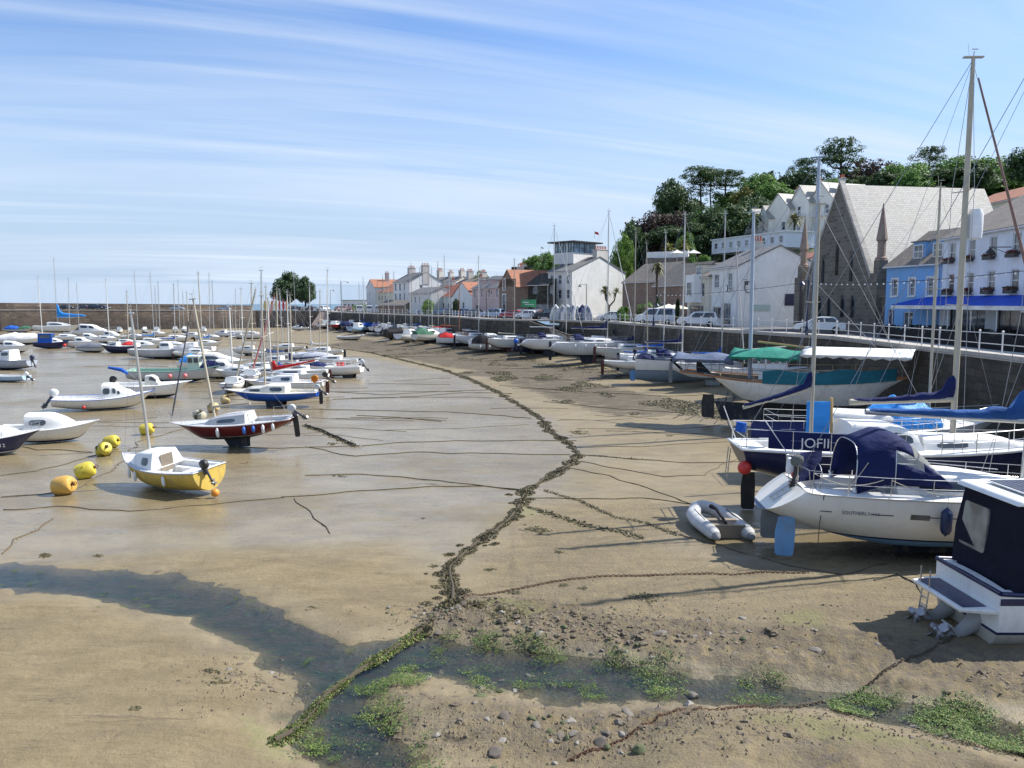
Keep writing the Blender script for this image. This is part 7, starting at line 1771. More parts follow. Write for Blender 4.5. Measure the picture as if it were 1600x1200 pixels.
r, h = ship('red_cover_sloop', 'white yacht with red sail cover just behind the blue hulled yacht', 'sailing boat', 442, 618, 7.6, 176, B=2.5, H=.85, roll=-3, mats=(WHITE, AFRED, REDP), well=(.05, .35, .65, .35), hk=dict(wl=.15, st=.7, shb=.2, ks=.5, kb=.9, rake=.14, lift=.4))
cabin(h, r, .34, .80, .70, [(0, .55), (.42, .5), (.5, .34), (.85, .24), (1, .05)], WHITE, wins=[(.07, .3, .3, .8), (.55, .75, .3, .7)]); keel(r, h, 'bilge', AFRED); rudder(r, h, AFRED, depth=.2)
mast(r, h.x(.62, 1), h.zs(.5) + .4, 8.4, mat=MASTW, r=.085, h=h, lean=(.05, 0), boom=(h.zs(.5) + .85, 3.9, .9), cover=REDC, cseed=3); outboard(r, (h.x(0, 1) - .2, 0, h.zs(0) + .35), 1.05, BLACKP, tilt=50); rails(h, r, .02, .22, .5, 2, close_aft=True)
m = MB(); m.lathe([(.22, -.06), (.32, -.06), (.32, .06), (.22, .06), (.22, -.06)], 14, M=Matrix.Translation((h.x(.08, 1), h.b(.05), h.zs(0) + .3)) @ Matrix.Rotation(PI / 2, 4, 'X')); m.build('lifebuoy', ORANGE, r, smooth=60)
r, h = ship('blue_cover_sloop', 'white yacht with curved mid blue sail cover behind the red covered one', 'sailing boat', 458, 603, 6.8, 175, B=2.3, H=.85, roll=2, mats=(WHITE, AFNAVY, NAVYP), well=(.05, .35, .65, .35), hk=dict(wl=.2, st=.7, ks=.5, kb=.9, lift=.3))
cabin(h, r, .34, .8, .7, [(0, .45), (.6, .35), (1, .05)], WHITE, wins=[(.1, .6, .3, .7)]); keel(r, h, 'bilge', AFNAVY); mast(r, h.x(.72, 1), h.zs(.5) + .4, 9.3, mat=MASTT, r=.085, h=h, boom=(h.zs(.5) + .6, 2.3, .1), cover=BLUEC, cseed=4)
r, h = ship('white_motor_boat', 'white motor boat with stern rails and red box, rightmost of the left group', 'boat', 516, 590, 7.0, 177, B=2.5, H=1.05, roll=0, mats=(WHITE, AFNAVY, NAVYP), well=(.04, .5, .75, .4), hk=dict(wl=.15, st=.85, lift=.12), gun=WHITE)
rails(h, r, .02, .5, .55, 5, close_aft=True, r=.02, mat=FRAMEW); box_part(r, 'red_box', (h.x(.35, 1), -.3, h.zs(.3) + .25), (.7, .5, .4), BRED); outboard(r, (h.x(0, 1) - .15, 0, h.zs(0) + .2), 1.2, GREYP, tilt=38); tarp(h, r, .55, .9, .45, NAVYC, over=.8, name='fore_cover'); keel(r, h, 'bilge', BLACKP, t=.2)
r, h = ship('blue_hung_cover_boat', 'grey white yacht under a drooping dark blue boom cover', 'sailing boat', 482, 583, 6.4, 178, B=2.2, H=.8, mats=(GREYP, AFNAVY, NAVYP), well=(.05, .35, .65, .3), hk=dict(wl=.2, lift=.25, st=.7)); cabin(h, r, .34, .8, .7, [(0, .35), (1, .05)], GREYP)
mast(r, h.x(.85, 1), h.zs(.5) + .2, 9.2, mat=MASTW, r=.085, h=h, boom=(h.zs(.5) + .35, 3.6, .4), cover=NAVYC, cseed=6)
r, h = ship('long_covered_sloop', 'low white yacht with a long whitish grey boat cover', 'sailing boat', 486, 569, 8.0, 179, B=2.3, H=.8, mats=(WHITE, AFNAVY, GREYP), hk=dict(wl=.2, lift=.25)); tarp(h, r, .15, .8, .55, cloth('grey_white_cover', (.45, .47, .52)), over=.85); mast(r, h.x(.35, 1), h.zs(.5) + .3, 9.5, mat=MASTT, r=.085, h=h, lean=(-.2, 0))
r, h = ship('white_speedboat', 'white speedboat with grey green lower hull, alone behind the row of yachts', 'speedboat', 424, 562, 6.2, 177, B=2.3, H=1.0, mats=(WHITE, paint('grey_green', (.30, .40, .38), .5), GREYP), well=(.04, .45, .7, .4), hk=dict(wl=.45, rake=.2, shb=.15), gun=WHITE); cabin(h, r, .42, .66, .7, [(0, .45), (.5, .3), (1, .02)], DGLASS, name='windscreen'); box_part(r, 'engine_cover', (h.x(.1, 1), 0, h.zs(0) + .15), (.7, 1, .5), BLACKP)
# tall leaning spars seen over the group, each on its own small boat
def sloop(name, label, px, py, L, hd, mz, lean=(0, 0), cover=None, mats=(WHITE, AFNAVY, NAVYP), mt=.6, mat=ALU, r=.08, roll=0, pitch=0, win=True, furl=0, furlmat=None, boom=True, cab=WHITE, lift=.3, ob=False, cat='sailing boat', B=None, wl=.2, H=None, seed=0, sail=None, group=None, spread=(.5,), hood=None, kl='bilge', klm=None):
    r_, h = ship(name, label, cat, px, py, L, hd, B=B or L * .33, H=H or .5 + L * .055, roll=roll, pitch=pitch, mats=mats, well=(.05, .34, .62, .3), hk=dict(wl=wl, lift=lift, st=.7, ks=.6, kb=.9, rake=.13), group=group)
    cabin(h, r_, .33, .78, .68, [(0, .45), (.5, .38), (.8, .22), (1, .05)], cab, wins=[(.12, .55, .3, .75)] if win else ())
    keel(r_, h, kl, klm or mats[1]); rudder(r_, h, mats[1], depth=.15)
    mast(r_, h.x(mt, 1), h.zs(.5) + .3, mz, mat=mat, r=r, h=h, spreaders=spread, lean=lean, boom=(h.zs(.5) + .8, L * .34, .1) if boom else None, cover=cover, cseed=seed, furl=furl or None, furlmat=furlmat)
    if ob: outboard(r_, (h.x(0, 1) - .15, .25, h.zs(0) + .2), .9, BLACKP, tilt=40)
    if hood: sprayhood(h, r_, .26, .46, .7, .7, hood, base=.2)
    return r_, h
sloop('red_spar_sloop', 'small white boat carrying a leaning mast wrapped in faded red', 392, 602, 5.6, 100, 8.6, lean=(-.3, -1.9), mat=paint('faded_red_spar', (.50, .16, .15), .6), r=.085, boom=False, mt=.7, roll=3)
sloop('leaning_mast_sloop', 'small white boat with a bare grey mast leaning to the right over it', 366, 612, 5.4, 95, 9.2, lean=(-.3, -2.0), mat=MASTT, boom=False, mt=.7, lift=.1)
sloop('grey_mast_sloop', 'white yacht with tall pale mast in the middle of the left hand group', 430, 577, 6.2, 170, 9.9, cover=BLUEC, mt=.65, mat=MASTT, seed=8)
sloop('white_sail_sloop', 'yacht whose loose white sail droops along the boom near the weed line', 503, 560, 6.5, 175, 10.5, mt=.75, mat=MASTW, cover=WHITEC, seed=9)
# left middle distance
r, h = ship('covered_cruiser', 'white cruiser with long sloping foredeck and bright blue tarpaulin panel', 'cabin cruiser', 338, 582, 8.2, 3, B=2.8, H=1.2, mats=(WHITE, AFNAVY, GREYP), well=(.04, .3, .75, .4), hk=dict(wl=.2, shb=.25, rake=.15)); cabin(h, r, .28, .86, .8, [(0, 1.0), (.4, .95), (.62, .5), (1, .08)], WHITE, wins=[(.1, .5, .35, .75)]); tarp(h, r, .03, .3, .9, LBLUEC, over=.9)
r, h = ship('white_cuddy_boat', 'white cuddy boat with red mark beyond the bow of the fishing boat', 'boat', 352, 592, 5.8, 8, B=2.2, H=1.05, mats=(WHITE, AFNAVY, AFNAVY), well=(.04, .4, .7, .4), hk=dict(wl=.2, rake=.16)); cabin(h, r, .36, .74, .8, [(0, .9), (.4, .85), (.6, .4), (1, .1)], WHITE, wins=[(.1, .45, .4, .8)]); box_part(r, 'red_box', (h.x(.2, 1), 0, h.zs(.2) + .3), (.4, .5, .4), BRED)
r, h = ship('long_grey_boat', 'long grey hulled working boat with small white wheelhouse', 'fishing boat', 258, 561, 9.6, 2, B=2.9, H=1.35, mats=(GREYP, AFNAVY, GREYP), well=(.04, .5, .76, .5), hk=dict(wl=.25, shb=.3)); cabin(h, r, .45, .62, .55, [(0, 1.0), (.8, .95), (1, .5)], WHITE, wins=[(.1, .8, .5, .85)]); tarp(h, r, .64, .94, .6, cloth('grey_cover', (.30, .32, .35))); 
r, h = ship('navy_workboat', 'navy blue boat with white stern behind the leaning foreground mast', 'boat', 186, 552, 6.4, 176, B=2.3, H=1.15, mats=(NAVYP, AFNAVY, NAVYP), well=(.04, .5, .7, .4), hk=dict(wl=.25), gun=WHITE); cabin(h, r, .5, .8, .7, [(0, .6), (1, .1)], GREYP, wins=[(.1, .6, .3, .8)]); box_part(r, 'stern_box', (h.x(.03, 1), 0, h.zs(0) + .1), (.4, 1.6, .7), WHITE)
r, h = ship('grey_covered_boat', 'grey boat under a slate coloured cover left of the navy workboat', 'boat', 146, 551, 5.0, 4, B=2.1, H=.9, mats=(GREYP, AFNAVY, GREYP), hk=dict(wl=.3)); tarp(h, r, .05, .95, .65, cloth('slate_cover', (.16, .17, .2)), over=1.0)
r, h = ship('blue_canvas_cruiser', 'cruiser with tall royal blue canvas cabin near the middle left', 'cabin cruiser', 82, 545, 5.8, 10, B=2.3, H=1.1, mats=(NAVYP, AFNAVY, BLUEP), well=(.04, .4, .75, .4), hk=dict(wl=.3)); wheelhouse(h, r, .15, .55, .85, 1.5, BLUEC, BLUEC, nw=1); cabin(h, r, .55, .8, .7, [(0, .7), (1, .1)], WHITE, wins=[(.1, .5, .4, .8)]); m = MB(); m.ball((h.x(.9, 1), -.9, .6), .3, 6); m.build('red_buoy', FENR, r, smooth=60)
r, h = ship('white_day_boat', 'white boat with low cabin right of the blue canvas cruiser', 'boat', 128, 544, 6.8, 4, B=2.4, H=1.1, mats=(WHITE, AFNAVY, GREYP), well=(.04, .4, .75, .4), hk=dict(wl=.15, rake=.15)); cabin(h, r, .38, .75, .75, [(0, .8), (.4, .75), (.6, .35), (1, .08)], WHITE, wins=[(.1, .5, .35, .8)]); rails(h, r, .6, .98, .4, 3, close_bow=True)
r, h = ship('white_covered_cruiser', 'boat under a big rounded white cover near the left edge, far row', 'cabin cruiser', 30, 540, 8.6, 8, B=2.8, H=1.2, mats=(WHITE, AFNAVY, NAVYP), hk=dict(wl=.4)); tarp(h, r, .05, .97, 1.2, WHITEC, over=1.02)
r, h = ship('blue_green_covered_boat', 'boat with blue and green covers at the far left edge', 'boat', 30, 520, 7.5, 8, B=2.6, H=1.1, mats=(GREYP, AFNAVY, NAVYP), hk=dict(wl=.3)); tarp(h, r, .05, .5, .9, BLUEC); tarp(h, r, .52, .9, .7, DGREENC)
r, h = ship('grey_cabin_boat', 'grey sided boat with white screen at the left edge, middle distance', 'boat', 12, 578, 6.6, 172, B=2.4, H=1.15, mats=(paint('grey_blue_hull', (.36, .40, .46), .4), AFNAVY, NAVYP), well=(.04, .4, .75, .4), hk=dict(wl=.2)); cabin(h, r, .34, .62, .8, [(0, 1.2), (.6, 1.1), (1, .3)], WHITE, wins=[(.1, .6, .5, .85)]); outboard(r, (h.x(0, 1) - .1, 0, h.zs(0)), 1.2, NAVYP, tilt=20); rails(h, r, .02, .4, .4, 3)
r, h = ship('pale_blue_dinghy', 'pale blue open dinghy with white outboard at the left edge', 'dinghy', 12, 597, 4.4, 172, B=1.7, H=.6, mats=(LBLUE, LBLUE, WHITE), well=(.05, .85, .8, .35), hk=dict(wl=.5), gun=WHITE); outboard(r, (h.x(0, 1) - .1, 0, h.zs(0)), 1.0, WHITE, tilt=50)
r, h = ship('white_yacht_blue_cover', 'large white far cruiser with bright blue boom cover before the pier', 'sailing boat', 92, 522, 12, 4, B=3.6, H=1.7, mats=(WHITE, AFNAVY, GREYP), well=(.05, .3, .65, .3), hk=dict(wl=.2, lift=.3, st=.75)); cabin(h, r, .3, .75, .7, [(0, 1.0), (.5, .9), (1, .1)], WHITE, wins=[(.1, .7, .4, .8)]); mast(r, h.x(.48, 1), 2.5, 19.5, r=.10, h=h, spreaders=(.45,), boom=(4.2, -7.0, .2), cover=None); sail_cover(r, (h.x(.48, 1) + .1, 0, 4.2), (h.x(.48, 1) + 7.2, 0, 4.6), LBLUEC, h0=1.9, h1=.4, w=.35, seed=4)
r, h = ship('white_flybridge_boat', 'white motor cruiser with blue window band, middle of the far left group', 'cabin cruiser', 150, 527, 9.5, 3, B=3.2, H=1.5, mats=(WHITE, AFNAVY, GREYP), hk=dict(wl=.15)); cabin(h, r, .15, .75, .85, [(0, 1.5), (.5, 1.4), (.7, .7), (1, .1)], WHITE, wins=[(.05, .35, .5, .85), (.4, .6, .5, .85)], winmat=NAVYP); rails(h, r, .6, .98, .6, 3, close_bow=True)
r, h = ship('white_small_cruiser', 'small white boat with blue cabin side in the far left group', 'boat', 178, 533, 6.0, 3, B=2.3, H=1.1, mats=(WHITE, AFNAVY, NAVYP), hk=dict(wl=.25)); cabin(h, r, .2, .7, .8, [(0, 1.0), (.5, .9), (1, .1)], WHITE, wins=[(.1, .5, .4, .85)])
far = [(236, 541, 7, 3, 'w', 'white yacht in the far group with a bright blue rolled sail cover', 'b', 13.5), (276, 536, 7.5, 5, 'w', 'low white yacht in the far group right of the blue rolled cover', None, 12.5), (322, 545, 7, 2, 'w', 'far white boat with bright blue hanging cover under a leaning mast', 'b', 13.0), (300, 552, 7.2, 178, 'w', 'white yacht with long foredeck among the far left masts', None, 0), (222, 549, 6.4, 4, 'w', 'white boat with dark red stern cover behind the long grey boat', 'r', 0), (104, 534, 7.4, 4, 'w', 'white boat lying between the blue canvas cruiser and the far wall', None, 13), (212, 533, 6.4, 2, 'g', 'greyish yacht with slim mast near the centre of the far left rows', None, 14.5), (120, 527, 6, 2, 'w', 'white boat with green box amid the far left rows', None, 12.5),
       (350, 527, 5.4, 175, 'b', 'small white and blue boat dried out before the right part of the pier', None, 0), (372, 530, 5.2, 178, 'w', 'small white boat second from the right before the pier', None, 11), (394, 530, 6.6, 2, 'w', 'long low white and red boat before the right part of the pier', None, 0), (466, 517, 6.4, 178, 'w', 'white yacht with dark hood lying alone near the far ramp', 'n', 17.2)]
for k, (px, py, L, hd, c, lb, cv, mz) in enumerate(far):
    mats = {'w': (WHITE, AFNAVY, GREYP), 'g': (GREYP, AFNAVY, NAVYP), 'b': (WHITE, AFNAVY, BLUEP)}[c]
    if mz: sloop('small_yacht', lb, px, py, L, hd, mz, mats=mats, cover={'b': LBLUEC, 'r': REDC, 'n': NAVYD, None: None}[cv], seed=k, r=.07, lean=((k % 3 - 1) * .3, 0), boom=bool(cv), lift=.15, hood=NAVYD if cv == 'n' else None)
    else:
        r, h = ship('small_boat', lb, 'boat', px, py, L, hd, B=L * .35, H=1.0, mats=mats, well=(.05, .4, .7, .35), hk=dict(wl=.25)); cabin(h, r, .4, .8, .7, [(0, .7), (.5, .55), (1, .08)], WHITE, wins=[(.1, .5, .35, .8)])
        if cv: tarp(h, r, .03, .35, .6, REDC)
MORE = [(62, 533, 6.2, 5, 13.5, 'white yacht with slim mast behind the blue canvas cruiser', None), (246, 529, 6.5, 3, 14.5, 'white yacht in the back row left of the middle of the pier', None), (300, 530, 6.0, 178, 14.0, 'white yacht in the back row right of the middle of the pier', None), (166, 537, 6.5, 4, 13.5, 'white yacht with thin mast behind the grey covered boat', None), (268, 548, 6.8, 2, 13.8, 'yacht lying just behind the long grey working boat', BLUEC), (310, 562, 6.6, 4, 12.2, 'white yacht left of the covered cruiser with bright blue panel', None),
 (386, 556, 6.0, 176, 12.0, 'small white yacht between the covered cruiser and the speedboat', None), (448, 552, 6.2, 178, 13.6, 'white yacht behind the speedboat with pale mast', None), (404, 588, 6.2, 175, 11.0, 'white yacht left of the yachts with blue covers', None), (372, 596, 5.6, 172, 10.4, 'small white yacht between the white cuddy boat and the red spar', None), (420, 598, 6.8, 176, 11.2, 'white yacht hidden between the red and blue sail covers', None), (466, 594, 6.4, 177, 10.6, 'white yacht just behind the stern of the red covered yacht', None), (140, 536, 6, 3, 0, 'white boat with dark window in the crowded far left rows', None), (20, 552, 6.5, 6, 0, 'white boat below the rounded white cover at the left edge', None), (196, 543, 5.8, 4, 12.8, 'white yacht behind the navy workboat', None), (520, 575, 6.4, 178, 12.0, 'rightmost white yacht of the left group with pale mast', None), (330, 535, 6.4, 2, 14.2, 'white yacht among the back rows under the right part of the pier', None)]
for k, (px, py, L, hd, mz, lb, cv) in enumerate(MORE):
    if mz: sloop('moored_yacht', lb, px, py, L, hd, mz - (k * 37 % 5) * .9, mats=((WHITE, AFNAVY, GREYP), (CREAM, AFNAVY, NAVYP), (WHITE, AFRED, WHITE))[k % 3], cover=cv, seed=60 + k, r=.10, lift=.2, mat=(MASTW, ALU, MASTT)[k % 3], lean=(((k * 7) % 5 - 2) * .12, 0), boom=k % 2 == 0)
    else: r, h = ship('moored_boat', lb, 'boat', px, py, L, hd, B=L * .36, H=1.1, mats=(WHITE, AFNAVY, NAVYP), well=(.05, .36, .7, .4), hk=dict(wl=.25)); cabin(h, r, .34, .78, .72, [(0, .8), (.45, .7), (.65, .4), (1, .08)], WHITE, wins=[(.1, .5, .4, .8)])
for k, (px, py, L, mz) in enumerate(((187, 521, 3.6, 0), (205, 522, 4.6, 0), (226, 521, 3.8, 0), (245, 521, 4.4, 12.5), (274, 520, 4.0, 0), (288, 520, 3.8, 11.5), (318, 520, 4.2, 0))):
    lb = ['leftmost of the small boats lying at the foot of the pier', 'cabin boat second from the left at the foot of the pier', 'open boat third from the left at the foot of the pier', 'round sterned boat with a mast at the foot of the pier', 'grey stern boat near the middle of the row under the pier', 'tiny white boat with thin mast under the pier', 'rightmost of the row of small boats under the pier'][k]
    r, h = ship('beached_boat', lb, 'boat', px, py, L, 100 + 15 * (k % 3), B=L * .42, H=1.0, mats=((WHITE, AFNAVY, NAVYP), (CREAM, AFRED, GREYP), (GREYP, AFNAVY, NAVYP))[k % 3], well=(.05, .4, .7, .35), hk=dict(wl=.35)); cabin(h, r, .38, .8, .75, [(0, .7), (1, .1)], WHITE, wins=[(.1, .5, .35, .8)])
    if mz: mast(r, 0, 1, mz, r=.06, h=h, spreaders=())
# bundle of small racing boats with thin masts by the pier
for k in range(7):
    px = 348 + k * 5.2; r, h = ship('racing_dinghy', 'small dinghy with thin white mast drawn up with others below the pier', 'dinghy', px, 521, 4.2, 60 + k * 9, B=1.6, H=.5, mats=(WHITE, WHITE, GREYP), well=(.1, .6, .7, .25), hk=dict(wl=.3), group='small dinghies below the pier'); mast(r, .4, .5, 7.0 - (k % 3) * .4, mat=MASTW, r=.045, spreaders=(), fore=None, back=None, lean=(0, .2 - .5 * (k > 4)), topgear=False)
# ---------------- right hand row, far to near
r, h = ship('rubber_boat', 'grey and white inflatable boat lying on the mud before the far row', 'inflatable boat', 548, 532, 5.6, 3, B=2.0, H=.75, mats=(GREYP, AFNAVY, WHITE), well=(.05, .85, .7, .3), hk=dict(wl=.4, shb=.5), gun=cloth('pale_rubber', (.62, .62, .60), .5, .2), gr=.2)
for k, (px, L, hd) in enumerate(((588, 4.6, 10), (604, 4.2, 14))): r, h = ship('rowing_boat', ('left one of two pale rowing boats on the mud before the far row', 'right one of two pale rowing boats on the mud before the far row')[k], 'rowing boat', px, 528 + k, L, hd, B=1.5, H=.5, mats=(GREYP, AFGREY, WHITE), well=(.05, .9, .75, .3), hk=dict(wl=.2), gun=WHITE)
RW = [
 (512, 517, 6.5, 60, (WHITE, AFNAVY, NAVYP), None, 'white yacht at the far end of the quay row beside the ramp', 'c', 15),
 (524, 520, 6.0, 75, (REDP, AFNAVY, WHITE), None, 'dark red boat near the far end of the quay row', 'c', 0),
 (541, 522, 6.6, 120, (NAVYP, AFNAVY, NAVYP), NAVYC, 'boat under a navy cover with raised bow in the far quay row', 't', 0),
 (561, 525, 6.2, 62, (LBLUE, AFGREY, WHITE), None, 'pale blue grey transom stern boat in the far quay row', 'c', 15.5),
 (576, 524, 6.0, 70, (WHITE, AFNAVY, NAVYP), BLUEC, 'white boat with mid blue tent cover in the far quay row', 't', 0),
 (590, 524, 5.6, 75, (CREAM, AFNAVY, NAVYP), BLUEC, 'cream boat with blue tent cover right of another in the far quay row', 't', 16),
 (617, 534, 6.4, 60, (BLACKP, AFNAVY, AFRED), BLACKC, 'black hulled boat under a black and brown cover, stern to the viewer', 't', 0),
 (606, 526, 6.4, 60, (WHITE, AFNAVY, NAVYP), None, 'white boat with cabin behind the black covered boat', 'c', 17),
 (642, 538, 6.6, 55, (WHITE, AFGREY, GREYP), None, 'white boat with grey legs of keel showing left of the green covered boat', 'c', 18.5),
 (632, 524, 7.2, 55, (WHITE, AFNAVY, GREYP), None, 'white cabin yacht with lifebuoy behind the grey keeled boat', 'c', 16.5),
 (673, 541, 6.6, 42, (CREAM, AFNAVY, WHITE), DGREENC, 'cream boat with dark green hood cover in the quay row', 'h', 17.5),
 (692, 534, 7.5, 30, (WHITE, AFNAVY, REDP), REDC, 'white yacht with bright red covers and dodgers in the quay row', 'm', 19.5),
 (668, 527, 7.0, 50, (WHITE, AFNAVY, NAVYP), None, 'white boat mostly hidden behind the green hooded boat', 'c', 18.2),
 (700, 528, 7.0, 40, (WHITE, AFNAVY, NAVYP), REDC, 'yacht with red rolled sail close under the far quay wall', 'm', 16.5),
 (770, 541, 6.6, 20, (WHITE, AFNAVY, NAVYP), None, 'white boat with bow rail close under the wall behind the long white cruiser', 'c', 0),
]
for k, (px, py, L, hd, mats, cv, lb, kd, mz) in enumerate(RW):
    L *= 1.14; r, h = ship('quay_row_boat', lb, 'boat', px, py, L, hd, B=L * .36, H=1.4, mats=mats, well=(.05, .36, .7, .4), hk=dict(wl=.3, lift=.3, st=.8))
    keel(r, h, 'bilge', mats[1])
    if kd != 't': cabin(h, r, .34, .78, .72, [(0, .9), (.45, .8), (.65, .4), (1, .08)], WHITE, wins=[(.1, .5, .4, .8)])
    if kd == 't': tarp(h, r, .03, .95, .9, cv, over=1.03)
    if kd == 'h': tarp(h, r, .02, .5, 1.25, cv, over=.95)
    if mz: mast(r, h.x(.55, 1), 1.5, mz - 3.2, r=.07, h=h, mat=(ALU, MASTW, MASTT)[k % 3], lean=(0, 0), boom=(2.6, 2.8, .1), cover=cv if kd == 'm' else None, cseed=k)
    elif kd != 't': rails(h, r, .55, .98, .5, 3, close_bow=True)
    if k % 3 == 0: outboard(r, (h.x(0, 1) - .1, 0, h.zs(0) + .1), 1.0, BLACKP, tilt=30)
EX = [(880, 548, 8.5, 8, 15.5, 'white yacht half hidden behind the pair near the slipway', None), (940, 556, 8.0, 6, 0, 'white cabin boat behind the larger yacht of the pair', NAVYC), (985, 566, 8.4, 2, 16.0, 'white yacht with navy cover close under the wall left of the blue bottomed yacht', NAVYC), (1030, 580, 8.6, -4, 15.0, 'white yacht hidden behind the blue bottomed yacht', BLUEC), (1120, 588, 8.0, -8, 15.5, 'white yacht lying behind the stern of the wooden ketch', BLUEC),
 (800, 536, 7.5, 14, 15.0, 'small yacht under the wall between the long cruiser and the slipway', None), (745, 537, 7.2, 18, 16.0, 'white yacht behind the motor sailer with tall pale mast', None), (655, 531, 6.8, 45, 15.8, 'white yacht in the second row behind the green hooded boat', BLUEC), (683, 530, 6.6, 40, 16.5, 'cream yacht with grey mast in the second row left of the red covers', None), (640, 529, 6.4, 50, 15.2, 'small white yacht in the second row behind the grey keeled boat', None), (615, 523, 6.4, 50, 15.5, 'yacht with slim mast behind the black covered boat', None), (552, 518, 6.0, 70, 0, 'white boat in the second row behind the navy covered boat', None), (568, 519, 6.2, 70, 15.2, 'pale yacht in the second row behind the pale blue boat', BLUEC), (533, 515, 6.0, 75, 15, 'white yacht in the second row by the dark red boat', None), (598, 520, 6.0, 60, 15.0, 'yacht with white mast in the second row behind the cream boat', None)]
for k, (px, py, L, hd, mz, lb, cv) in enumerate(EX):
    if mz: q, h = sloop('moored_yacht', lb, px, py, L, hd, mz - (px < 850) * 1.2, mats=((WHITE, AFNAVY, GREYP), (WHITE, AFGREY, NAVYP), (CREAM, AFRED, REDP))[k % 3], cover=cv, seed=30 + k, r=.09, lift=.35, H=1.6, mt=.55, mat=(MASTW, ALU, MASTT)[k % 3])
    else: q, h = ship('moored_boat', lb, 'boat', px, py, L, hd, B=L * .36, H=1.6, mats=(WHITE, AFNAVY, NAVYP), well=(.05, .36, .7, .4), hk=dict(wl=.25, lift=.4)); cabin(h, q, .34, .78, .72, [(0, .9), (.45, .8), (.65, .4), (1, .08)], WHITE, wins=[(.1, .5, .4, .8)])
    rails(h, q, .02, .98, .5, 5, close_aft=True, close_bow=True, r=.018)
r, h = ship('motor_sailer', 'white motor sailer with small orange varnished wheelhouse and red covered dinghy', 'motor sailer', 722, 547, 8.6, 12, B=3.0, H=1.5, mats=(WHITE, AFNAVY, GREYP), well=(.05, .3, .7, .4), hk=dict(wl=.4, st=.8), gun=WOODV); wheelhouse(h, r, .52, .66, .5, 1.35, WOODV, WHITE); tarp(h, r, .04, .34, .9, REDC, over=.85); cabin(h, r, .30, .52, .6, [(0, .6), (1, .4)], WHITE); mast(r, h.x(.45, 1), 2, 12.5, mat=WOODV, r=.09, h=h, spreaders=(), boom=(3.4, 3.2, .2)); cabin(h, r, .66, .9, .6, [(0, .4), (1, .1)], WHITE)
r, h = ship('long_white_cruiser', 'long white river cruiser with black canvas stern canopy, bow to the right', 'cabin cruiser', 779, 551, 9.2, 2, B=3.0, H=1.15, mats=(CREAM, AFNAVY, AFRED), well=(.04, .3, .75, .4), hk=dict(wl=.12, shb=.35, rake=.1), gun=WOODG); tarp(h, r, .05, .42, 1.35, BLACKC, over=.88, dropz=.0); cabin(h, r, .42, .82, .75, [(0, .75), (.6, .6), (1, .1)], WHITE, wins=[(.1, .28, .35, .75), (.35, .55, .35, .75)])
for t in (.2, .35, .5, .6): fender(r, h.pt(t, h.zs(t) - .1, -1) + Vector((0, -.1, -.1)), .6, .12)
r, h = ship('navy_canvas_cruiser', 'motor boat with dark navy canvas and blue engine box at the slipway foot', 'cabin cruiser', 842, 558, 6.8, 15, B=2.7, H=1.2, mats=(NAVYP, AFNAVY, NAVYP), well=(.04, .3, .7, .4), hk=dict(wl=.3)); tarp(h, r, .1, .75, 1.5, NAVYD, over=.95); outboard(r, (h.x(0, 1) - .2, 0, h.zs(0) + .2), 1.5, BLUEP, tilt=20)
def cruiser_yacht(name, label, px, py, L, hd, mz, boomc, H=1.75, B=None, mx=.52, mats=(WHITE, AFNAVY, GREYP), fenders=0, at=None, roll=0, pitch=0, ladder=None, hoodc=NAVYC, boomz=1.7, boomL=None, lift=.6, rt=1.1, mat=ALU, z=None):
    r, h = ship(name, label, 'sailing yacht', px, py, L, hd, B=B or L * .32, H=H, roll=roll, pitch=pitch, mats=mats, well=(.09, .36, .55, .45), inner=DECK, at=at, z=z, hk=dict(wl=.18, lift=lift, st=.74, ks=.55, kb=.9, rake=.07, rt=rt, fp=2.3, shb=.12, shs=.0), stripe=.06)
    cabin(h, r, .35, .80, .62, [(0, .52), (.5, .42), (.85, .2), (1, .03)], DECK, wins=[(.10, .34, .35, .72), (.40, .60, .35, .72)], tw=.86)
    keel(r, h, 'bilge', mats[1]); rudder(r, h, mats[1], depth=.2, w=.4, x=h.x(0, 0) + .5)
    mast(r, h.x(mx, 1), h.zs(.5) + .35, mz, mat=mat, r=.095, h=h, spreaders=(.38, .68), boom=(h.zs(.5) + boomz, boomL or L * .36, .05), cover=boomc, wire=.009, furl=.05, furlmat=WHITEC)
    sprayhood(h, r, .30, .42, .6, .75, hoodc, base=.25)
    rails(h, r, .05, .98, .6, 8, close_aft=True, close_bow=True)
    for k in range(fenders): t = .3 + k * .11; fender(r, h.pt(t, h.zs(t), -1) + Vector((0, -.12, -.15)), .55, .11)
    return r, h
r, h = cruiser_yacht('white_yacht', 'white yacht with scooped stern, left one of the white pair near the slipway', 863, 562, 9.6, 4, 18.2, None, H=1.7)
r, h = cruiser_yacht('white_yacht', 'larger white yacht with row of fenders and ladder, right one of the white pair', 926, 573, 11.4, -2, 18.8, NAVYC, fenders=4, H=1.9, mx=.66, boomL=4.6)
tubes(r, 'ladder', [[(h.x(.62, 1), -h.b(.6) - .1, h.zs(.6)), (h.x(.62, 1) + .4, -h.b(.6) - .9, .1)], [(h.x(.66, 1), -h.b(.6) - .1, h.zs(.6)), (h.x(.66, 1) + .4, -h.b(.6) - .9, .1)]], .03, STEEL)
r, h = sloop('small_white_yacht', 'small white yacht with dark rudder left of the blue bottomed yacht', 1000, 592, 7.6, -4, 14.0, mats=(WHITE, AFRED, GREYP), mt=.6, mat=MASTT, r=.08, cover=BLUEC, lift=.75, H=.9, wl=.05, lean=(-.3, 0)); rails(h, r, .02, .98, .5, 6, close_aft=True, close_bow=True)
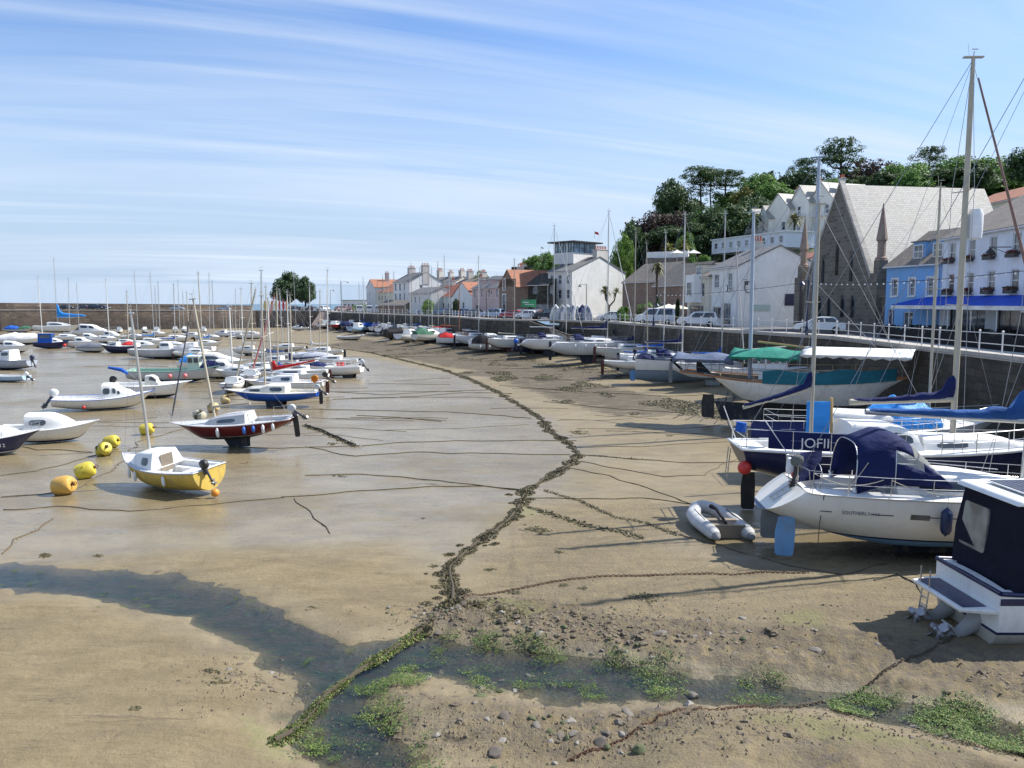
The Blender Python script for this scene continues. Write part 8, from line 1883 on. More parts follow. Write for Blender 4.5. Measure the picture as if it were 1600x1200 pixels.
r, h = ship('blue_bottomed_yacht', 'white yacht with navy rub strake and deep pale blue underbody beside the wooden ketch', 'sailing yacht', 1062, 602, 8.6, -6, B=3.0, H=2.3, mats=(WHITE, paint('blue_grey_bottom', (.25, .33, .42), .8, .1, dirt=.6), NAVYP), well=(.05, .34, .62, .35), hk=dict(wl=.52, st=.72, ks=.10, kb=.55, shb=.12, fp=1.6, rake=.1), gun=NAVYP, gr=.05)
cabin(h, r, .33, .76, .62, [(0, .5), (.5, .42), (1, .05)], WHITE, wins=[(.1, .3, .35, .75), (.4, .6, .35, .75)]); rudder(r, h, AFBLUE, depth=.1, w=.55, top=1.2); mast(r, h.x(.52, 1), 2.6, 16.2, mat=MASTW, r=.10, h=h, boom=(3.9, 3.6, 0), cover=NAVYC, cseed=2, wire=.01); rails(h, r, .02, .98, .6, 7, close_aft=True, close_bow=True); sprayhood(h, r, .24, .42, .7, .8, NAVYC); outboard(r, (h.x(0, 1) - .1, .6, h.zs(0) + .4), .8, BLACKP, tilt=10)
tarp(h, r, .02, .2, .5, NAVYC, name='stern_dodger', over=.9)
for k, (px, Y, mz, ln) in enumerate(((1153, 62, 11.6, (-.9, 0)),)):
    r, h = ship('white_launch', 'white launch with wooden windowed wheelhouse hidden behind the wooden ketch', 'boat', 1210, 620, 8, -8, B=2.8, H=1.6, mats=(WHITE, AFNAVY, NAVYP), well=(.05, .3, .7, .4), hk=dict(wl=.3, lift=.4)); wheelhouse(h, r, .25, .6, .75, 1.0, WHITE, WHITE, nw=5); mast(r, h.x(.2, 1), 2.4, mz, mat=MASTW, r=.06, h=h, spreaders=(), lean=ln, boom=(3.5, -3.2, .3))
# --- wooden ketch
WK = Vector((17.6, 49.8)); r, h = ship('wooden_ketch', 'big white planked ketch with brown rail, green and white awnings and teal side cloth', 'sailing ship', 0, 0, 12.6, -32, B=3.5, H=2.0, at=WK, roll=2, mats=(paint('white_planked_hull', (.80, .80, .78), .5, .1, dirt=.5), AFNAVY, AFNAVY), deck=WOODG, well=(.12, .34, .6, .4), hk=dict(wl=.30, shb=.22, shs=.14, st=.30, tm=.5, ks=1.6, kb=.8, rake=.1, rt=-.9, fp=1.5, lift=.85), gun=WOODV, gr=.07, stripe=.03)
keel(r, h, 'long', AFNAVY); rudder(r, h, BLACKP, depth=.05, w=.9, x=-h.L * .40, top=1.6)
cabin(h, r, .34, .62, .55, [(0, .5), (1, .35)], WHITE, wins=[(.1, .3, .3, .7), (.4, .6, .3, .7), (.7, .9, .3, .7)])
mast(r, h.x(.28, 1), 2.4, 13.2, mat=MASTB, r=.17, h=h, spreaders=(), fore=None, wire=.012, lean=(.05, 0)); mast(r, h.x(.585, 1), 2.6, 16.2, mat=MASTB, r=.19, h=h, spreaders=(.62,), wire=.012, spw=1.2)
def awning(parent, h, x0, x1, zr, zs, w, mat, name, seed=0, scallop=False):
    rr = random.Random(seed); m = MB(); n = 16; rings = []
    for k in range(n + 1):
        s = k / n; x = lerp(x0, x1, s); zz = zr + .10 * math.sin(s * 9 + seed) * (0 if scallop else 1); d = (.22 if scallop and k % 2 else .10) if scallop else rr.uniform(.05, .3)
        rings.append([Vector((x, -w, zs - d)), Vector((x, -w, zs)), Vector((x, -w * .5, (zs + zz) / 2 + .05)), Vector((x, 0, zz)), Vector((x, w * .5, (zs + zz) / 2 + .05)), Vector((x, w, zs)), Vector((x, w, zs - d))])
    m.loft(rings, closed=False); o = m.build(name, mat, parent, smooth=40); sm = o.modifiers.new('solid', 'SOLIDIFY'); sm.thickness = .02; return o
awning(r, h, h.x(-.02, 1), h.x(.22, 1), 4.3, 4.0, 1.0, cloth('grey_blue_tarpaulin', (.12, .15, .22)), 'stern_awning', 2)
awning(r, h, h.x(.2, 1), h.x(.55, 1), 4.75, 4.3, 1.3, GREENC, 'green_awning', 3); awning(r, h, h.x(.55, 1), h.x(1.03, 1), 4.95, 4.6, 1.6, WHITEC, 'white_awning', 1, True)
m = MB(); rings = []
for k in range(15):
    t = lerp(.38, .96, k / 14); p = h.pt(t, h.zs(t), -1); rings.append([p + Vector((0, -.1, -.12)), p + Vector((0, -.08 + .06 * math.sin(k * 2), .25)), p + Vector((0, -.03, .62 + .14 * math.sin(k * .9))), p + Vector((0, 0.03, .6)), p + Vector((0, .0, -.1))])
m.loft(rings, closed=True); m.build('side_cloth', TEALC, r, smooth=60)
rails(h, r, .0, .98, .75, 9, r=.02, mat=WOODG); tubes(r, 'stern_bumpkin', [[(h.x(0, 1) - .1, 0, h.zs(0) + .05), (h.x(0, 1) - .9, 0, h.zs(0) + .7), (h.x(0, 1) - .6, 0, 4.0)]], .09, BLACKC)
tubes(r, 'spar', [[(h.x(.3, 1), .8, 5.1), (h.x(.62, 1), .8, 4.7)]], .07, WOODY); tubes(r, 'gaff', [[(h.x(.45, 1), 0, 3.4), (h.x(.9, 1), 0, 3.55)]], .05, MASTW)
for k in range(5): rope('mooring_rope', 'dark rope drooping from the stern of the wooden ketch to the mud', 'rope', [(1100 + k * 12, 640 - k * 6), (1080 + k * 16, 648), (1050 + k * 22, 655 + k * 3)], .035, ROPEB, .2, 300 + k, 'ropes under the ketch stern')
# --- white yacht with bright blue covers behind the navy ketch
r, h = ship('white_blue_covered_yacht', 'white motor yacht with bright blue tarpaulin on its coach roof behind the blue boom cover', 'sailing yacht', 0, 0, 10.4, -3, B=3.3, H=1.9, at=(16.9, 36.4), mats=(WHITE, AFNAVY, GREYP), well=(.05, .25, .7, .4), hk=dict(wl=.2, lift=.3))
cabin(h, r, .24, .8, .7, [(0, .8), (.4, .7), (1, .1)], WHITE, wins=[(.1, .3, .4, .75), (.4, .6, .4, .75)]); tarp(h, r, .42, .72, 1.2, LBLUEC, over=.7, base=.2); mast(r, h.x(.7, 1), 3, 13, mat=MASTT, r=.08, h=h); rails(h, r, .02, .98, .6, 7, close_aft=True, close_bow=True)
# --- navy ketch with name on its dodgers
r, h = ship('navy_ketch', 'navy hulled ketch with white deck, white lettered navy dodgers and two navy sail covers', 'sailing yacht', 0, 0, 12.2, -2, B=3.5, H=1.65, at=(15.0, 30.2), roll=0, mats=(NAVYP, AFGREY, WHITE), well=(.06, .3, .6, .4), deck=DECK, hk=dict(wl=.12, st=.66, lift=.85, ks=.5, kb=.8, rt=-.35, shb=.14, shs=.06, fp=1.9), gun=WHITE, gr=.05)
keel(r, h, 'fin', AFGREY, t=.42); rudder(r, h, BLACKP, depth=.05, w=.55, x=h.x(0, 0) + .45, top=1.5)
cabin(h, r, .30, .52, .62, [(0, .95), (.6, .9), (1, .55)], WHITE, wins=[(.15, .45, .45, .8), (.55, .85, .45, .8)], name='deck_saloon'); cabin(h, r, .52, .86, .55, [(0, .45), (.7, .35), (1, .05)], DECK, wins=[(.12, .4, .3, .75)])
mast(r, h.x(.64, 1), h.zs(.6) + .3, 16.8, mat=MASTT, r=.14, h=h, spreaders=(.36, .66), boom=(4.35, 3.9, -.12), cover=NAVYC, cseed=5, wire=.011, furl=.07, furlmat=cloth('brown_jib_cover', (.22, .14, .12)), fore=(h.x(1, 1), 0, h.zs(1)))
m = MB(); m.lathe([(.02, 0), (.24, .05), (.26, .3), (.26, .9), (.2, 1.1), (.02, 1.12)], 12, M=Matrix.Translation((h.x(.64, 1) + .4, 0, 10.3))); m.build('radar_reflector', FRAMEW, r, smooth=50)
mast(r, h.x(.205, 1), h.zs(.2), 11.6, mat=MASTT, r=.095, h=None, spreaders=(.6,), fore=(h.x(.6, 1), 0, h.zs(.6) + .4), back=None, boom=(4.75, 2.6, -.75), cover=NAVYC, cseed=7, wire=.009)
for s in (1, -1): tubes(r, 'mizzen_shroud', [[(h.x(.17, 1), s * 1.3, h.zs(.17)), (h.x(.205, 1), 0, 11)]], .009, WIRE)
rails(h, r, .01, .97, .75, 9, r=.018, close_aft=True, close_bow=True)
for sd in (1, -1):
    m = MB(); rings = []
    for k in range(9):
        t = lerp(.06, .27, k / 8); b = h.b(t) - .05; x = h.x(t, 1); z = h.zs(t); w_ = .02 * math.sin(k * 1.8); rings.append([Vector((x, sd * (b + w_), z + .08)), Vector((x, sd * b, z + .73)), Vector((x, sd * (b - .02), z + .73)), Vector((x, sd * (b + w_ - .02), z + .08))])
    m.loft(rings); dg_ = m.build('dodger', NAVYC, r, smooth=40)
    if sd < 0: text_on(dg_, 'JOFII', 'lettering', Matrix.Translation((h.x(.135, 1), -h.b(.135) - .03, h.zs(.15) + .2)) @ Matrix.Rotation(-.13, 4, 'Z') @ Matrix.Rotation(PI / 2, 4, 'X'), .50, FRAMEW)
box_part(r, 'dinghy_board', (h.x(.245, 1), .7, h.zs(.25) + .95), (.9, .05, 1.4), LBLUEC); tubes(r, 'board_post', [[(h.x(.29, 1), .7, h.zs(.25)), (h.x(.285, 1), .7, h.zs(.25) + 1.8)]], .06, WOODY)
m = MB(); m.ball((h.x(.0, 1) + .15, -.9, 1.85), .26, 8); m.build('red_fender', FENR, r, smooth=60); m = MB(); m.tube([(h.x(0, 1) + .1, -.5, 3.5), (h.x(0, 1) + .05, -.5, 3.15)], [.2, .2], 8); m.build('wrapped_outboard', BLUEC, r, smooth=40)
tubes(r, 'stern_ladder', [[(h.x(0, 1) - .15, y, 2.4), (h.x(0, 1) - .25, y, 1.2)] for y in (.1, .45)] + [[(h.x(0, 1) - .2, .1, z), (h.x(0, 1) - .2, .45, z)] for z in (1.3, 1.6, 1.9)], .018, STEEL); tubes(r, 'ensign_staff', [[(h.x(.02, 1), 1.2, 2.6), (h.x(.0, 1) - .2, 1.2, 3.9)]], .02, FRAMEW)
tubes(r, 'boathook', [[(h.x(.05, 1), -1.2, h.zs(0) + 1.1), (h.x(.13, 1), -1.45, h.zs(.1) - .6)]], .02, FRAMEW)
# --- the big white yacht, right foreground
YA = (13.35, 25.1); r, h = ship('big_white_yacht', 'large white yacht in the right foreground with pale blue twin rudders and navy spray hood', 'sailing yacht', 0, 0, 11.0, -4, B=3.5, H=1.76, at=YA, z=.0, pitch=1.8, roll=0, mats=(paint('cream_white_topsides', (.70, .68, .61), .3, .04, dirt=.15), AFBLUE, NAVYP), deck=DECK, well=(.11, .38, .55, .55), inner=DECK, hk=dict(wl=.22, st=.80, tm=.45, ks=.55, kb=.8, rake=.05, rt=1.15, fp=2.5, shb=.10, shs=.02, lift=.36), gun=paint('toe_rail', (.45, .42, .36), .5), gr=.022, stripe=.07)
keel(r, h, 'fin', AFNAVY, t=.5)
for y in (-.95, .95): rudder(r, h, AFBLUE if y < 0 else AFGREY, depth=.0, w=.62, x=h.x(0, 0) + 1.0, y=y, top=1.25)  # far rudder gets the darker grey, its shade put into the colour
cabin(h, r, .36, .84, .62, [(0, .62), (.45, .56), (.8, .26), (1, .03)], DECK, wins=[(.12, .44, .32, .78)], tw=.86)
for t0, t1 in ((.17, .20), (.30, .36), (.45, .8)): hull_panel(h, r, t0 - .03, t1 - .03, 1.60, 1.625, -1, NAVYP, 'hull_stripe')
m = hull_panel(h, r, .375, .425, 1.52, 1.68, -1, DGLASS, 'hull_window', n=3)
text_on(r, 'SOUTHERLY 110', 'lettering', Matrix.Translation((h.x(.195, .6), -h.y(.2, 1.6) - .035, 1.575)) @ Matrix.Rotation(-.055, 4, 'Z') @ Matrix.Rotation(PI / 2 - .02, 4, 'X'), .15, plain('hull_letter_grey', (.12, .13, .16), .5))
fender(r, h.pt(.46, h.zs(.46), -1) + Vector((0, -.17, -.12)), .85, .16, FEND)
mast(r, h.x(.745, 1), h.zs(.7) + .3, 17.2, mat=ALU, r=.12, h=h, spreaders=(.36, .66), boom=(4.42, 5.0, .1), cover=cloth('steel_blue_sail_cover', (.022, .085, .26)), cseed=12, wire=.011, furl=.07, furlmat=NAVYC)
tubes(r, 'coach_rail', [[(h.x(.4, 1), s * .7, h.zs(.4) + .62), (h.x(.5, 1), s * .75, h.zs(.4) + .72), (h.x(.7, 1), s * .6, h.zs(.6) + .6)] for s in (1, -1)], .015, STEEL)
rails(h, r, .10, .98, .62, 8, r=.014, close_aft=False, close_bow=True)
tubes(r, 'pushpit', [[(h.x(.03, 1) + .1, s * 1.3, h.zs(0)), (h.x(.03, 1), s * 1.3, h.zs(0) + .65), (h.x(.14, 1), s * 1.42, h.zs(0) + .65), (h.x(.14, 1), s * 1.42, h.zs(0))] for s in (1, -1)] + [[(h.x(.03, 1), s * 1.3, h.zs(0) + .65), (h.x(.03, 1) - .1, s * .5, h.zs(0) + .65), (h.x(.03, 1) - .1, s * .5, h.zs(0))] for s in (1, -1)], .016, STEEL)
# spray hood with windows
def hood_big(parent, h, t0, t1, wr, hgt, base):
    n = 10; K = 20; rings = []
    for i in range(n + 1):
        s = i / n; t = lerp(t0, t1, s); x = h.x(t, 1); b = h.b(t) * wr; z = h.zs(t) + base * (1 if s > .3 else lerp(-.1, 1, s / .3)); hh = hgt * (1 - cl((s - .42) / .58) ** 1.35 * .90)
        rings.append([Vector((x + .18 * math.sin(q) * (.5 - s), b * math.copysign(abs(math.cos(q)) ** .55, math.cos(q)), z + hh * abs(math.sin(q)) ** .7)) for q in [PI * k / K for k in range(K + 1)]])
    m = MB(); o = 0
    for rg in rings: m.v += [tuple(p) for p in rg]
    clear = lambda i, k: (6 <= i <= 8 and (4 <= k <= 8 or 11 <= k <= 15)) or (4 <= i <= 6 and (2 <= k <= 3 or 16 <= k <= 17))
    w = MB(); w.v = list(m.v)
    for i in range(n):
        for k in range(K):
            a = i * (K + 1) + k; f = [a, a + 1, a + K + 2, a + K + 1]
            (w if clear(i, k) else m).f.append(f); (w if clear(i, k) else m).m.append(0)
    o = m.build('spray_hood', NAVYC, parent, smooth=60)
    for q in (o,):
        bm = bmesh.new(); bm.from_mesh(q.data); bmesh.ops.delete(bm, geom=[v for v in bm.verts if not v.link_faces], context='VERTS'); bm.to_mesh(q.data); bm.free(); sm = o.modifiers.new('solid', 'SOLIDIFY'); sm.thickness = .02
    t = NT('clear_vinyl'); t.set(Base_Color=(.55, .55, .50), Roughness=.15, Transmission_Weight=.0, Alpha=.45); allf = w.f; wos = []
    for lo_, hi_ in ((0, 3), (4, 8), (9, 15), (16, 19)):
        w.f = [f for f in allf if lo_ <= f[0] % (K + 1) <= hi_]; w.m = [0] * len(w.f)
        if w.f: wos.append(w.build('vinyl_window', t.m, o, smooth=60))
    for wo in wos: bm = bmesh.new(); bm.from_mesh(wo.data); bmesh.ops.delete(bm, geom=[v for v in bm.verts if not v.link_faces], context='VERTS'); bm.to_mesh(wo.data); bm.free()
    tubes(o, 'hood_frame', [[p + Vector((-.01, 0, -.02)) for p in rings[0]], [p + Vector((0, 0, -.03)) for p in rings[4]]], .018, STEEL)
hood_big(r, h, .24, .50, .72, 1.55, .32)
box_part(r, 'sun_cover', (h.x(.62, 1), -.2, h.zs(.6) + .42), (.7, .5, .03), BLUEC)
# helmsman seat, wheel pedestal, cushions
m = MB(); rings = [[Vector((h.x(.345, 1) + dx, y, z)) for y, z in ((-.55, 2.0), (-.5, 2.75), (.5, 2.75), (.55, 2.0))] for dx in (0, .25)]; m.loft(rings); m.build('companionway_board', DECKG, r, smooth=0, bevel=.03)
m = MB(); m.loft([[Vector((h.x(.27, 1) + a * .3, -.75 + b, 2.15 + c)) for a, b, c in ((-.35, 0, .0), (.3, 0, .75), (.45, .0, .72), (-.2, 0, .0))], [Vector((h.x(.27, 1) + a * .3, -.2 + b, 2.15 + c)) for a, b, c in ((-.35, 0, .0), (.3, 0, .75), (.45, .0, .72), (-.2, 0, .0))]]); m.build('hanging_towel', cloth('striped_towel', (.32, .25, .24)), r, smooth=0)
tubes(r, 'steering_wheel', [[(h.x(.17, 1), .42 * math.cos(q), 2.35 + .42 * math.sin(q)) for q in [2 * PI * k / 16 for k in range(17)]]], .02, STEEL)
for y in (-1.2, 1.2): m = MB(); m.lathe([(.09, 0), (.07, .06), (.06, .14), (.09, .18), (.02, .19)], 10, M=Matrix.Translation((h.x(.24, 1), y * .95, h.zs(.2) + .04))); m.build('winch', STEEL, r, smooth=40)
# dodger cloths, outboard, canister, red float on the pushpit
m = MB(); m.loft([[Vector((h.x(.075 + .04 * k, 1), -.2 + .25 * k + .02 * k, z)) for z in (2.15, 2.6, 3.1)] + [Vector((h.x(.075 + .04 * k, 1), -.12 + .25 * k, z)) for z in (3.1, 2.6, 2.15)] for k in range(4)]); m.build('lifebuoy_cover', NAVYC, r, smooth=60)
outboard(r, (h.x(.035, 1) - .12, -.35, h.zs(0) + .55), .85, cloth('grey_motor_cover', (.13, .14, .13)), tilt=8, leg=BLACKP)
m = MB(); m.lathe([(.02, 0), (.2, .05), (.22, .15), (.22, .45), (.18, .55), (.02, .58)], 10, M=Matrix.Translation((h.x(.01, 1), .35, h.zs(0) + .15))); m.build('liferaft_canister', FRAMEW, r, smooth=40); m = MB(); m.ball((h.x(.02, 1) - .05, .02, h.zs(0) + .22), .10, 7); m.build('red_float', FENR, r, smooth=60); m = MB(); m.ball((h.x(.03, 1), -.12, h.zs(0) + .38), .12, 7); m.build('blue_light_cover', BLUEC, r, smooth=60)
tubes(r, 'stern_ladder', [[(h.x(0, v) - .07, .22 * s - .25, lerp(h.zk(0), h.zs(0), v)) for v in (.92, .65, .38)] for s in (1, -1)] + [[(h.x(0, v) - .08, y, lerp(h.zk(0), h.zs(0), v)) for y in (-.03, -.47)] for v in (.88, .72, .56, .42)], .02, STEEL)
tubes(r, 'deck_lines', [catenary(h.pt(.12, h.zs(.12), -1) + Vector((0, .1, .6)), h.pt(.3, h.zs(.3), -1) + Vector((0, .1, .55)), .25, 10), catenary(h.pt(.32, h.zs(.3), -1) + Vector((0, .1, .55)), h.pt(.52, h.zs(.5), -1) + Vector((0, .12, .2)), .15, 8), catenary(h.pt(.2, h.zs(.2), -1) + Vector((0, .05, .05)), h.pt(.27, 2.6, -1) + Vector((0, .5, .5)), .02, 4)], .012, ROPE)
tubes(r, 'bow_line', [[h.pt(.145, h.zs(.1), -1) + Vector((0, -.03, 0)), h.pt(.145, 1.2, -1) + Vector((0, -.1, 0)), (h.x(.14, .5), -1.5, .1)]], .013, ROPEB)
# --- inflatable dinghy
p = G(1130, 842); r = thing('inflatable_dinghy', 'grey inflatable dinghy with wooden transom lying on the mud behind the big white yacht', 'inflatable boat', (p.x, p.y + 1.1, ground_z(p.x, p.y + 1.1)), rot=(R(3), R(-4), R(100)))
r.scale = (1.08, 1.15, 1.1)
m = MB(); pts = []; Ld = 2.5
for s in (-1,): pass
path = [(-1.35, -.55, .22), (-1.1, -.56, .24), (0, -.60, .25), (.6, -.52, .27), (1.05, -.25, .34), (1.15, 0, .37), (1.05, .25, .34), (.6, .52, .27), (0, .60, .25), (-1.1, .56, .24), (-1.35, .55, .22)]
m.tube(path, [.13, .21, .22, .22, .22, .22, .22, .22, .22, .21, .13], 12); tb_ = m.build('tubes', cloth('grey_hypalon', (.50, .50, .49), .55, .25), r, smooth=60)
for sd in (-1, 1):
    m = MB(); m.tube([(-1.33, sd * .55, .22), (-1.45, sd * .55, .21), (-1.53, sd * .55, .20)], [.15, .09, .02], 12); m.build('tube_cone', plain('dark_grey_rubber', (.22, .22, .22), .7), tb_, smooth=60)
    m = MB(); m.tube([(-.5, sd * .58, .45), (.5, sd * .53, .48)], .02, 5); m.build('grab_line', ROPEB, tb_)
m = MB(); m.box((-1.05, 0, .28), (.04, .95, .40)); m.build('transom', WOODG, r, smooth=0, bevel=.01); m = MB(); m.box((-.1, 0, .08), (2.0, .9, .03)); m.build('floor', WOODG, r, smooth=0); m = MB(); m.tube([(-.9, .1, .5), (.3, -.1, .56), (.7, -.1, .52)], [.05, .05, .08], 6); m.build('oar', BLACKC, r); m = MB(); m.box((-.35, 0, .42), (.22, 1.0, .03)); m.build('seat', WOODG, r, smooth=0)
# --- black canopied cruiser, bottom right
r, h = ship('black_canopy_cruiser', 'motor cruiser with tall black canopy, rooftop solar panels and two raised stern drives', 'cabin cruiser', 0, 0, 8.6, 2, B=2.75, H=1.45, at=(15.25, 18.95), z=-.02, roll=0, mats=(WHITE, paint('beige_bottom', (.42, .39, .32), .7, .1, dirt=.5), NAVYP), deck=DECK, well=(.03, .6, .8, .35), hk=dict(wl=.36, st=.94, ks=.0, kb=.6, shb=.18, fp=3.6, rake=.12), gun=NAVYP, gr=.055, stripe=.07)
for k in range(8): hull_panel(h, r, .0 + k * .1, .1 + k * .1, 1.24, 1.40, -1, NAVYP, 'navy_band', off=.006)
X0 = h.x(.055, 1); yb = h.B / 2 * .92
m = MB(); x1 = X0 + 5.0; zt = 3.45; zb = 1.42; A = [Vector((X0 - .10, -yb, zb)), Vector((x1, -yb, zb)), Vector((x1, yb, zb)), Vector((X0 - .10, yb, zb)), Vector((X0 + .05, -yb * .86, zt - .0)), Vector((x1, -yb * .86, zt + .05)), Vector((x1, yb * .86, zt + .05)), Vector((X0 + .05, yb * .86, zt))]
n = 8; rings = []
for i in range(n + 1):
    s = i / n; rg = []
    for a, b, c, d in ((A[0], A[4], A[1], A[5]),):
        pass
    lo = A[0].lerp(A[1], s); up = A[4].lerp(A[5], s); rg = [lo, lo.lerp(up, .5) + Vector((0, .02 * math.sin(i * 2.1), 0)), up, Vector((up.x, 0, up.z + .12)), Vector((up.x, -up.y, up.z)), Vector((lo.x, -lo.lerp(up, .5).y, lo.lerp(up, .5).z)), Vector((lo.x, -lo.y, lo.z))]
    rings.append(rg)
m.loft(rings, closed=True); can = m.build('canopy', cloth('black_navy_canopy', (.008, .009, .022), .85, .35), r, smooth=30)
m = MB(); m.panel(A[3], A[0], A[4], A[7], .08, .50, .30, .84, .05, rnd_=.06); m.build('vinyl_window', glass('hazy_vinyl', (.12, .12, .11), .25), can, smooth=0)
m = MB(); m.hexa([Vector((X0 - .15, -yb * .95, zt + .03)), Vector((x1 + .3, -yb * .95, zt + .08)), Vector((x1 + .3, yb * .95, zt + .08)), Vector((X0 - .15, yb * .95, zt + .03)), Vector((X0 - .05, -yb * .92, zt + .15)), Vector((x1 + .3, -yb * .92, zt + .2)), Vector((x1 + .3, yb * .92, zt + .2)), Vector((X0 - .05, yb * .92, zt + .15))]); rf = m.build('hard_top', WHITE, r, smooth=0, bevel=.04)
def solar():
    t = NT('solar_cells'); br = t.n('ShaderNodeTexBrick'); t.l(t.coord('UV'), br.inputs['Vector']); br.offset = 0; br.inputs['Scale'].default_value = 1; br.inputs['Brick Width'].default_value = .14; br.inputs['Row Height'].default_value = .14; br.inputs['Mortar Size'].default_value = .006; br.inputs['Color1'].default_value = (.02, .025, .05, 1); br.inputs['Color2'].default_value = (.03, .035, .06, 1); br.inputs['Mortar'].default_value = (.35, .36, .38, 1)
    t.set(Base_Color=br.outputs[0], Roughness=.25); return t.m
SOL = solar()
for k in range(3):
    xx = X0 + .85 + k * 1.15; m = MB(); m.box((xx, -.05, zt + .21 + k * .01), (1.02, 1.5, .03)); f = m.build('solar_panel', FRAMEW, rf, smooth=0); m = MB(); m.box((xx, -.05, zt + .232 + k * .01), (.94, 1.42, .012)); m.build('cells', SOL, f, smooth=0)
m = MB(); xs_ = h.x(0, 1); m.hexa([(xs_ - .75, -1.0, .98), (xs_ + .05, -1.22, .98), (xs_ + .05, 1.22, .98), (xs_ - .75, 1.0, .98), (xs_ - .78, -1.02, 1.08), (xs_ + .05, -1.25, 1.1), (xs_ + .05, 1.25, 1.1), (xs_ - .78, 1.02, 1.08)]); sw_ = m.build('swim_platform', WHITE, r, smooth=0, bevel=.03)
m = MB(); m.box((xs_ - .38, 0, 1.10), (.55, 1.9, .02)); m.build('tread_mat', NAVYP, sw_, smooth=0)
tubes(r, 'stern_rail', [[(xs_ - .7, y, 1.08), (xs_ - .7, y, 1.5)] for y in (.35, .75)] + [[(xs_ - .7, y, 1.1), (xs_ - .78, y, .35)] for y in (.35, .65)] + [[(xs_ - .74, .35, z), (xs_ - .74, .65, z)] for z in (.4, .6, .8)], .02, STEEL)
DRIVE = paint('stern_drive_grey', (.33, .33, .32), .45, .1, dirt=.4)
for y in (-.45, .55):
    c = Vector((xs_ - .02, y, .55)); m = MB(); M_ = Matrix.Translation(c) @ Matrix.Rotation(R(52), 4, 'Y') @ Matrix.Scale(1.3, 4)
    def T(v): return M_ @ Vector(v)
    m.loft([[T((a * math.cos(q) + dx, b * math.sin(q), z)) for q in [2 * PI * k / 10 for k in range(10)]] for z, a, b, dx in ((.25, .16, .17, 0), (.05, .2, .17, 0), (-.25, .14, .10, 0), (-.55, .12, .06, 0), (-.62, .13, .05, 0), (-.85, .10, .03, -.04), (-1.0, .03, .01, -.06))])
    m.loft([[T((x, yy, z)) for x, yy in ((.14, .1), (-.3, .16), (-.3, -.16), (.14, -.1))] for z in (-.42, -.45)]); m.tube([T((.16, 0, -.66)), T((0, 0, -.66)), T((-.26, 0, -.66))], [.03, .085, .075], 10)
    d = m.build('stern_drive', DRIVE, r, smooth=40); p_ = MB(); p_.tube([T((-.24, 0, -.66)), T((-.36, 0, -.66))], [.07, .04], 8)
    for k in range(4):
        a = 2 * PI * k / 4 + .4; ca, sa = math.cos(a), math.sin(a); p_.loft([[T((-.30 + dx, ca * rr_ - sa * w, -.66 + sa * rr_ + ca * w)) for w, dx in ((-wd, -.04), (0, 0), (wd, .04), (0, -.012))] for rr_, wd in ((.05, .035), (.12, .075), (.19, .06), (.22, .015))])
    p_.build('propeller', plain('propeller_metal', (.35, .35, .36), .4, .7), d, smooth=30)
rope('mooring_rope', 'dark rope running from the platform of the black canopied cruiser to the mud', 'rope', [(1365, 915), (1400, 905), (1432, 922), (1440, 945)], .02, ROPEB, .1, 400)
hang = [(478, 667), (505, 676), (530, 688), (556, 699)]
a_ = G(470, 668); rope('weedy_mooring_rope', 'thick rope hung with clumps of black weed running from the red yacht stern', 'rope', hang, .05, ROPEB, .1, 500, lift=2.0)
o = blades([(p[0], p[1], .5 + .5 * (i % 4 == 0)) for i, p in enumerate(resample(gp(hang), .3))], WEEDM, 'hanging_weed', .14, 16, .3, .2, 501); tag(o, 'black weed clumps on the rope behind the red yacht', 'seaweed')
for k, (px, Y) in enumerate(((962, 108), (990, 102), (1012, 97), (1022, 95), (1040, 91), (880, 119))):
    x = XD(px, Y, 4.2); m = MB(); m.lathe([(.24, -.11), (.38, -.12), (.44, -.06), (.44, .06), (.38, .12), (.24, .11), (.24, -.11)], 16, M=Matrix.Rotation(PI / 2, 4, 'X')); o = m.build('tyre_fender', RUBBER, smooth=50); o.location = (x - .2, Y - .75, 4.2 - .2 * (k % 2)); o.rotation_euler = (0, 0, -.75); tag(o, 'black tyre hung as a fender on the dark quay wall', 'tyre', 'tyres hung on the quay wall')
# ---------------- mooring buoys
def buoy(label, px, py, r_, mat, tilt, rz, weed=None, grp=None):
    p = G(px, py); z = ground_z(p.x, p.y); o = thing('mooring_buoy', label, 'buoy', (p.x, p.y, z + r_ * .92), rot=(R(tilt), R(tilt * .3), R(rz)), group=grp); k = r_
    m = MB(); m.lathe([(.02 * k, -1.05 * k), (.75 * k, -1.02 * k), (.92 * k, -.9 * k), (1.02 * k, -.5 * k), (1.02 * k, .2 * k), (.95 * k, .6 * k), (.78 * k, .95 * k), (.70 * k, 1.0 * k), (.3 * k, 1.0 * k), (.28 * k, .9 * k), (.02, .9 * k)], 18); m.build('float', mat, o, smooth=35)
    m = MB(); m.lathe([(.16 * k, .85 * k), (.16 * k, 1.2 * k), (.07 * k, 1.25 * k)], 8); m.tube([(.0, .2 * k * math.cos(q), 1.3 * k + .2 * k * math.sin(q)) for q in [2 * PI * j / 10 for j in range(11)]], .045 * k, 5); m.build('shackle', RUST, o, smooth=40)
    if weed:
        me = crown_mesh('weed', [(0, 0, -.1 * k, 1.08 * k, 1.08 * k, 1.0 * k)], weed, .1, GWEED if weed < 300 else WEEDM, int(px), hole=-.05, fr=2.2); c = bpy.data.objects.new('weed', me); C.objects.link(c); c.parent = o
    return o
BY = [paint('buoy_yellow', (.62, .50, .05), .5, .25, dirt=.8), paint('buoy_orange_yellow', (.66, .38, .08), .5, .25, dirt=.8), paint('buoy_pale', (.55, .42, .20), .5, .2, dirt=.6), paint('buoy_cream', (.50, .47, .35), .5, .2, dirt=.7)]
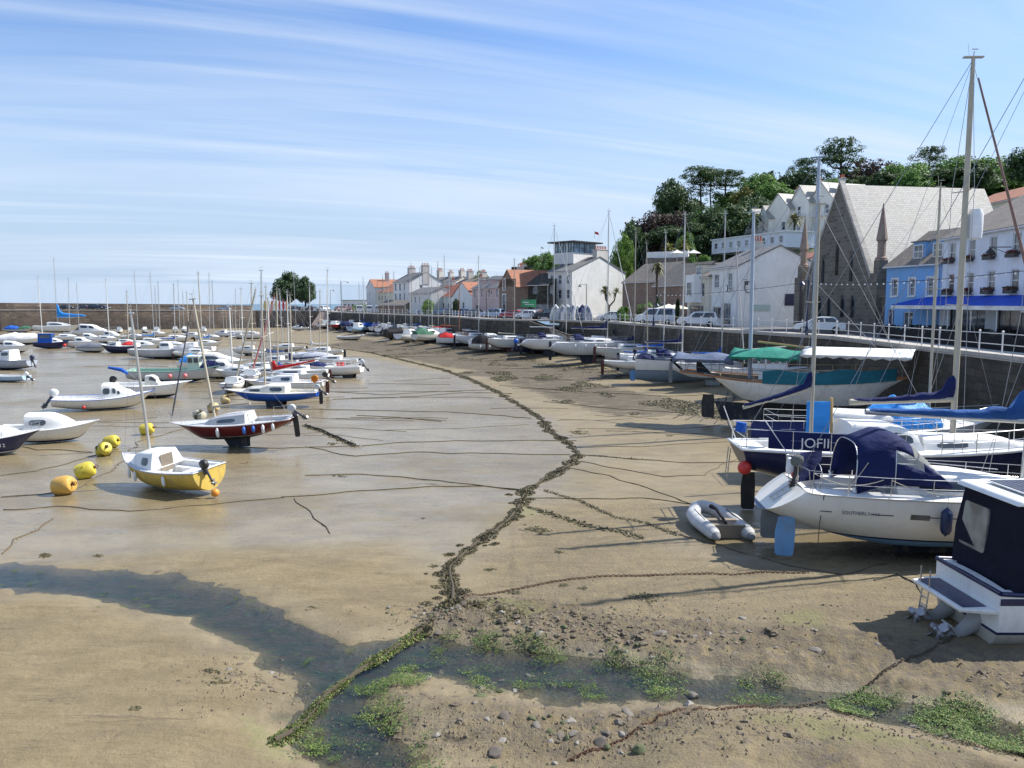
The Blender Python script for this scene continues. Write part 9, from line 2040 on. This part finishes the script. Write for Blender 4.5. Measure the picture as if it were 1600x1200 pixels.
buoy('orange yellow mooring buoy lying on its side, nearest on the left', 101, 774, .40, BY[1], 78, 75)
buoy('bright yellow mooring buoy with green weed on its end, second nearest', 134, 749, .38, BY[0], 70, 100, weed=60)
buoy('round mooring buoy covered in dark green weed', 163, 714, .36, BY[0], 60, 40, weed=500)
buoy('yellow mooring buoy just behind the green weedy one', 175, 701, .36, BY[0], 75, 80)
buoy('yellow mooring buoy in front of the tall leaning mast', 230, 680, .36, BY[0], 75, 95)
buoy('pale weathered mooring buoy half coated in dark weed left of the red yacht', 312, 658, .36, BY[3], 70, 250, weed=320)
buoy('dull orange mooring buoy with dark side between the red and blue yachts', 334, 645, .36, BY[2], 70, 70, weed=320)
buoy('dark mooring buoy below the bow of the blue hulled yacht', 352, 632, .34, BY[2], 60, 200, weed=600)
buoy('pale pinkish mooring buoy left of the red covered yacht', 362, 613, .42, BY[3], 75, 90)
buoy('yellow mooring buoy with black base near the speedboat', 402, 573, .5, BY[0], 10, 0)
buoy('yellow mooring buoy between two masts in the middle of the left group', 426, 578, .5, BY[0], 20, 30)
buoy('yellow mooring buoy left of the red sail cover', 398, 594, .46, BY[0], 60, 30)
# stacked inflatables on the slipway
for k, px in enumerate((866, 877, 886, 894, 902, 911, 918)):
    Y = 124 - k * .6; x = XD(px, Y, 5.4); col = (WHITEC, cloth('pale_grey_hypalon', (.45, .45, .46)), WHITEC, cloth('grey_tender', (.30, .32, .36)), WHITEC, NAVYC, cloth('slate_tender', (.22, .25, .32)))[k]
    o = thing('stored_tender', 'inflatable tender stood on end with others at the head of the slipway', 'inflatable boat', (x, Y - 1.2, QZ - .9 + .5), rot=(0, R(-78), R(70 + k * 8)), group='tenders stood on end by the slipway')
    m = MB(); m.tube([(0, -.55, 0), (1.2, -.62, 0), (2.2, -.4, 0), (2.7, 0, 0), (2.2, .4, 0), (1.2, .62, 0), (0, .55, 0)], .24, 10); m.build('tubes', col, o, smooth=60); m = MB(); m.box((1.1, 0, -.08), (2.2, 1.0, .05)); m.build('floor', GREYP, o, smooth=0)
vehicle_rail = None
